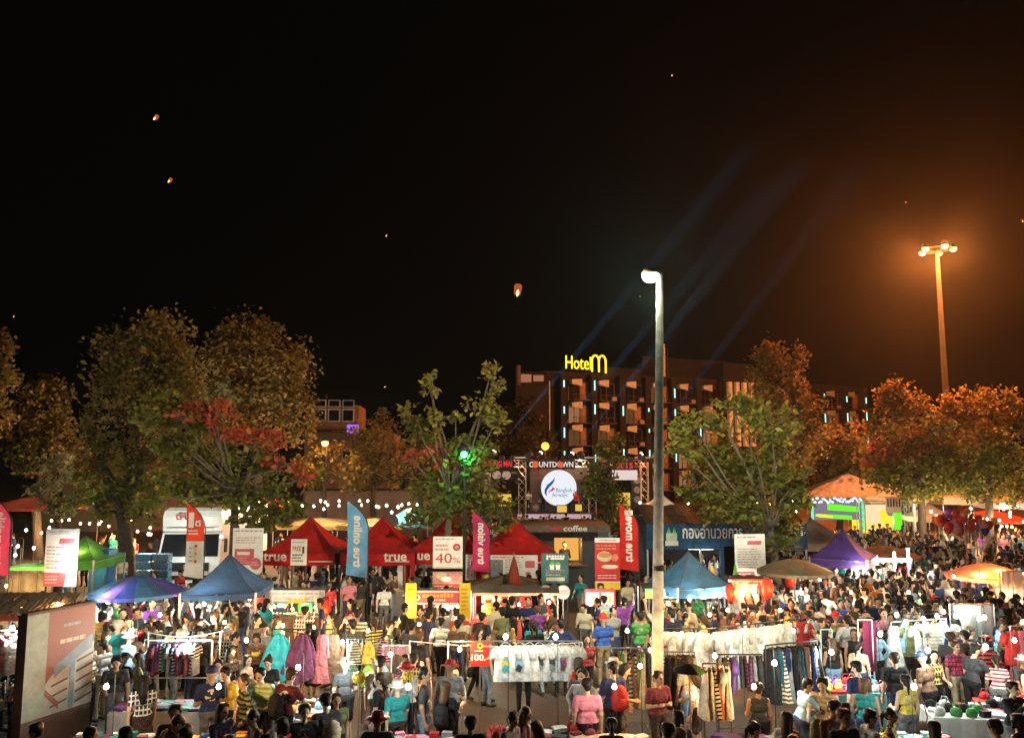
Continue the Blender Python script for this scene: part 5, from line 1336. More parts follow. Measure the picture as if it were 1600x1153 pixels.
def green_gate():
    D = 52
    GS = glow('green_screen', (.14, .85, .02), 1.3); YS = glow('yellow_screen', (1, .62, .03), 1.4); PS = glow('peach_screen', (1, .78, .45), 1.0); VS = glow('violet_screen', (.45, .38, .50), .5)
    t = thing('banner_gate', 'lit green and violet banner sign with white light fringe', 'lit banner', (gX(1308, D, 3), D, 0), R(6))
    a = at(1272, 812, D); e = at(1350, 784, D); W = e.x - a.x; H = e.z - a.z; z = a.z
    MB().box((0, .15, z + H/2), (W, .2, H)).build('board', DARK, t)
    m = MB(); m.rect(-W/2, z, W/2, z + H, .045, 1); m.poly([(-W*.2, z + H*.55), (W*.45, z + H*.42), (W*.45, z + H*.72), (-W*.2, z + H*.9)], .04, 0); m.poly([(-W*.4, z + H*.15), (W*.3, z), (W*.3, z + H*.22), (-W*.4, z + H*.35)], .04, 0); m.poly([(-W*.45, z + H*.2), (-W*.1, z + H*.1), (-W*.1, z + H*.22), (-W*.45, z + H*.34)], .035, 2)
    m.build('print', [GS, VS, YS], t)
    m = MB()
    for q in range(40): m.ball((-W/2 + W*q/39, .0, z + H + rnd.uniform(-.05, .25)), .07, 5, rows=3)
    m.build('light_fringe', glow('fringe', (.62, .78, 1), 2.2), t)
    m = MB()
    for q in range(14):
        for s in (-1, 1): m.ball((s*W*.52, .0, z - .6 + (H + .6)*q/13), .09, 5, rows=3)
    m.build('green_light_string', glow('green_leds', (.1, 1, .45), 1.4), t)
    for s in (-1, 1): MB().tube((s*W*.5, .2, 0), (s*W*.5, .2, z + H), .09, n=6).build('post', STEEL, t)
    point(t, (0, -.8, z + H*.4), (.5, 1, .5), 160, .4)
    s = thing('stage_screen', 'large yellow and green lit screen on a lattice frame', 'lit banner', (gX(1380, D, 3), D, 0), R(4))
    a = at(1360, 829, D); e = at(1416, 788, D); W = e.x - a.x; H = e.z - a.z; z = a.z
    MB().box((0, .12, z + H/2), (W, .15, H)).build('board', DARK, s)
    m = MB(); m.rect(-W/2, z, W/2, z + H, .04, 2); m.rect(W*.22, z, W/2, z + H, .035, 0); m.poly([(-W*.1, z + H*.3), (W*.22, z + H*.2), (W*.22, z + H*.8), (-W*.1, z + H*.8)], .035, 1); m.disc(W*.18, z + H*.68, W*.09, H*.13, .03, 3); m.poly([(-W*.5, z + H*.18), (W*.22, z), (W*.22, z + H*.12), (-W*.5, z + H*.3)], .03, 1)
    m.build('print', [GS, YS, PS, VS], s)
    tr = MB()
    for q in (-1, 1): truss(tr, (q*(W/2 + .3), .1, 0), (q*(W/2 + .3), .1, z + H + .3), .35, r=.025)
    truss(tr, (-W/2 - .3, .1, z + H + .3), (W/2 + .3, .1, z + H + .3), .3, r=.025); tr.build('lattice_frame', STEEL, s)
    point(s, (0, -.9, z + H*.4), (1, .9, .4), 200, .4)
    b = thing('lit_backboard', 'small yellow lit board between the green screens', 'lit banner', (gX(1343, D + 1, 2), D + 1, 0)); a = at(1343, 822, D + 1); MB().box((0, 0, a.z), (1.0, .1, .9)).build('board', YS, b); MB().box((0, .08, a.z/2), (.8, .06, a.z)).build('post', DARK, b)
    b = thing('grey_signboard', 'grey slatted sign board on the lattice frame', 'sign board', at(1396, 789, D - 1))
    MB().box((0, 0, 0), (.95, .08, .95)).build('board', mat('pale_grey_board', (.4, .36, .36), .6), b)
    MB().box((0, .06, -.5 - (b.location.z - .5)/2), (.08, .05, b.location.z - .5)).build('post', STEEL, b)
    for q in range(5): MB().box((-.36 + q*.18, -.06, .15), (.08, .03, .5)).build('slat', DARK, b)
    land(gX(1380, D), D - 5, 'before the green screens')
green_gate()
# ------------------------------------------------------------------ truck
def truck():
    D = 33.5; x = gX(296, D, 2); t = thing('truck', 'white box truck with dark windscreen parked facing the market', 'truck', (x, D, 0), R(3))
    WP = mat('white_truck_paint', (.85, .84, .82), .3, .08, spec=.5)
    hw = 1.25
    prof = [(-.02, .55), (-.12, 1.0), (-.12, 1.25), (-.02, 1.55), (.28, 2.55), (.5, 2.62), (1.9, 2.62), (1.9, .55)]    # y (forward is -), z
    m = MB(); n = len(prof)
    for i, (y, z) in enumerate(prof): m.v += [(-hw*(.96 if z > 2 else 1), y, z), (hw*(.96 if z > 2 else 1), y, z)]
    for i in range(n): j = (i+1) % n; m.f.append((2*i, 2*i+1, 2*j+1, 2*j)); m.m.append(0)
    m.f += [tuple(range(0, 2*n, 2))[::-1], tuple(range(1, 2*n, 2))]; m.m += [0, 0]
    m.build('cab', WP, t)
    d = MB(); d.lathe([(hw*1.36, 2.62), (hw*1.37, 3.2), (hw*1.32, 3.45), (hw*1.15, 3.58)], 4, (0, 1.25, 0), sy=.82, phase=math.pi/4); d.build('roof_fairing', WP, t)
    m = MB(); m.add([(-hw*.93, -.055 + .02, 1.62), (hw*.93, -.055 + .02, 1.62), (hw*.88, .235, 2.50), (-hw*.88, .235, 2.50)], [(0,1,2,3)]); m.build('windscreen', PANE, t)
    g = MB(); g.box((0, -.14, 1.22), (1.7, .06, .34)); g.build('grille', BLACK, t); MB().box((0, -.15, .80), (1.9, .05, .16)).build('lower_grille', BLACK, t)
    MB().box((0, -.19, 1.22), (.28, .04, .18)).build('badge', STEEL, t)
    MB().box((0, -.2, .58), (2.5, .35, .24)).build('bumper', WP, t)
    for s in (-1, 1):
        h = MB().box((s*1.0, -.17, .92), (.34, .08, .2)).build('headlight', mat('headlight_glass', (.5, .5, .5), .1), t)
        mr = MB(); mr.box((s*1.42, .15, 2.05), (.12, .1, .55)); mr.tube((s*1.25, .2, 2.25), (s*1.42, .15, 2.25), .02, n=5); mr.build('mirror', BLACK, t)
        MB().tube((s*.35, .05, 1.63), (s*.35 + .45, .14, 1.95), .012, n=4).build('wiper', BLACK, t)
        for yy in (.9, 4.6):
            w = MB(); w.lathe([(.48, -.13), (.5, 0), (.48, .13)], 20); w.v = [(z + s*1.08, xx + yy, y + .5) for xx, y, z in w.v]
            w = w.build('wheel', mat('tyre', (.02, .02, .02), .8), t); r_ = MB().lathe([(.26, -.15), (.27, .15)], 14); r_.v = [(z + s*1.08, xx + yy, y + .5) for xx, y, z in r_.v]; r_.build('rim', STEEL, w)
    MB().box((0, 4.9, 2.15), (2.5, 5.6, 2.9)).build('cargo_box', WP, t)
    m = MB(); m.text('true', -.62, 3.10, .85, .27, -.03, 0); m.build('lettering', RED, t)
    m = MB(); m.box((0, .02, 2.78), (1.9, .03, .025)); m.disc(-.1, 2.8, .1, .06, -.0, 0); m.build('trim_line', DARK, t)
    for q in range(8): obst(x + (q % 2)*1.2 - .6, D + .5 + (q//2)*1.6, 1.0)
    land(x, D - 1.5, 'before the white truck')
truck()
def water_crates():
    t = thing('drinks_fridge', 'tall blue drinks fridge beside the green tent', 'fridge', (gX(160, 29, 1.5), 29, 0))
    z1 = at(160, 858, 29).z; MB().box((0, 0, z1/2), (.66, .6, z1)).build('cabinet', mat('blue_enamel', (.02, .14, .38), .4), t); d = MB().box((0, -.32, z1/2 + .05), (.6, .04, z1 - .2)).build('door', mat('blue_door', (.03, .20, .48), .3), t); MB().box((.24, -.36, z1*.55), (.03, .04, .4)).build('handle', STEEL, d); MB().box((-.05, -.36, .35), (.35, .02, .08)).build('label_strip', PAPER, t)
    obst(t.location.x, 29, .5)
    for j in range(2):
        for k in range(7):
            c = thing('water_pack', 'stacked blue-wrapped water bottle pack behind the blue umbrella', 'water pack', (gX(226, 30.5, 1) + j*.62, 30.5, k*.30), rnd.uniform(-.05, .05), 'stack of water bottle packs')
            b = MB(); b.box((0, 0, .14), (.58, .4, .26)); b.build('wrap', mat('blue_film', (.08, .22, .38), .25, .3, 8), c)
            n = MB()
            for q in range(5): n.lathe([(.05, .27), (.03, .285), (.015, .29)], 6, (-.23 + q*.115, -.1, 0))
            n.build('bottle_caps', WHITE, c)
    obst(gX(226, 30.5, 1) + .3, 30.5, .7)
water_crates()

# ------------------------------------------------------------------ light bulbs
WARM = (1.0, .56, .21); COOL = (.88, 1.0, .90); NEUT = (1.0, .84, .62)
BULB_W = 84.0
_bulb = MB().lathe([(.02, .055), (.036, .03), (.048, 0), (.044, -.03), (.025, -.05), (1e-4, -.055)], 10)
_cfl = MB().lathe([(.024, .055), (.044, .035), (.052, 0), (.050, -.035), (.030, -.06), (1e-4, -.068)], 10)
_sock = MB().lathe([(.010, .12), (.020, .11), (.021, .06), (.016, .055)], 8)
BM = {}
for nm, rgb, st in (('warm', (1, .62, .26), 14), ('cool', (.86, 1.0, .94), 14), ('neutral', (1, .86, .64), 14)):
    BM[nm] = ((_cfl if nm == 'cool' else _bulb).mesh('bulb_glass', [glow('bulb_' + nm, rgb, st, True)], True), {'warm': WARM, 'cool': COOL, 'neutral': NEUT}[nm])
SOCK = _sock.mesh('socket', [BLACK], True)
LAMPPOLE = mat('dark_lamp_pole', (.02, .02, .02), .9, spec=.05)
def bulb(px, py, D, kind, where, w=1.0, cord=.35):
    p = at(px, py, D); t = thing('light_bulb', '%s light bulb glowing %s' % ({'warm': 'warm yellow', 'cool': 'cold white', 'neutral': 'warm white'}[kind], where), 'light bulb', p, 0, 'bare bulbs lighting the stalls')
    me, rgb = BM[kind]
    s = max(.85, D/38)
    place('glass', me, t, scale=s); so = place('socket', SOCK, t, scale=s)
    MB().tube((0, 0, .11*s), (0, 0, .11*s + .12), .004, n=4).build('cord', BLACK, t)
    if D < 30: MB().path([(0, 0, .11*s + .12), (.03, .10, .11*s + .16), (.05, .20, .11*s + .10), (.05, .20, -p.z)], .006, 5).build('lamp_pole', LAMPPOLE, t)
    point(t, (0, 0, -.02), rgb, BULB_W*w*(1.25 if kind == 'cool' else 1), .06*s)
    return t

# ------------------------------------------------------------------ garments
GARM = objcol('garment_cloth', 'cloth_colour', .9, .25, 7, True, 1.0)
def tube_cloth(mb, prof, n=14, c=(0, 0, 0), folds=4, amp=.018, seed=0):
    """prof: (half width, half depth, z)"""
    rr = random.Random(seed); ph = rr.uniform(0, 6); vs = []; fs = []
    for j, (w, d, z) in enumerate(prof):
        for k in range(n):
            a = 2*math.pi*k/n
            f = 1 + amp/max(w, .04)*math.sin(folds*a + ph + j*.3) * (j/len(prof) + .3)
            vs.append((c[0] + w*f*math.cos(a), c[1] + d*math.sin(a)*f + amp*.6*math.sin(folds*a*1.5 + j), c[2] + z))
    for j in range(len(prof) - 1):
        for k in range(n): fs.append((j*n+k, j*n+(k+1) % n, (j+1)*n+(k+1) % n, (j+1)*n+k))
    fs.append(tuple(range(n)))
    mb.add(vs, fs, 0)
def g_tshirt(seed):
    m = MB(); tube_cloth(m, [(.10, .03, 0), (.20, .045, -.05), (.235, .06, -.14), (.225, .07, -.35), (.235, .075, -.55), (.245, .075, -.70)], 16, seed=seed, amp=.012)
    for s in (-1, 1):
        m.path([(s*.17, 0, -.06), (s*.235, 0, -.14), (s*.275, 0, -.27)], [.06, .075, .078], 8)
    m.path([(-.09, 0, -.0), (-.05, .0, .035), (0, 0, .05), (.05, 0, .035), (.09, 0, 0)], .008, 4)
    return m
def g_kimono(seed):
    m = MB(); tube_cloth(m, [(.12, .03, 0), (.26, .05, -.05), (.27, .06, -.3), (.28, .07, -.6), (.30, .08, -.85)], 16, seed=seed, amp=.02, folds=5)
    for s in (-1, 1): m.path([(s*.2, 0, -.06), (s*.3, 0, -.2), (s*.33, 0, -.42)], [.09, .10, .11], 8)
    return m
def g_dress(seed):
    m = MB(); tube_cloth(m, [(.12, .03, 0), (.17, .05, -.12), (.16, .05, -.32), (.20, .08, -.5), (.26, .11, -.8), (.31, .12, -1.05)], 18, seed=seed, amp=.03, folds=7); return m
def g_poncho(seed):
    m = MB(); ph = seed*.7
    def fn(u, v):
        a = 2*math.pi*u; w = .07 + .40*v**.75; d = .05 + .10*v
        f = 1 + .09*v*math.sin(11*a + ph) + .05*v*math.sin(7*a + 2*ph)
        drop = 1.0 + .16*v*max(0, -math.sin(a))**3 - .10*v*abs(math.cos(a))
        return Vector((w*f*math.cos(a), d*f*math.sin(a) + .02*math.sin(9*a + 3*v), .01 - (.06*v**.5 + .86*v**1.35)*drop))
    m.grid(fn, 44, 12, closed=True)
    return m
def g_trousers(seed):
    m = MB(); tube_cloth(m, [(.18, .05, 0), (.19, .06, -.2)], 12, seed=seed)
    for s in (-1, 1): tube_cloth(m, [(.10, .05, -.18), (.095, .05, -.5), (.10, .05, -1.0)], 10, (s*.095, 0, 0), seed=seed + 1)
    return m
def g_tank(seed):
    m = MB(); tube_cloth(m, [(.07, .03, .05), (.12, .04, -.04), (.19, .05, -.18), (.19, .06, -.4), (.21, .06, -.6)], 14, seed=seed, amp=.012); return m
GM = {}
for k, f, n in (('T-shirt', g_tshirt, 4), ('kimono top', g_kimono, 3), ('dress', g_dress, 3), ('poncho', g_poncho, 3), ('trousers', g_trousers, 2), ('tank top', g_tank, 3)):
    GM[k] = [f(i*7 + 1).mesh('garment', [GARM], True) for i in range(n)]
HANG = MB().path([(-.17, 0, -.045), (0, 0, .02), (.17, 0, -.045)], .008, 5).path([(0, 0, .02), (0, 0, .07), (.02, 0, .09), (.035, 0, .075)], .004, 4).mesh('hanger', [BLACK])
GCOL = dict(COLS); GCOL.update({'turquoise': (.05, .42, .50), 'plum': (.14, .04, .09), 'rose': (.45, .14, .16), 'ivory': (.66, .60, .50), 'violet': (.16, .08, .3), 'dark teal': (.02, .10, .12)})
def garment(kind, col, x, y, z, rz, label, group, s=1.0, printcol=None):
    o = thing('garment', label, 'garment', (x, y, z), rz, group)
    b = place('cloth', rnd.choice(GM[kind]), o, scale=s); b['cloth_colour'] = GCOL[col]; b['pattern_kind'] = float(rnd.choice([0, 0, 0, 1])) if col not in ('white', 'ivory', 'cream', 'turquoise', 'plum', 'rose') else 0.0; b['pattern_colour'] = GCOL[rnd.choice(['grey', 'cream', 'black', 'maroon'])]
    b.rotation_euler = (rnd.uniform(-.06, .06), rnd.uniform(-.05, .05), 0)
    place('hanger', HANG, o, scale=s)
    if printcol:
        m = MB(); rr = random.Random(int(x*100)); base = -.125*s
        m.disc(0, -.34*s, .085*s, .14*s, base, 0, 10); m.poly([(-.08*s, -.46*s), (.02*s, -.5*s), (.07*s, -.40*s), (-.02*s, -.34*s)], base - .004, 1); m.poly([(-.05*s, -.28*s), (.06*s, -.3*s), (.05*s, -.2*s), (-.03*s, -.19*s)], base - .004, 2)
        m.build('print', [mat('print_' + c, GCOL[c], .8) for c in printcol], o)
    return o
def rack(label, px0, px1, py_rail, D0, D1=None, z_low=True, col=None, name='clothes_rack', two=False):
    """a garment rail between two photo columns; returns the two rail ends"""
    D1 = D1 or D0
    a = at(px0, py_rail if not isinstance(py_rail, tuple) else py_rail[0], D0); b = at(px1, py_rail if not isinstance(py_rail, tuple) else py_rail[1], D1)
    t = thing(name, label, 'clothes rack', (a.x, a.y, 0)); o = t.location; m_ = col or STEEL
    la, lb = a - o, b - o; d = (lb - la); d.z = 0; n = Vector((-d.y, d.x, 0)).normalized()
    MB().tube(la, lb, .016, n=6).build('rail', m_, t)
    for q in (la, lb):
        p = MB(); p.tube((q.x, q.y, .03), q, .016, n=6); p.tube(Vector((q.x, q.y, .03)) - n*.3, Vector((q.x, q.y, .03)) + n*.3, .016, n=6); p.build('post', m_, t)
    if z_low: MB().tube((la.x, la.y, .18), (lb.x, lb.y, .18), .013, n=5).build('lower_bar', m_, t)
    if two: MB().tube((la.x, la.y, la.z*.55) , (lb.x, lb.y, lb.z*.55), .013, n=5).build('middle_bar', m_, t)
    k = max(2, int((b - a).length/.5))
    for q in range(k + 1): p = a.lerp(b, q/k); obst(p.x, p.y, .28)
    return a, b
def fill_rack(a, b, n, kinds, cols, edge, where, group, s=1.0, prints=None, skip=()):
    d = b - a; ang = math.atan2(d.y, d.x)
    for i in range(n):
        if i in skip: continue
        p = a.lerp(b, (i + .5 + rnd.uniform(-.25, .25))/n); k = rnd.choice(kinds); c = cols[i % len(cols)] if isinstance(cols, list) else cols
        rz = ang + (R(90) + rnd.uniform(-.2, .2) if edge else rnd.uniform(-.12, .12))
        garment(k, c, p.x, p.y, p.z - .09*s, rz, '%s %s hanging %s' % (c, k, where), group, s, prints[i % len(prints)] if prints else None)
def table(label, px, D, w, d, z, clothcol, rz=0.0, skirt=True):
    x = gX(px, D, z); t = thing('market_table', label, 'table', (x, D, 0), rz)
    MB().box((0, 0, z), (w, d, .05)).build('table_top', clothcol, t)
    if skirt:
        m = MB(); per = [(-w/2, -d/2), (w/2, -d/2), (w/2, d/2), (-w/2, d/2)]
        for i in range(4):
            a, b = Vector((*per[i], 0)), Vector((*per[(i+1) % 4], 0)); nn = Vector(((b-a).y, -(b-a).x, 0)).normalized()
            m.grid(lambda u, v, a=a, b=b, nn=nn: a.lerp(b, u) + nn*(.02 + .02*math.sin(u*22)*(v + .2)) + Vector((0, 0, z - .01 - v*z*.82)), 16, 2)
        m.build('table_cloth', clothcol, t)
    for sx in (-1, 1):
        for sy in (-1, 1): MB().box((sx*(w/2 - .06), sy*(d/2 - .06), z/2), (.04, .04, z)).build('leg', STEEL, t)
    k = max(1, int(w/.5))
    for q in range(k + 1): obst(x + (q/k - .5)*w*math.cos(rz), D + (q/k - .5)*w*math.sin(rz), d*.5 + .18)
    return t, Vector((x, D, z + .026))
FOODM = {k: mat('food_' + k, c, .45, .4, 18, bump=.6) for k, c in {'sausage': (.30, .07, .03), 'golden': (.50, .24, .05), 'noodle': (.55, .40, .16), 'green': (.14, .26, .05), 'cream': (.6, .5, .34), 'chilli': (.40, .04, .02)}.items()}
_tray = MB().box((0, 0, .01), (.42, .30, .02))
for _s in (-1, 1): _tray.box((_s*.205, 0, .03), (.012, .30, .04)); _tray.box((0, _s*.145, .03), (.40, .012, .04))
TRAY = _tray.mesh('tray_pan', [mat('tray_steel', (.5, .5, .5), .3, metal=.8)])
FOODS = {}
for _k in FOODM:
    m_ = MB()
    for q in range(22):
        p = (rnd.uniform(-.16, .16), rnd.uniform(-.10, .10), .04 + rnd.uniform(0, .035))
        if _k in ('sausage', 'golden'): a_ = rnd.uniform(0, 3); m_.path([(p[0] - .05*math.cos(a_), p[1] - .05*math.sin(a_), p[2]), (p[0] + .05*math.cos(a_), p[1] + .05*math.sin(a_), p[2])], [.022, .022], 6)
        else: m_.ball(p, rnd.uniform(.025, .045), 6, sz=.7, rows=4)
    FOODS[_k] = m_.mesh('food', [FOODM[_k]], True)
def trays(P, rz, w, d, nx, ny, kinds, where):
    for j in range(ny):
        for i in range(nx):
            k = kinds[(i + j*nx) % len(kinds)]; v = Matrix.Rotation(rz, 3, 'Z') @ Vector(((i + .5)/nx*w - w/2, (j + .5)/ny*d - d/2, 0))
            t = thing('food_tray', 'steel tray of %s snacks %s' % (k, where), 'food tray', P + v, rz + rnd.uniform(-.06, .06), 'food trays on the stalls')
            s = min(1, w/nx/.44); place('pan', TRAY, t, scale=s); place('food', FOODS[k], t, scale=s)
GOODM = objcol('goods', 'cloth_colour', .6, .25, 14)
_fold = MB(); _fold.box((0, 0, .022), (.26, .2, .044)); _fold.box((.0, -.005, .048), (.24, .18, .01)); 
_purse = MB().lathe([(.09, 0), (.11, .06), (.09, .13), (.03, .16)], 10, sy=.5).path([(-.07, 0, .13), (-.04, 0, .22), (.04, 0, .22), (.07, 0, .13)], .008, 5)
_boxg = MB().box((0, 0, .05), (.16, .12, .10)).box((0, 0, .103), (.165, .125, .012))
_hatg = MB().lathe([(.16, 0), (.1, .02), (.09, .09), (.05, .12), (1e-4, .125)], 12)
GOODS = {'folded cloth': _fold.mesh('goods', [GOODM]), 'cloth purse': _purse.mesh('goods', [GOODM], True), 'gift box': _boxg.mesh('goods', [GOODM]), 'knitted cap': _hatg.mesh('goods', [GOODM], True)}
def goods(P, rz, w, d, nx, ny, kinds, cols, where):
    for j in range(ny):
        for i in range(nx):
            k = rnd.choice(kinds); c = rnd.choice(cols); v = Matrix.Rotation(rz, 3, 'Z') @ Vector(((i + .5)/nx*w - w/2 + rnd.uniform(-.03, .03), (j + .5)/ny*d - d/2 + rnd.uniform(-.03, .03), 0))
            o = place('merchandise', GOODS[k], None, P + v, rz + rnd.uniform(-.5, .5)); o['cloth_colour'] = GCOL[c]
            tag(o, '%s %s on %s' % (c, k, where), 'merchandise', 'goods on the tables')

# red paper lantern
def red_lantern(label, px, py, D, s=1.0, lit=1.0):
    p = at(px, py, D); t = thing('paper_lantern', label, 'paper lantern', p, 0, 'red paper lanterns')
    m = MB(); prof = []
    for i in range(15):
        a = i/14; z = .29 - a*.58; r = .18*math.sin(math.pi*(.14 + .72*a))**.6 * (1.0 if i % 2 else .955)
        prof.append((r*s, z*s))
    m.lathe(prof, 16); m.build('paper_body', mat('lantern_paper_%.1f' % lit, (.60, .03, .02), .7, .25, 12, emit=(1.0, .06, .02), estr=.14*lit, transl=.4), t, True)
    MB().ball((.02*s, -.095*s, -.02*s), .095*s, 10, sz=1.3).build('hot_spot', glow('lantern_core', (1.0, .36, .05), 1.1), t, True)
    MB().lathe([(.10*s, .31*s), (.10*s, .36*s), (.02*s, .37*s)], 10).build('cap', BLACK, t); MB().lathe([(.02*s, -.37*s), (.10*s, -.36*s), (.10*s, -.31*s)], 10).build('foot_ring', BLACK, t); MB().tube((0, 0, .37*s), (0, 0, .6*s), .008, n=4).build('cord', BLACK, t)
    point(t, (0, -.34*s, 0), (1, .25, .06), 30*lit, .1)

# ------------------------------------------------------------------ food stalls with sign boards
def food_stall(name, label, px0, px1, py0, py1, D, face, items, mats, posts=True, counter=None, depth=1.5, short=None, zc=.85):
    """sign board over two posts and a counter below; items(m, W, H, z, y) draws the print"""
    a = at(px0, py1, D); e = at(px1, py0, D); W = e.x - a.x; H = e.z - a.z; z = a.z
    t = thing(name, label, 'food stall', ((a.x + e.x)/2, D, 0))
    MB().box((0, 0, z + H/2), (W, .05, H)).build('sign_board', face, t)
    m = MB(); items(m, W, H, z, -.030); m.build('sign_print', mats, t)
    for sx in (-1, 1):
        for yy in (.05, depth): MB().box((sx*(W/2 - .03), yy, (z + H*.4)/2), (.04, .04, z + H*.4)).build('post', STEEL, t)
    MB().grid(lambda u, v: Vector(((u-.5)*W*1.02, .04 + v*depth, z + H*.55 + .12*math.sin(v*math.pi) + .03*math.sin(u*20))), 12, 4).build('awning', cloth('dark_awning', (.07, .06, .055), .2), t)
    MB().box((0, .25, zc - .04), (W, .7, .06)).build('counter', counter or WOOD, t)
    f = MB(); f.grid(lambda u, v: Vector(((u-.5)*W, -.12 + .015*math.sin(u*30), .05 + v*(zc - .12))), 16, 1); f.build('counter_front', counter or WOOD, t)
    n = max(2, int(W/.45))
    for q in range(n + 1): obst(t.location.x + (q/n - .5)*W, D + .25, .5); obst(t.location.x + (q/n - .5)*W, D + .9, .35)
    if short: land(t.location.x, D - .8, short)
    return t, W
def stalls():
    PK = mat('pink_sign', (.62, .10, .14), .5, .1)
    # red-pink sign stall in the middle
    def it(m, W, H, z, y):
        m.rect(-W*.49, z + H*.04, W*.49, z + H*.12, y, 1); m.rect(-W*.49, z + H*.86, W*.49, z + H*.96, y, 1); m.disc(-W*.36, z + H*.5, W*.08, H*.24, y, 1); m.disc(-W*.36, z + H*.5, W*.055, H*.15, y - .003, 3)
        rr = random.Random(4)
        for q in range(9): m.rect(-W*.24 + q*W*.055, z + H*.52, -W*.24 + q*W*.055 + W*.04, z + H*(.70 + rr.uniform(0, .1)), y, 2)
        m.lines(-W*.18, z + H*.22, W*.2, z + H*.42, 1, y, 1, 3, .7); m.poly([(W*.32, z + H*.18), (W*.46, z + H*.18), (W*.43, z + H*.5), (W*.38, z + H*.8), (W*.34, z + H*.5)], y, 4)
    t, W = food_stall('food_stall', 'food stall with pink-red lit sign board and yellow side banners', 635, 734, 922, 944, 24.3, PK, it, [PK, PAPER, YELLOW, PINKRED, INK], counter=mat('orange_red_front', (.5, .10, .03), .5), short='at the pink-signed food stall')
    for s in (-1, 1):
        x = s*(W/2 - .14); b = MB().box((x, -.06, 1.42), (.32, .02, 1.0)).build('side_banner', YELLOW, t); m = MB(); m.lines(x - .11, 1.1, x + .11, 1.8, 6, -.074, 0, 5, .5); m.build('banner_print', mat('ochre_print', (.5, .25, .02), .5), b)
    trays(Vector((t.location.x, 24.55, .82)), 0, W*.9, .6, 5, 2, ['golden', 'noodle', 'golden', 'cream'], 'at the pink-signed stall')
    # white-green sign stall
    def it(m, W, H, z, y):
        m.rect(-W/2, z + H*.48, W/2, z + H*.52, y, 2); m.rect(-W/2, z, W/2, z + H*.16, y, 1); m.lines(-W*.42, z + H*.62, W*.42, z + H*.9, 1, y, 2, 2, .5); m.rect(-W*.1, z + H*.02, W*.2, z + H*.3, y - .003, 3); m.lines(-W*.35, z + H*.25, W*.4, z + H*.45, 1, y, 4, 5, .5); m.rect(-W*.49, z + H*.55, -W*.42, z + H*.95, y, 2); m.rect(W*.42, z + H*.55, W*.49, z + H*.95, y, 2)
    t, W = food_stall('food_stall', 'food stall with white and green striped sign board between red lanterns', 414, 507, 922, 942, 24.8, mat('pale_sign', (.62, .60, .58), .5), it, [PAPER, mat('sea_green', (.08, .42, .28), .5), GREY, YELLOW, mat('olive_print', (.3, .34, .2), .5)], short='at the white-green signed stall')
    trays(Vector((t.location.x, 25.05, .82)), 0, W*.9, .6, 4, 2, ['sausage', 'green', 'cream'], 'at the white-green signed stall')
    red_lantern('red paper lantern left of the white-green stall sign', 404, 944, 24.3, .95); red_lantern('red paper lantern right of the white-green stall sign', 508, 952, 24.0, 1.0)
    # open sausage stall, bulbs on a wooden pole
    def it(m, W, H, z, y): m.lines(-W*.4, z + H*.1, W*.4, z + H*.9, 1, y, 1, 2, .5)
    t, W = food_stall('food_stall', 'long open snack stall under a wooden pole with aproned sellers', 738, 873, 926, 930, 24.6, WOOD, it, [WOOD, WOOD], counter=mat('chilli_front', (.32, .04, .03), .5), short='at the open snack stall')
    trays(Vector((t.location.x, 24.85, .82)), 0, W*.92, .62, 8, 2, ['noodle', 'golden', 'sausage', 'sausage', 'green', 'cream', 'sausage', 'golden'], 'at the open snack stall')
    for px in (852, 880):
        p = at(px, 925, 25.3); s = thing('round_sign', 'small round white sign %s over the snack stall' % ('left' if px == 852 else 'right'), 'round sign', p)
        m = MB(); m.lathe([(.21, -.02), (.22, 0), (.21, .02)], 20); m.v = [(x, z, y) for x, y, z in m.v]; m.build('disc', mat('round_sign_face', (.30, .29, .28), .6), s); m = MB(); m.lines(-.13, -.08, .13, .08, 2, -.026, 0, px, .5); m.build('print', PINKRED, s); MB().tube((0, .04, -.2), (0, .04, -p.z), .018, n=6).build('post', STEEL, s)
    # picture-sign stall
    def it(m, W, H, z, y):
        for s in (-1, 1): m.rect(s*W*.24 - W*.20, z + H*.10, s*W*.24 + W*.20, z + H*.82, y, 1); m.disc(s*W*.24, z + H*.42, W*.14, H*.22, y - .003, 2); m.disc(s*W*.24 + W*.05, z + H*.55, W*.06, H*.1, y - .006, 3)
    food_stall('food_stall', 'small food cart with red two-picture sign board', 914, 961, 920, 946, 24.2, RED, it, [RED, PAPER, mat('food_photo', (.38, .22, .12), .5, .4, 20), GREEN], counter=mat('cart_cream', (.5, .42, .3), .5), short='at the red picture-sign cart', depth=1.1)
    # green sign stall under light blue canopy
    def it(m, W, H, z, y):
        m.rect(-W*.5, z, -W*.33, z + H*.55, y, 2); m.lines(-W*.3, z + H*.3, W*.4, z + H*.7, 1, y, 1, 5, .5); m.disc(W*.30, z + H*.5, W*.05, H*.4, y, 1); m.rect(-W*.5, z + H*.85, W*.5, z + H, y, 3); m.rect(W*.36, z, W*.5, z + H*.6, y, 4)
    t, W = food_stall('food_stall', 'food stall with long green sign board beneath the light blue canopy', 1008, 1134, 919, 934, 23.2, mat('mint_sign', (.24, .45, .16), .5), it, [GREEN, PAPER, YELLOW, mat('dark_mint', (.08, .3, .1), .5), PINKRED], short='at the green-signed stall')
    trays(Vector((t.location.x, 23.45, .82)), 0, W*.9, .6, 5, 2, ['green', 'cream', 'noodle'], 'at the green-signed stall')
    # red lantern stall
    def it(m, W, H, z, y): m.lines(-W*.45, z + H*.1, W*.45, z + H*.9, 3, y, 1, 7, .5); m.rect(-W*.5, z, -W*.44, z + H, y, 2); m.rect(W*.44, z, W*.5, z + H, y, 2)
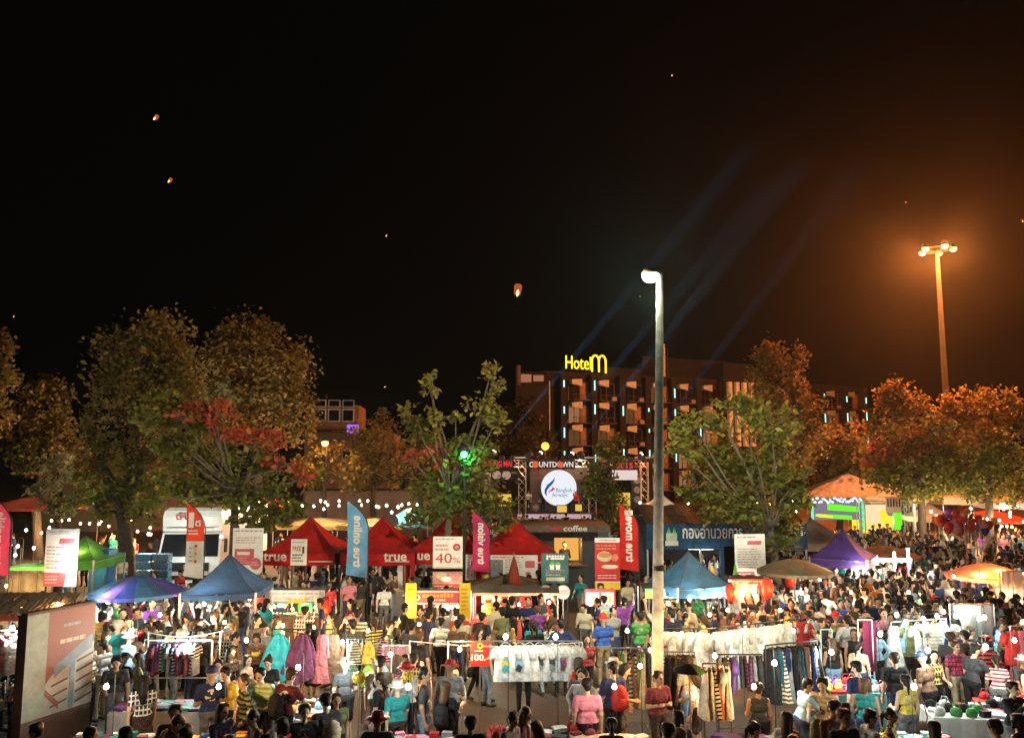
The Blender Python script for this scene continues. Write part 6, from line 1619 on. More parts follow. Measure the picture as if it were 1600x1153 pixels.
    food_stall('food_stall', 'small red food stall hung with lit lanterns and strips', 1138, 1206, 905, 918, 23.0, RED, it, [RED, mat('peach_print', (.66, .34, .2), .5), PAPER], counter=RED, short='at the red lantern stall', depth=1.2)
    red_lantern('glowing orange lantern left on the red lantern stall', 1141, 926, 22.6, .8, 1.5); red_lantern('glowing red lantern right on the red lantern stall', 1199, 919, 22.6, .9, 1.3)
    red_lantern('dark red lantern behind the red lantern stall', 1235, 903, 26, 1.0, .35)
    for q, px in enumerate((1150, 1160, 1170, 1180, 1190)):
        p = at(px, 912, 22.9); s = thing('paper_strip', 'red and white hanging paper strip on the lantern stall', 'paper strip', p, rnd.uniform(-.5, .5), 'paper strips on the lantern stall'); MB().grid(lambda u, v: Vector(((u-.5)*.14 + .04*math.sin(v*5 + q), .02*math.sin(v*7), -v*.55)), 2, 8).build('strip', cloth('strip_%d' % (q % 2), ((.6, .08, .05), (.65, .5, .4))[q % 2], .4), s)
    # tube-lit stall right of violet canopy
    def it(m, W, H, z, y): m.lines(-W*.4, z + H*.2, W*.4, z + H*.8, 1, y, 1, 2, .5)
    t, W = food_stall('food_stall', 'brightly tube-lit toy and food stall under the brown umbrella', 1364, 1424, 872, 878, 30.5, WHITE, it, [WHITE, PINKRED], counter=mat('orange_counter', (.5, .22, .06), .5), short='at the tube-lit stall')
    trays(Vector((t.location.x, 30.7, .82)), 0, W*.9, .6, 4, 2, ['golden', 'sausage', 'noodle'], 'at the tube-lit stall')
    for px, py0, py1, lab in ((1399, 862, 888, 'left'), (1421, 856, 888, 'right')):
        a = at(px, py1, 30.3); b = at(px, py0, 30.3); f = thing('fluorescent_tube', 'upright white fluorescent tube at %s of the brown umbrella stall' % lab, 'tube light', a); h = b.z - a.z
        MB().box((0, .05, h/2), (.07, .05, h)).build('fitting', WHITE, f); MB().tube((0, 0, .02), (0, 0, h - .02), .03, n=8).build('tube', glow('fluor', (.85, 1, .95), 7, True), f); MB().box((0, .06, -a.z/2), (.05, .04, a.z)).build('pole', STEEL, f)
        for q in range(2): point(f, (0, -.05, h*(.3 + .4*q)), (.85, 1, .98), 40, .08)
    # stall under the orange umbrella
    t, P = table('wooden food table under the orange umbrella', 1545, 25.8, 1.9, .7, .82, mat('tan_cloth', (.45, .28, .14), .8)); trays(P, 0, 1.8, .6, 4, 1, ['golden', 'noodle', 'cream'], 'under the orange umbrella')
    # left yellow-lit stall and thatched stall
    t = thing('yellow_stall', 'yellow-lit stall with cream cloth sides beside the pink flag', 'stall', (gX(45, 26.5, 1.5), 26.5, 0))
    MB().grid(lambda u, v: Vector(((u-.5)*1.45, .02*math.sin(u*25), .75 + v*1.15)), 24, 3).build('cloth_side', cloth('cream_side', (.62, .47, .24), .4), t); MB().box((0, .5, 2.05), (1.6, 1.4, .08)).build('roof', GREEN, t)
    for s in (-1, 1): MB().box((s*.75, .02, 1.0), (.04, .04, 2.0)).build('post', STEEL, t)
    m = MB()
    for q, c in enumerate((0, 1, 2)): m.ball((-.42 + q*.26, -.12, .66 + .03*q), .15, 8, q, .7)
    m.build('paper_flowers', [mat('flower_orange', (.6, .18, .04), .7), YELLOW, GREEN], t, True)
    t = thing('thatched_stall', 'stall with brown thatched roof at far left', 'stall', (gX(45, 21, 2), 21, 0)); z1 = at(45, 925, 21).z; z0 = at(45, 947, 21).z
    THA = mat('thatch', (.15, .09, .05), .95, .5, 20, bump=.8)
    for k in range(4): MB().grid(lambda u, v, k=k: Vector(((u-.5)*2.6, -.9 + k*.22 + v*.36, z0 - .05 + k*(z1 - z0)/4 + v*.12 + rnd.uniform(-.012, .012) - (0 if v else .07*rnd.random()))), 50, 1).build('thatch_layer', THA, t)
    for sx in (-1, 1): MB().tube((sx*1.2, -.6, 0), (sx*1.2, -.6, z0), .04, n=6).build('post', WOOD, t)
    MB().box((.2, -.85, z0 - .12), (1.9, .03, .16)).build('red_fringe', cloth('red_fringe', (.55, .10, .05), .3), t)
    t, P = table('counter under the thatched roof at far left', 45, 20.6, 2.2, .7, .85, WOOD); trays(P, 0, 2.1, .6, 4, 1, ['golden', 'sausage', 'noodle'], 'under the thatched roof')
    land(gX(45, 21), 20, 'near the thatched stall')
stalls()
def sellers():
    P_ = math.pi
    for px, D, pose, top, ap, hair, note in [(762, 25.9, 'serve', 'white', 'yellow', 'short', 'at the open snack stall'), (788, 25.8, 'serve', 'beige', 'red', 'long', 'at the open snack stall'), (800, 26.4, 'serve', 'red', 'red', 'tail', 'behind the open snack stall'), (820, 25.9, 'wbag', 'red', 'red', 'bun', 'at the open snack stall middle'), (854, 25.8, 'serve', 'cream', 'red', 'bob', 'at the open snack stall right'),
            (672, 25.6, 'serve', 'red', None, 'short', 'behind the pink-signed stall'), (700, 25.6, 'reach', 'white', None, 'short', 'behind the pink-signed stall'), (440, 26.0, 'serve', 'grey', None, 'cap', 'behind the white-green stall'), (478, 26.1, 'reach', 'white', 'green', 'tail', 'behind the white-green stall'),
            (938, 25.4, 'reach', 'brown', None, 'short', 'behind the red picture-sign cart'), (1048, 24.5, 'reach', 'lime', None, 'cap', 'behind the green-signed stall'), (1088, 24.5, 'serve', 'green', 'green', 'short', 'behind the green-signed stall'), (1115, 24.6, 'serve', 'white', None, 'hat', 'behind the green-signed stall'), (1178, 24.3, 'reach', 'charcoal', None, 'short', 'behind the red lantern stall'),
            (1385, 31.9, 'reach', 'white', None, 'short', 'behind the tube-lit stall'), (1540, 26.9, 'serve', 'cream', None, 'hat', 'behind the orange umbrella table'), (1565, 26.9, 'reach', 'beige', None, 'short', 'behind the orange umbrella table'), (35, 21.6, 'reach', 'grey', None, 'short', 'behind the thatched stall counter')]:
        person(gX(px, D), D, P_ + rnd.uniform(-.3, .3), pose, top, 'black', hair, note=note, apron=ap, group='stall keepers')
    for px, D, f, pose, top, bot, hair, note, kw in [
            (1325, 20.2, .2, 'hips', 'white', 'black', 'short', 'seen from behind at the glass frame', {}), (655, 18.6, -.5, 'stand', 'charcoal', 'black', 'short', 'standing tall right of the phone case display', {}), (600, 26.5, .1, 'walk', 'white', 'grey', 'short', 'walking between the food stalls', {}),
            (513, 26.0, -2.6, 'stand', 'red', 'black', 'short', 'beside the right red lantern', {}), (553, 29.2, 2.9, 'cross', 'black', 'black', 'short', 'left of the guards under the blue flag', {}), (568, 29.0, 3.2, 'stand', 'black', 'black', 'cap', 'middle of the guards under the blue flag', {}), (582, 29.3, 3.4, 'hips', 'charcoal', 'black', 'short', 'right of the guards under the blue flag', {}),
            (709, 16.9, 2.9, 'sit', 'cream', 'khaki', 'bob', 'sitting under the warm bulb', {'hc': 'blonde'}), (722, 20.8, .3, 'browse', 'beige', 'khaki', 'short', 'before the pink-signed stall', {}), (688, 20.6, -.2, 'walk', 'white', 'black', 'short', 'before the pink-signed stall', {}),
            (905, 16.6, .1, 'wstand', 'red', 'black', 'long', 'right of the white T-shirt rack', {'hc': 'dark brown'}), (918, 14.6, .1, 'stand', 'pink', 'black', 'short', 'before the white T-shirt rack', {}), (818, 18.0, 3.1, 'wbag', 'black', 'black', 'bob', 'behind the white T-shirt rack', {}), (860, 20.5, 0, 'wstand', 'white', 'pale denim', 'tail', 'before the snack stall', {}),
            (300, 18.9, -.6, 'browse', 'teal', 'blue denim', 'short', 'left of the blanket rack', {}), (262, 18.6, .2, 'wlook', 'white', 'black', 'long', 'behind the blanket rack', {'hc': 'blonde'}), (360, 15.4, 2.6, 'browse', 'yellow', 'black', 'short', 'before the ponchos', {}), (412, 15.2, 2.9, 'reach', 'lime', 'black', 'short', 'before the turquoise poncho', {}), (340, 16.6, 3.3, 'wbag', 'white', 'pale denim', 'short', 'right of the blanket rack', {}),
            (160, 17.8, 1.2, 'wbag', 'grey', 'olive' if False else 'khaki', 'short', 'right of the apartment billboard', {}), (945, 23.0, 0, 'reach', 'light blue', 'black', 'short', 'beside the red picture-sign cart', {}), (1010, 21.6, .2, 'wstand', 'pink', 'pale denim', 'long', 'beside the grey lamp post', {'hc': 'blonde'}), (840, 22.6, .1, 'walk', 'purple', 'black', 'short', 'right end of the snack stall', {}),
            (1265, 21.5, .4, 'walk', 'brown', 'blue denim', 'short', 'right of the cream kimono rack', {}), (1348, 15.6, .3, 'browse', 'navy', 'black', 'short', 'before the colourful goods table', {}), (1290, 14.8, 2.6, 'reach', 'beige', 'black', 'short', 'left of the goods table', {}), (1455, 22.8, .1, 'wstand', 'charcoal', 'black', 'long', 'beside the red jacket visitor', {}), (1468, 23.0, .1, 'stand', 'red', 'black', 'short', 'in the right crowd', {})]:
        person(gX(px, D), D, f, pose, top, bot, hair, note=note, **kw)
sellers()

# ------------------------------------------------------------------ front rows: racks, tables, billboard
def front():
    # apartment billboard
    D0 = 15.2; a = at(42, 1062, D0); b = at(148, 947, 16.6); ang = math.atan2(1.4, at(148, 1000, 16.6).x - at(42, 1000, D0).x)
    W = math.hypot(1.4, at(148, 1000, 16.6).x - at(42, 1000, D0).x); zt = at(100, 952, 15.9).z
    t = thing('billboard', 'tall tilted billboard picturing a pale apartment building', 'billboard', (at(42, 1000, D0).x, D0, 0), ang)
    MB().box((W/2, .10, zt/2 + .1), (W, .16, zt - .1)).build('board', mat('board_brown', (.13, .08, .06), .7), t)
    m = MB(); y = .015; zb = .75; Hh = zt - zb
    def Z(f): return zb + Hh*f
    m.rect(.0, zb, W*.30, zt, y, 0); m.rect(W*.30, zb, W, zt, y, 1); m.poly([(W*.30, zb), (W, zb), (W, Z(.62)), (W*.62, Z(.50)), (W*.36, Z(.36)), (W*.30, Z(.30))], y - .003, 2); m.poly([(W*.40, Z(.46)), (W*.97, Z(.70)), (W*.97, Z(.56)), (W*.62, Z(.44)), (W*.42, Z(.34))], y - .005, 3)
    m.rect(W*.64, zb, W*.72, Z(.48), y - .007, 4)
    for q in range(5):
        m.poly([(W*.74, Z(.04 + q*.10)), (W*.99, Z(.09 + q*.10)), (W*.99, Z(.115 + q*.10)), (W*.74, Z(.065 + q*.10))], y - .009, 5)
        if q < 3: m.poly([(W*.38, Z(.06 + q*.10)), (W*.62, Z(.10 + q*.10)), (W*.62, Z(.12 + q*.10)), (W*.38, Z(.08 + q*.10))], y - .009, 5)
    m.poly([(W*.30, Z(.26)), (W*.50, Z(.10)), (W*.50, Z(.03)), (W*.30, Z(.19))], y - .011, 1)
    m.lines(W*.52, Z(.82), W*.84, Z(.86), 1, y - .004, 2, 3, .8); m.lines(W*.48, Z(.66), W*.9, Z(.71), 1, y - .004, 6, 5, .9)
    m.build('picture', [mat('pale_green_strip', (.36, .38, .31), .5), mat('picture_brown', (.30, .11, .08), .5, .2, 1), mat('picture_white', (.46, .43, .38), .5, .2, 2), mat('picture_sky', (.22, .26, .31), .5), mat('picture_blue', (.20, .28, .33), .5), mat('picture_line', (.12, .09, .075), .5), BEIGE], t)
    for q in (0, 1): MB().box((.06 + q*(W - .12), .24, zt/2), (.08, .08, zt)).build('post', WOOD, t)
    k = 4
    for q in range(k + 1): obst(t.location.x + W*q/k*math.cos(ang), D0 + W*q/k*math.sin(ang), .3)
    land(t.location.x + 1, D0, 'near the apartment billboard')
    # pink shirt rack far left
    a, b = rack('short clothes rack at the left picture edge', -25, 36, 985, 15.6, 16.2); fill_rack(a, b, 3, ['T-shirt'], ['pink', 'rose', 'white'], False, 'at the left picture edge', 'clothes on racks')
    # blanket rack (edge-on cloths) and its table
    a, b = rack('white pipe rack of striped cloths left of the ponchos', 232, 332, 1000, 17.6, col=WHITE, two=True); fill_rack(a + Vector((.05, 0, -.02)), a.lerp(b, .78) + Vector((0, 0, -.02)), 20, ['T-shirt', 'tank top'], ['plum', 'navy', 'maroon', 'violet', 'charcoal', 'rose', 'teal', 'plum', 'grey', 'black'], True, 'edge-on on the white pipe rack', 'cloths on the white pipe rack', .85)
    land((a.x + b.x)/2, 17, 'near the white pipe rack')
    t, P = table('low table with folded cloths before the white pipe rack', 265, 16.0, 2.0, .7, .8, PAPER); goods(P, 0, 1.9, .6, 8, 3, ['folded cloth'], ['plum', 'navy', 'maroon', 'violet', 'rose', 'teal', 'grey', 'black'], 'the low table before the pipe rack')
    # ponchos
    a, b = rack('rail with three ponchos under warm bulbs', 425, 520, 983, 18.6, z_low=False, col=DARK)
    for q, (px, c, kd) in enumerate(((436, 'turquoise', 'poncho'), (474, 'plum', 'poncho'), (506, 'rose', 'dress'), (520, 'brown', 'dress'))): p = at(px, 985, 18.55); garment(kd, c, p.x, p.y, p.z - .08, 0, '%s %s hanging under the warm bulbs' % (c, kd), 'ponchos on the rail', .98)
    land((a.x + b.x)/2, 18, 'near the ponchos')
    t, P = table('goods table with bright cloths before the ponchos', 465, 15.6, 1.5, .7, .78, PAPER); goods(P, 0, 1.4, .6, 6, 3, ['folded cloth', 'gift box', 'cloth purse'], ['light blue', 'orange', 'white', 'grey', 'red'], 'the table before the ponchos')
    # phone-case / baby clothes grid
    t = thing('grid_display', 'wire grid display hung with small pastel clothes', 'display grid', (gX(577, 18.3, 1.2), 18.3, 0)); zt = at(577, 998, 18.3).z
    g = MB(); Wd = .98
    for q in range(13): g.tube((-Wd/2 + q*Wd/12, 0, .5), (-Wd/2 + q*Wd/12, 0, zt), .006, n=4)
    for q in range(9): g.tube((-Wd/2, 0, .5 + q*(zt - .5)/8), (Wd/2, 0, .5 + q*(zt - .5)/8), .006, n=4)
    g.build('wire_grid', STEEL, t)
    for sx in (-1, 1): MB().tube((sx*Wd/2, 0, 0), (sx*Wd/2, 0, zt), .018, n=6).build('post', WHITE, t)
    for j in range(2):
        for i in range(3): c = [['olive', 'yellow', 'pink'], ['green', 'lime', 'light blue']][j][i]; p = Vector((t.location.x - .33 + i*.33, 18.2, zt - .06 - j*.5)); garment('tank top', c, p.x, p.y, p.z, 0, 'small %s vest on the wire grid' % c, 'vests on the wire grid', .72)
    obst(t.location.x, 18.3, .6); land(t.location.x, 18, 'near the wire grid display')
    t, P = table('table of hats under a pale pink cloth rail', 620, 17.6, 1.3, .8, .8, mat('rose_cloth', (.20, .11, .12), .8)); goods(P, 0, 1.2, .7, 5, 3, ['knitted cap', 'cloth purse'], ['white', 'grey', 'red', 'black', 'navy', 'yellow'], 'the hat table')
    a, b = rack('white frame with pink cloth above the hat table', 598, 641, 1008, 17.9, z_low=False, col=WHITE)
    s = thing('pink_cloth', 'dusty pink cloth spread over the hat table frame', 'cloth', (a + b)/2); MB().grid(lambda u, v: Vector(((u-.5)*(b - a).length, .02 - v*.25, -.02*math.sin(u*20) - v*.14)), 16, 3).build('sheet', cloth('dusty_pink', (.45, .24, .27), .3), s)
    # round yellow toys at the front edge
    for px, py in ((561, 1058), (637, 1058)):
        p = at(px, py, 15.8); s = thing('yellow_toy', 'round yellow cushion toy %s at the front tables' % ('left' if px < 600 else 'right'), 'toy', p); m = MB(); m.ball((0, 0, 0), .10, 12, sz=.9); 
        for q in range(8): m.ball((.085*math.cos(q*.785), -.02, .08*math.sin(q*.785)), .045, 8)
        m.build('plush', YELLOW, s, True); MB().tube((0, 0, -.1), (0, 0, -p.z), .012, n=5).build('stick', STEEL, s)
    # 100.- sign
    t, W, H, z, y = sign_thing('price_sign', 'red price sign reading 100 hanging from a rail', 'price sign', 735, 1001, 765, 1040, 17.2, back=RED, legs=False)
    m = MB(); m.text('100', -W*.45, z + H*.22, W*.9, H*.26, y, 0); m.disc(0, z + H*.82, W*.16, H*.12, y, 1); m.disc(0, z + H*.82, W*.08, H*.06, y - .003, 2); m.lines(-W*.3, z + H*.56, W*.3, z + H*.68, 1, y, 0, 4, .5); m.build('print', [TXTW, YELLOW, INK], t); MB().tube((0, .04, 0), (0, .04, z + H + .06), .014, n=5).build('pole', STEEL, t)
    # white printed T-shirts
    a, b = rack('long rail of white printed T-shirts in the foreground', 700, 905, 1001, 16.9, z_low=False)
    xs = [(790, ('yellow', 'turquoise', 'grey')), (812, ('light blue', 'charcoal', 'grey')), (827, None), (843, ('charcoal', 'grey', 'black')), (861, ('charcoal', 'grey', 'brown')), (879, ('purple', 'brown', 'orange')), (893, None)]
    for q, (px, pc) in enumerate(xs): p = at(px, 1001, 16.82 + .075*q); garment('T-shirt', 'white' if q != 6 else 'ivory', p.x, p.y, p.z - .08, rnd.uniform(-.1, .1), 'white T-shirt %s on the foreground rail' % (('with %s and %s print' % pc[:2]) if pc else 'turned sideways beside a printed one'), 'white T-shirts on the rail', 1.0, pc)
    land((a.x + b.x)/2, 16.4, 'near the white T-shirt rail')
    t, P = table('red-edged table in front of the white T-shirts', 850, 14.6, 2.0, .7, .75, mat('red_cloth', (.4, .04, .03), .8)); goods(P, 0, 1.9, .6, 7, 3, ['folded cloth', 'cloth purse', 'gift box'], ['white', 'red', 'black', 'grey', 'maroon'], 'the red-edged table')
    # trousers rack left of post, dark clothes
    a, b = rack('rack of dark and striped trousers left of the lamp post', 955, 1012, 1012, 17.2); fill_rack(a, b, 12, ['trousers', 'dress'], ['brown', 'black', 'olive', 'green', 'beige', 'charcoal'], True, 'edge-on left of the lamp post', 'trousers on racks')
    a, b = rack('rack of dark trousers right of the lamp post', 1040, 1085, 1018, 17.0); fill_rack(a, b, 9, ['trousers'], ['black', 'charcoal', 'olive', 'beige', 'brown'], True, 'edge-on right of the lamp post', 'trousers on racks')
    # curved line of cream kimono tops
    pts = [(1034, 981, 19.4), (1110, 982, 19.0), (1180, 974, 19.8), (1272, 964, 20.6)]
    for q in range(3):
        (p0, y0, d0), (p1, y1, d1) = pts[q], pts[q+1]
        a, b = rack('dark rail of cream kimono tops, %s section' % ('left', 'middle', 'right')[q], p0, p1, (y0, y1), d0, d1, z_low=False, col=DARK, two=True)
        cs = [['ivory', 'cream', 'ivory', 'white'], ['ivory', 'cream', 'white', 'ivory', 'cream'], ['white', 'ivory', 'cream', 'ivory', 'red', 'white']][q]
        fill_rack(a, b, (4, 5, 6)[q], ['kimono top', 'T-shirt'] if q else ['kimono top'], cs, False, 'on the %s section of the dark rail' % ('left', 'middle', 'right')[q], 'cream kimono tops on the dark rail', .92)
        land((a.x + b.x)/2, d0 - .5, 'near the kimono rail')
    # dark long-clothes racks right
    a, b = rack('rack of long black and teal clothes in the right foreground', 1196, 1276, (1008, 1000), 16.6, 17.0, col=DARK); fill_rack(a, b, 13, ['dress', 'trousers'], ['black', 'charcoal', 'dark teal', 'brown', 'navy', 'grey'], True, 'edge-on in the right foreground', 'dark clothes on the right rack', .95)
    a, b = rack('low rack of glittering grey tops before the kimono rail', 1120, 1190, 1022, 16.8, col=DARK); fill_rack(a, b, 10, ['tank top', 'T-shirt'], ['grey', 'charcoal', 'black', 'violet'], True, 'on the low rack before the kimono rail', 'grey tops on the low rack', .9)
    land((a.x + b.x)/2, 16, 'near the dark clothes rack')
    a, b = rack('front rack of yellow-lit cream clothes below a warm bulb', 1098, 1140, 1036, 14.8, col=WOOD); fill_rack(a, b, 6, ['T-shirt', 'dress'], ['ivory', 'cream', 'beige', 'orange'], True, 'below the warm front bulb', 'clothes below the front bulb', .8)
    t = thing('beach_parasol', 'small black parasol with green panel at the front edge', 'parasol', (gX(1078, 14.2, 1.5), 14.2, 0)); zt = at(1078, 1036, 14.2).z; m = MB()
    for k_ in range(10): m.grid(lambda u, v, k_=k_: Vector((.30*v*math.cos((k_ + u)*.6283), .30*v*math.sin((k_ + u)*.6283), zt - .12*v**1.6)), 2, 4, 1 if k_ == 8 else 0)
    m.build('canopy', [cloth('black_parasol', (.02, .02, .02), .1), cloth('lime', (.25, .55, .08), .4)], t); MB().tube((0, 0, 0), (0, 0, zt), .012, n=5).build('pole', STEEL, t)
    # glass-frame and colourful goods table
    t, P = table('table of colourful purses under a cold white bulb', 1325, 17.2, 1.5, .8, .80, mat('aqua_cloth', (.12, .30, .32), .8), R(6)); goods(P, R(6), 1.4, .7, 8, 4, ['cloth purse', 'folded cloth', 'gift box'], ['pink', 'turquoise', 'red', 'white', 'purple', 'yellow', 'orange', 'light blue'], 'the colourful purse table')
    land(P.x, 16.5, 'near the colourful purse table')
    a, b = rack('pale green pipe frame left of the man in white', 1282, 1300, 983, 19.0, col=mat('pale_green_pipe', (.4, .55, .48), .4)); a, b = rack('tall white frame with maroon cloth right of the man in white', 1340, 1362, 968, 18.6, col=WHITE)
    s = thing('maroon_cloth', 'long maroon and pink cloth hanging on the white frame', 'cloth', a.lerp(b, .8)); MB().grid(lambda u, v: Vector(((u-.5)*.3, .03*math.sin(u*12 + v*2), -.02 - v*1.1)), 10, 6).build('sheet', cloth('maroon_pink', (.25, .04, .10), .3), s)
    # white-lit clothes stall at right with plastic sheets
    a, b = rack('long rail of white clothes under cold bulbs at the right', 1392, 1478, (972, 966), 19.2, 19.6, col=STEEL); fill_rack(a, b, 7, ['T-shirt', 'dress', 'tank top'], ['white', 'light blue', 'olive', 'white', 'cream', 'beige', 'light blue'], False, 'under the cold bulbs at the right', 'white clothes at the right stall')
    land((a.x + b.x)/2, 19, 'near the cold-lit clothes stall')
    SH = mat('clear_plastic', (.30, .33, .32), .25, .2, 2, transl=.55)
    s = thing('plastic_curtain', 'pale translucent plastic curtain of the right clothes stall', 'plastic curtain', at(1518, 945, 20.4)); hh = s.location.z
    MB().grid(lambda u, v: Vector(((u-.5)*1.0, .06*math.sin(u*18), -v*(hh - .5))), 30, 4).build('sheet', SH, s)
    fr = MB(); fr.tube((-.55, 0, .02), (.55, 0, .02), .02, n=6)
    for sx in (-1, 1): fr.tube((sx*.55, 0, .02), (sx*.55, 0, -hh), .02, n=6)
    fr.build('frame', STEEL, s)
    t, P = table('front table of white and red goods at the right', 1530, 15.6, 1.9, .8, .80, PAPER, R(-8)); goods(P, R(-8), 1.8, .7, 7, 3, ['folded cloth', 'gift box', 'cloth purse'], ['white', 'red', 'light blue', 'black', 'green', 'pink'], 'the white right table')
    t, P = table('red-draped table at the right picture edge', 1600, 15.8, 1.6, .8, .85, mat('bright_red_cloth', (.5, .04, .03), .8), R(-20)); goods(P, R(-20), 1.5, .7, 5, 3, ['folded cloth', 'cloth purse'], ['red', 'white', 'black'], 'the red-draped table')
    a, b = rack('rack of red clothes at the right picture edge', 1578, 1640, 978, 17.6); fill_rack(a, b, 6, ['dress', 'T-shirt'], ['red', 'rose', 'maroon', 'red'], False, 'at the right picture edge', 'red clothes at the right edge')
    land(b.x, 17, 'near the red clothes rack')
    s = thing('hanging_towels', 'two white printed towels hanging beside the orange umbrella', 'towels', at(1582, 893, 25.0))
    for q in range(2): MB().grid(lambda u, v: Vector((-.18 + q*.34 + (u-.5)*.32, .02*math.sin(u*9), -v*.85)), 6, 4).build('towel', cloth('towel_white', (.55, .52, .48), .3), s)
    MB().tube((-.4, 0, .01), (.4, 0, .01), .012, n=5).build('rod', WOOD, s)
    for sx in (-1, 1): MB().tube((sx*.4, 0, .01), (sx*.4, 0, -s.location.z), .014, n=5).build('post', WOOD, s)
    # nearest row of low tables; their bulbs are added to light the foreground crowd
    for q, (px, cols_, kinds_, cl, wd) in enumerate(((345, ['royal blue', 'white', 'orange', 'yellow'], ['gift box', 'folded cloth'], 'navy_cover', 'of gift boxes'), (650, ['red', 'white', 'grey', 'pink'], ['folded cloth', 'gift box'], 'wine_cover', 'of red cloths'), (955, ['green', 'beige', 'brown', 'cream'], ['folded cloth'], 'olive_cover', 'of beige and green cloths'), (1180, ['black', 'violet', 'grey', 'turquoise'], ['folded cloth'], 'grey_cover', 'of violet cloths'), (1430, ['pink', 'lime', 'light blue', 'white'], ['gift box', 'folded cloth'], 'teal_cover', 'of pastel boxes'), (170, ['teal', 'plum', 'rose', 'white'], ['folded cloth', 'gift box'], 'brown_cover', 'of plum cloths'))):
        cm = mat(cl, {'navy_cover': (.03, .05, .12), 'wine_cover': (.14, .03, .04), 'olive_cover': (.10, .10, .05), 'grey_cover': (.16, .16, .17), 'teal_cover': (.03, .13, .14), 'brown_cover': (.12, .07, .04)}[cl], .85)
        t, P = table('front table ' + wd, px, 14.1, 1.35, .75, .76, cm, R(rnd.uniform(-8, 8))); goods(P, t.rotation_euler.z, 1.25, .65, 6, 3, kinds_, cols_, 'the front table ' + wd)
        bulb(px + rnd.uniform(-15, 15), 1072, 14.0, ('warm', 'cool', 'neutral')[q % 3], 'over the front table ' + wd, .6)
    # long wires that carry the bulbs
    for q, (p0, p1, lab) in enumerate((((232, 988, 17.5), (345, 986, 17.6), 'pale electric wire above the white pipe rack'), ((420, 980, 19), (640, 1000, 18.2), 'drooping wire from the ponchos to the hat table'), ((640, 1001, 17.4), (910, 1003, 16.9), 'wire along the white T-shirt rail'), ((1385, 958, 20), (1545, 944, 20.6), 'wire carrying the cold bulbs at the right stall'))):
        a, b = at(*p0), at(*p1); s = thing('electric_wire', lab, 'wire', a); d = b - a
        MB().path([d*(k/8) + Vector((0, 0, -.10*math.sin(math.pi*k/8))) for k in range(9)], .008, 4).build('cable', BLACK if q % 2 else WHITE, s)
        for e in (Vector((0, 0, 0)), d): MB().tube(e, (e.x, e.y, -a.z), .014, n=5).build('post', STEEL, s)
front()

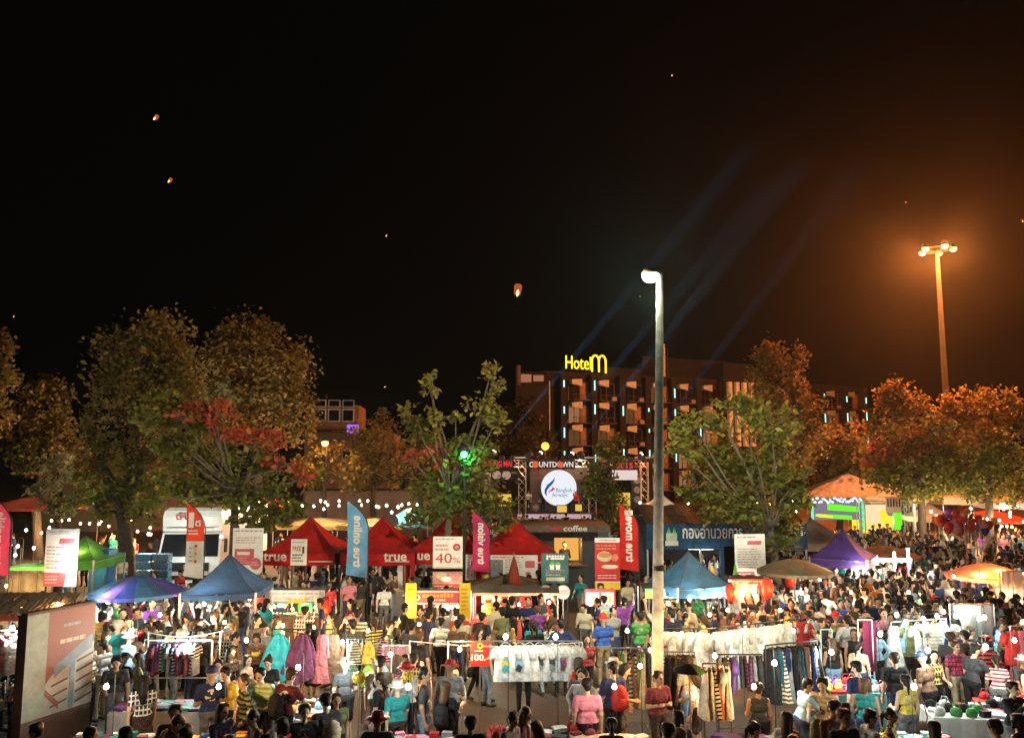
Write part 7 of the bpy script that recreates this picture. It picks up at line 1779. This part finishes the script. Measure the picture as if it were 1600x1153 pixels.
def bulbs():
    W, C, N = 'warm', 'cool', 'neutral'
    for px, py, D, k, where, *w in [
        (28,853,25.8,W,'over the yellow-lit stall'), (53,856,25.8,W,'right over the yellow-lit stall'), (24,867,25.6,N,'left side of the yellow-lit stall'), (41,828,34,C,'behind the pink flag'), (184,804,40,W,'behind the big dark tree'), (169,940,21.6,C,'under the blue umbrella',1.4), (319,943,22.2,C,'under the dark blue canopy left',1.3), (351,972,19.8,W,'before the dark blue canopy'), (333,968,20.4,C,'before the dark blue canopy',.8),
        (294,1006,17.4,C,'on the white pipe rack',1.3), (19,981,16.0,C,'over the left edge rack',1.3), (34,951,20.5,W,'under the thatched roof',1.3), (91,944,20.5,W,'right under the thatched roof'), (424,949,25.4,C,'left in the white-green stall',.6), (457,951,25.4,W,'middle of the white-green stall'), (493,948,25.4,C,'right in the white-green stall',.6), (442,977,20.2,W,'over the turquoise poncho',.8), (490,980,20.0,W,'over the plum poncho',.8), (466,1042,15.5,C,'low on the table before the ponchos',.7), (535,1003,18.2,C,'left of the wire grid',.6), (541,1040,15.9,C,'low before the wire grid',.9),
        (543,972,22.5,W,'over a cooking stove behind the grid',1.1), (632,951,23.9,W,'left at the pink-signed stall'), (672,947,25.0,N,'under the pink sign left',.9), (699,947,25.0,N,'under the pink sign middle',.9), (715,947,25.0,N,'under the pink sign right',.9), (718,1014,16.8,W,'over the blonde sitting person',1.1), (755,948,24.3,N,'left on the snack stall pole',1.3), (811,944,24.3,N,'middle on the snack stall pole',1.3), (858,941,24.3,N,'right on the snack stall pole',1.3), (790,994,15.9,C,'above the first white T-shirt',.42), (868,994,16.0,C,'above the last white T-shirt',.36), (923,943,23.7,C,'left on the red picture-sign cart',.45), (953,943,23.7,W,'right on the red picture-sign cart',.5),
        (1044,942,22.7,C,'left under the green sign',.6), (1077,932,22.7,C,'middle-left under the green sign',.45), (1101,932,22.7,C,'middle-right under the green sign',.45), (1124,930,22.7,C,'right under the green sign',.45), (1157,925,22.7,W,'left in the lantern stall'), (1173,921,22.7,W,'right in the lantern stall',1.2), (1109,960,19.6,W,'left above the kimono rail',.8), (1137,953,20.2,W,'middle above the kimono rail',.9), (1219,953,20.4,W,'right above the kimono rail',1.1), (1117,1024,15.2,W,'over the front cream clothes',1.1), (1210,1035,15.4,C,'low before the dark clothes rack',1.1), (1253,926,23.5,C,'left below the olive umbrella',1.1), (1281,905,25.4,N,'right below the olive umbrella'), (1289,900,25.6,N,'right edge of the olive umbrella'), (1338,890,28.8,C,'left under the violet canopy',1.3), (1353,888,28.8,C,'right under the violet canopy',1.3), (1299,1018,16.8,C,'over the colourful purse table',1.3),
        (1401,960,19.4,C,'far left of the right clothes stall',.3), (1416,971,18.9,C,'low left of the right clothes stall',.16), (1443,966,19.0,C,'low middle of the right clothes stall',.16), (1464,962,19.3,N,'middle of the right clothes stall',.16), (1494,962,19.4,C,'low right of the right clothes stall',.16), (1474,955,20.2,C,'rear middle of the right clothes stall',.3), (1495,948,20.6,C,'rear right of the right clothes stall',.3), (1506,948,20.6,C,'second rear right of the right clothes stall',.3), (1530,966,19.0,C,'left beside the plastic curtain',.3), (1538,964,19.0,C,'right beside the plastic curtain',.3), (1531,899,25.8,N,'left under the orange umbrella',1.7), (1565,895,25.8,N,'right under the orange umbrella',1.3), (1557,912,25.6,W,'low under the orange umbrella'), (1598,897,27,C,'at the right picture edge',1.2),
        (1380,878,30.2,N,'in the tube-lit stall left',1.2), (1391,885,30.1,W,'low in the tube-lit stall'), (1409,876,30.2,C,'in the tube-lit stall middle',1.2)]:
        bulb(px, py, D, k, where, *(w or [1.0]))
    for px, py, D, k, where, *w in [(232,834,31.0,C,'left of the white truck',2.2), (346,838,30.6,N,'right of the white truck',1.6), (128,866,28,W,'under the green tent',.9), (10,915,24,W,'left of the thatched roof',.8), (60,975,17.8,C,'behind the billboard',.7), (205,985,18.2,C,'between billboard and pipe rack',.9), (250,960,20.6,W,'in the left crowd'), (385,1000,17.2,W,'left of the turquoise poncho',.8), (390,935,23.6,N,'right under the dark blue canopy',.8), (575,985,19.4,W,'behind the wire grid',.7), (610,1022,16.8,N,'over the hat table',.8), (655,975,20.6,W,'before the pink-signed stall',.7), (980,985,18.6,N,'over the trousers rack',.8), (1000,1040,15.4,W,'before the trousers rack',.7), (1160,985,18.6,N,'before the kimono rail',.22), (1065,990,18.4,N,'left before the kimono rail',.2), (1240,985,19.2,N,'right before the kimono rail',.2), (1330,925,24.2,W,'in the crowd before the violet canopy',.9), (1420,925,24.0,N,'in the crowd below the tube-lit stall',.8), (1375,990,17.4,C,'right of the maroon cloth',.8), (1450,1015,16.2,C,'in the right front crowd',.8), (1540,1010,15.9,C,'over the white right table',.9), (1585,1000,16.4,N,'over the red-draped table',.9), (1490,900,26,N,'left of the orange umbrella',.9)]:
        bulb(px, py, D, k, where, *(w or [1.0]))
    for i, (px, py, D, k) in enumerate([(452,783,45,W), (501,782,45,W), (512,789,45,W), (530,790,45,W), (565,789,44.5,W), (588,791,44.5,W), (472,790,44,N), (604,790,44.5,C), (622,792,44.5,C), (612,800,44,C), (1492,803,54,W), (1500,801,54,W), (1509,799,54,N), (1517,794,54,N), (1568,795,53,N), (1572,790,53,N), (1582,791,53,N), (1590,791,53,N), (1565,822,48,W), (1573,822,48,W), (1581,823,48,W), (1203,788,46,W), (1245,798,46,C), (1228,795,46,W), (1459,800,52,C), (1448,797,52,C), (108,812,40,W), (140,818,40,W), (170,822,39,W), (262,810,42,W), (240,800,43,W), (215,830,40,W), (1000,785,55,W), (1075,786,52,N), (350,800,44,W), (395,790,44,W)] + [(rnd.uniform(a_, b_), rnd.uniform(c_, d_), rnd.uniform(40, 46), rnd.choice([W, W, N])) for a_, b_, c_, d_, n_ in ((430, 660, 781, 800, 14), (60, 240, 795, 835, 14), (330, 430, 785, 812, 7), (1080, 1250, 780, 805, 8), (1440, 1600, 792, 826, 12)) for _q in range(n_)]):
        bulb(px, py, D, k, next(w_ for lim, w_ in ((120, 'far behind the white price banner'), (185, 'far behind the big forked tree'), (250, 'far left of the truck'), (425, 'far behind the almond tree'), (470, 'far back above the leftmost red tent'), (540, 'far back left of the blue flag'), (600, 'far back right of the blue flag'), (700, 'far back beside the young almond tree'), (1100, 'far back right of the stage'), (1180, 'far back left behind the lamp-side tree'), (1300, 'far back right behind the lamp-side tree'), (1490, 'far back left of the balloons'), (1550, 'far back above the balloons'), (1700, 'far back at the right edge')) if px < lim), 1.6)
bulbs()

def balloons():
    D = 40; c0 = at(1508, 815, D); cols = ['red', 'red', 'red', 'pink', 'orange', 'orange', 'yellow', 'royal blue', 'purple', 'red', 'pink', 'navy']
    BALM = objcol('balloon_skin', 'cloth_colour', .2, .05)
    me = MB().lathe([(1e-4, -.24), (.03, -.22), (.12, -.13), (.19, 0), (.19, .1), (.13, .19), (1e-4, .23)], 12).mesh('balloon_skin', [BALM], True); st = MB().tube((0, 0, -.24), (0, 0, -1.3), .006, n=4).mesh('string', [WHITE])
    for q in range(46):
        a = rnd.uniform(0, 6.28); r = rnd.uniform(.1, 1)**.5; p = c0 + Vector((1.45*r*math.cos(a), rnd.uniform(-.6, .6), .55*r*math.sin(a))); c = rnd.choice(cols)
        t = thing('balloon', '%s balloon in the vendor bunch at the right' % c, 'balloon', p, 0, 'balloons in the vendor bunch'); b = place('skin', me, t, scale=rnd.uniform(.8, 1.25)); b['cloth_colour'] = GCOL[c]; place('string', st, t)
    t = thing('balloon_pole', 'forked pole holding the balloon bunch', 'pole', (c0.x, D, 0)); m = MB(); m.tube((0, 0, 0), (0, 0, c0.z - 1.1), .03, n=6)
    for s in (-1, 0, 1): m.tube((0, 0, c0.z - 1.1), (s*.6, 0, c0.z - .2), .015, n=5)
    m.build('pole', WOOD, t)
    p = thing('white_parasol', 'folded white parasol left of the violet canopy', 'parasol', (gX(1313, 34, 2), 34, 0)); z = at(1313, 827, 34).z
    MB().lathe([(.42, z - .95), (.30, z - .6), (.05, z - .05), (1e-4, z)], 12).build('folded_cloth', cloth('white_parasol', (.6, .6, .52), .3), p); MB().tube((0, 0, 0), (0, 0, z - .4), .025, n=6).build('pole', STEEL, p)
    for q, (px, py, c) in enumerate(((612, 814, (.4, .36, .36)), (631, 838, (.5, .3, .28)))):
        p = at(px, py, 36); t = thing('round_fan', ('grey', 'pinkish')[q] + ' round fan sign held up behind the red tents', 'round sign', p); m = MB(); m.lathe([(.30, -.015), (.31, 0), (.30, .015)], 18); m.v = [(x, z_, y) for x, y, z_ in m.v]; m.build('disc', mat('fan_%d' % q, c, .6), t); MB().tube((0, 0, -.3), (0, 0, -p.z), .02, n=5).build('post', WOOD, t)
balloons()
# ------------------------------------------------------------------ the crowd
def free(x, y, r, extra=()):
    for ox, oy, orad in OBST:
        if (ox - x)**2 + (oy - y)**2 < (orad + r)**2: return False
    return True
# crowd regions: photo columns px0..px1 between distances d0..d1, relative density
REG = [(-40, 1640, 10.8, 13.6, .5), (-40, 1640, 13.6, 17.4, .32), (150, 420, 18.2, 23.4, 1.0), (420, 1010, 18.8, 23.4, .48), (1020, 1640, 17.5, 24.5, 1.0), (-40, 240, 16.5, 24, .8), (1190, 1640, 24.5, 34, 1.0), (420, 1010, 26.8, 30.5, .5), (1020, 1250, 31, 34, .6), (240, 420, 24.5, 30, .5)]
EXCL = [(738, 900, 13.8, 17.4), (425, 535, 15.9, 18.9), (540, 645, 15.9, 18.6), (225, 335, 15.2, 17.9), (1032, 1285, 17.3, 20.6), (1110, 1280, 15.0, 17.4), (1280, 1372, 15.6, 18.2), (35, 155, 13.8, 16.8), (1385, 1480, 17.6, 19.6), (725, 770, 15.5, 18)]
cand = []
tries = 0
grid_used = {}
def ok_crowd(x, y, r):
    gx_, gy_ = int(x//1), int(y//1)
    for a in (-1, 0, 1):
        for b in (-1, 0, 1):
            for (ox, oy) in grid_used.get((gx_ + a, gy_ + b), ()):
                if (ox - x)**2 + (oy - y)**2 < r*r: return False
    return True
def note_crowd(x, y): grid_used.setdefault((int(x//1), int(y//1)), []).append((x, y))
for (p0, p1, d0, d1, den) in REG:
    area = (gX(p1, (d0+d1)/2) - gX(p0, (d0+d1)/2)) * (d1 - d0)
    want = int(area * 2.1 * den); got = 0
    for _ in range(want*14):
        if got >= want: break
        y = d0 + (d1 - d0)*rnd.random(); pxx = rnd.uniform(p0, p1); x = gX(pxx, y)
        if any(e[0] < pxx < e[1] and e[2] < y < e[3] for e in EXCL): continue
        if not free(x, y, .12) or not ok_crowd(x, y, .43): continue
        note_crowd(x, y); cand.append((y, x)); got += 1
cand.sort()
ROOMLEFT = 296 - len(PEOPLE)
rnd.shuffle(cand)
cand = sorted(cand, key=lambda c: c[0])
near_, rest = cand[:ROOMLEFT], cand[ROOMLEFT:]
for y, x in near_:
    f = rnd.choice([0, 0, math.pi, math.pi/2, -math.pi/2]) + rnd.uniform(-.6, .6)
    o = person(x, y, f)
    if y < 24 and rnd.random() < .22: bag(o)
# beyond those: one mass of small figures
def far_crowd():
    src = []
    for me in LOW[:12]:
        V = np.empty(len(me.vertices)*3, np.float32); me.vertices.foreach_get('co', V)
        Q = np.empty(len(me.loops), np.int32); me.loops.foreach_get('vertex_index', Q)
        Mi = np.empty(len(me.polygons), np.int32); me.polygons.foreach_get('material_index', Mi)
        src.append((V.reshape(-1, 3), Q.reshape(-1, 4), Mi))
    pts = list(rest)
    for (p0, p1, d0, d1, den) in [(1210, 1640, 34, 50, 1.0), (430, 1010, 34.8, 45, .8), (745, 1010, 45, 60, 1.0), (-40, 240, 31, 44, .35), (1020, 1250, 35, 50, .5)]:
        area = (gX(p1, (d0+d1)/2) - gX(p0, (d0+d1)/2)) * (d1 - d0)
        for _ in range(int(area*1.0*den)):
            y = d0 + (d1 - d0)*rnd.random(); x = gX(rnd.uniform(p0, p1), y)
            if free(x, y, .1) and ok_crowd(x, y, .45): note_crowd(x, y); pts.append((y, x))
    Vs = []; Qs = []; Cs = []; n = 0
    for y, x in pts:
        V, Q, Mi = rnd.choice(src); a = rnd.uniform(0, 6.28); s = rnd.uniform(.9, 1.05)
        c_, s_ = math.cos(a)*s, math.sin(a)*s
        P = np.stack([x + V[:,0]*c_ - V[:,1]*s_, y + V[:,0]*s_ + V[:,1]*c_, V[:,2]*s], 1)
        pal = np.array([rnd.choice(SKINS), COLS[rnd.choice(TOPS)], rnd.choice(list(BOT.values())), (.04, .035, .03), (.015, .012, .010), (.2, .07, .06)])
        Vs.append(P); Qs.append(Q + n); Cs.append(pal[Mi]); n += len(V)
    P = np.concatenate(Vs); Q = np.concatenate(Qs); C = np.concatenate(Cs)
    me = bpy.data.meshes.new('crowd')
    me.vertices.add(len(P)); me.vertices.foreach_set('co', P.astype(np.float32).ravel())
    me.loops.add(Q.size); me.loops.foreach_set('vertex_index', Q.ravel().astype(np.int32))
    me.polygons.add(len(Q)); me.polygons.foreach_set('loop_start', np.arange(0, Q.size, 4, dtype=np.int32))
    me.polygons.foreach_set('use_smooth', np.ones(len(Q), bool))
    me.update(calc_edges=True)
    ca = me.attributes.new('leaf_colour', 'FLOAT_COLOR', 'FACE'); arr = np.ones((len(Q), 4), np.float32); arr[:, :3] = C; ca.data.foreach_set('color', arr.ravel())
    me.materials.append(vcol('crowd_cloth', .85, 0.0, .1))
    o = place('crowd', me); o['kind'] = 'stuff'; o['label'] = 'dense far crowd of dark figures behind the nearest visitors'; o['category'] = 'crowd'
    print('people', len(PEOPLE), 'far', len(pts), 'quads', len(Q))
far_crowd()

# ------------------------------------------------------------------ night haze that shows the beams and the glow of the lamps
def haze():
    m = bpy.data.materials.new('haze_air'); m.use_nodes = True; nt = m.node_tree; nt.nodes.clear()
    out = nt.nodes.new('ShaderNodeOutputMaterial'); v = nt.nodes.new('ShaderNodeVolumePrincipled')
    v.inputs['Color'].default_value = (.88, .90, .92, 1); v.inputs['Density'].default_value = HAZE_DENSITY; v.inputs['Anisotropy'].default_value = .80
    nt.links.new(v.outputs[0], out.inputs['Volume'])
    o = MB().box((0, 95, 59), (460, 230, 122)).build('haze', m)
    o['kind'] = 'stuff'; o['label'] = 'thin smoky night air over the market'
haze()

# ------------------------------------------------------------------ labels: where several things share one, say which by place
ORD = ['first', 'second', 'third', 'fourth', 'fifth', 'sixth', 'seventh', 'eighth', 'ninth', 'tenth', 'eleventh', 'twelfth', 'thirteenth', 'fourteenth', 'fifteenth', 'sixteenth', 'seventeenth', 'eighteenth', 'nineteenth', 'twentieth']
def finish_labels():
    g = {}
    for o in THINGS: g.setdefault(o['label'], []).append(o)
    for lab, os_ in g.items():
        if len(os_) < 2: continue
        def px(o):
            l = o.location; return l.x / max(1, l.y)
        lev = len({round(o.location.z, 2) for o in os_})
        os_.sort(key=lambda o: (round(px(o), 4), -o.location.z))
        for i, o in enumerate(os_):
            n = i
            w = ORD[n] if n < 20 else 'number %d' % (n + 1)
            o['label'] = lab + (', leftmost' if i == 0 else ', rightmost' if i == len(os_) - 1 else ', %s from left' % w)
finish_labels()
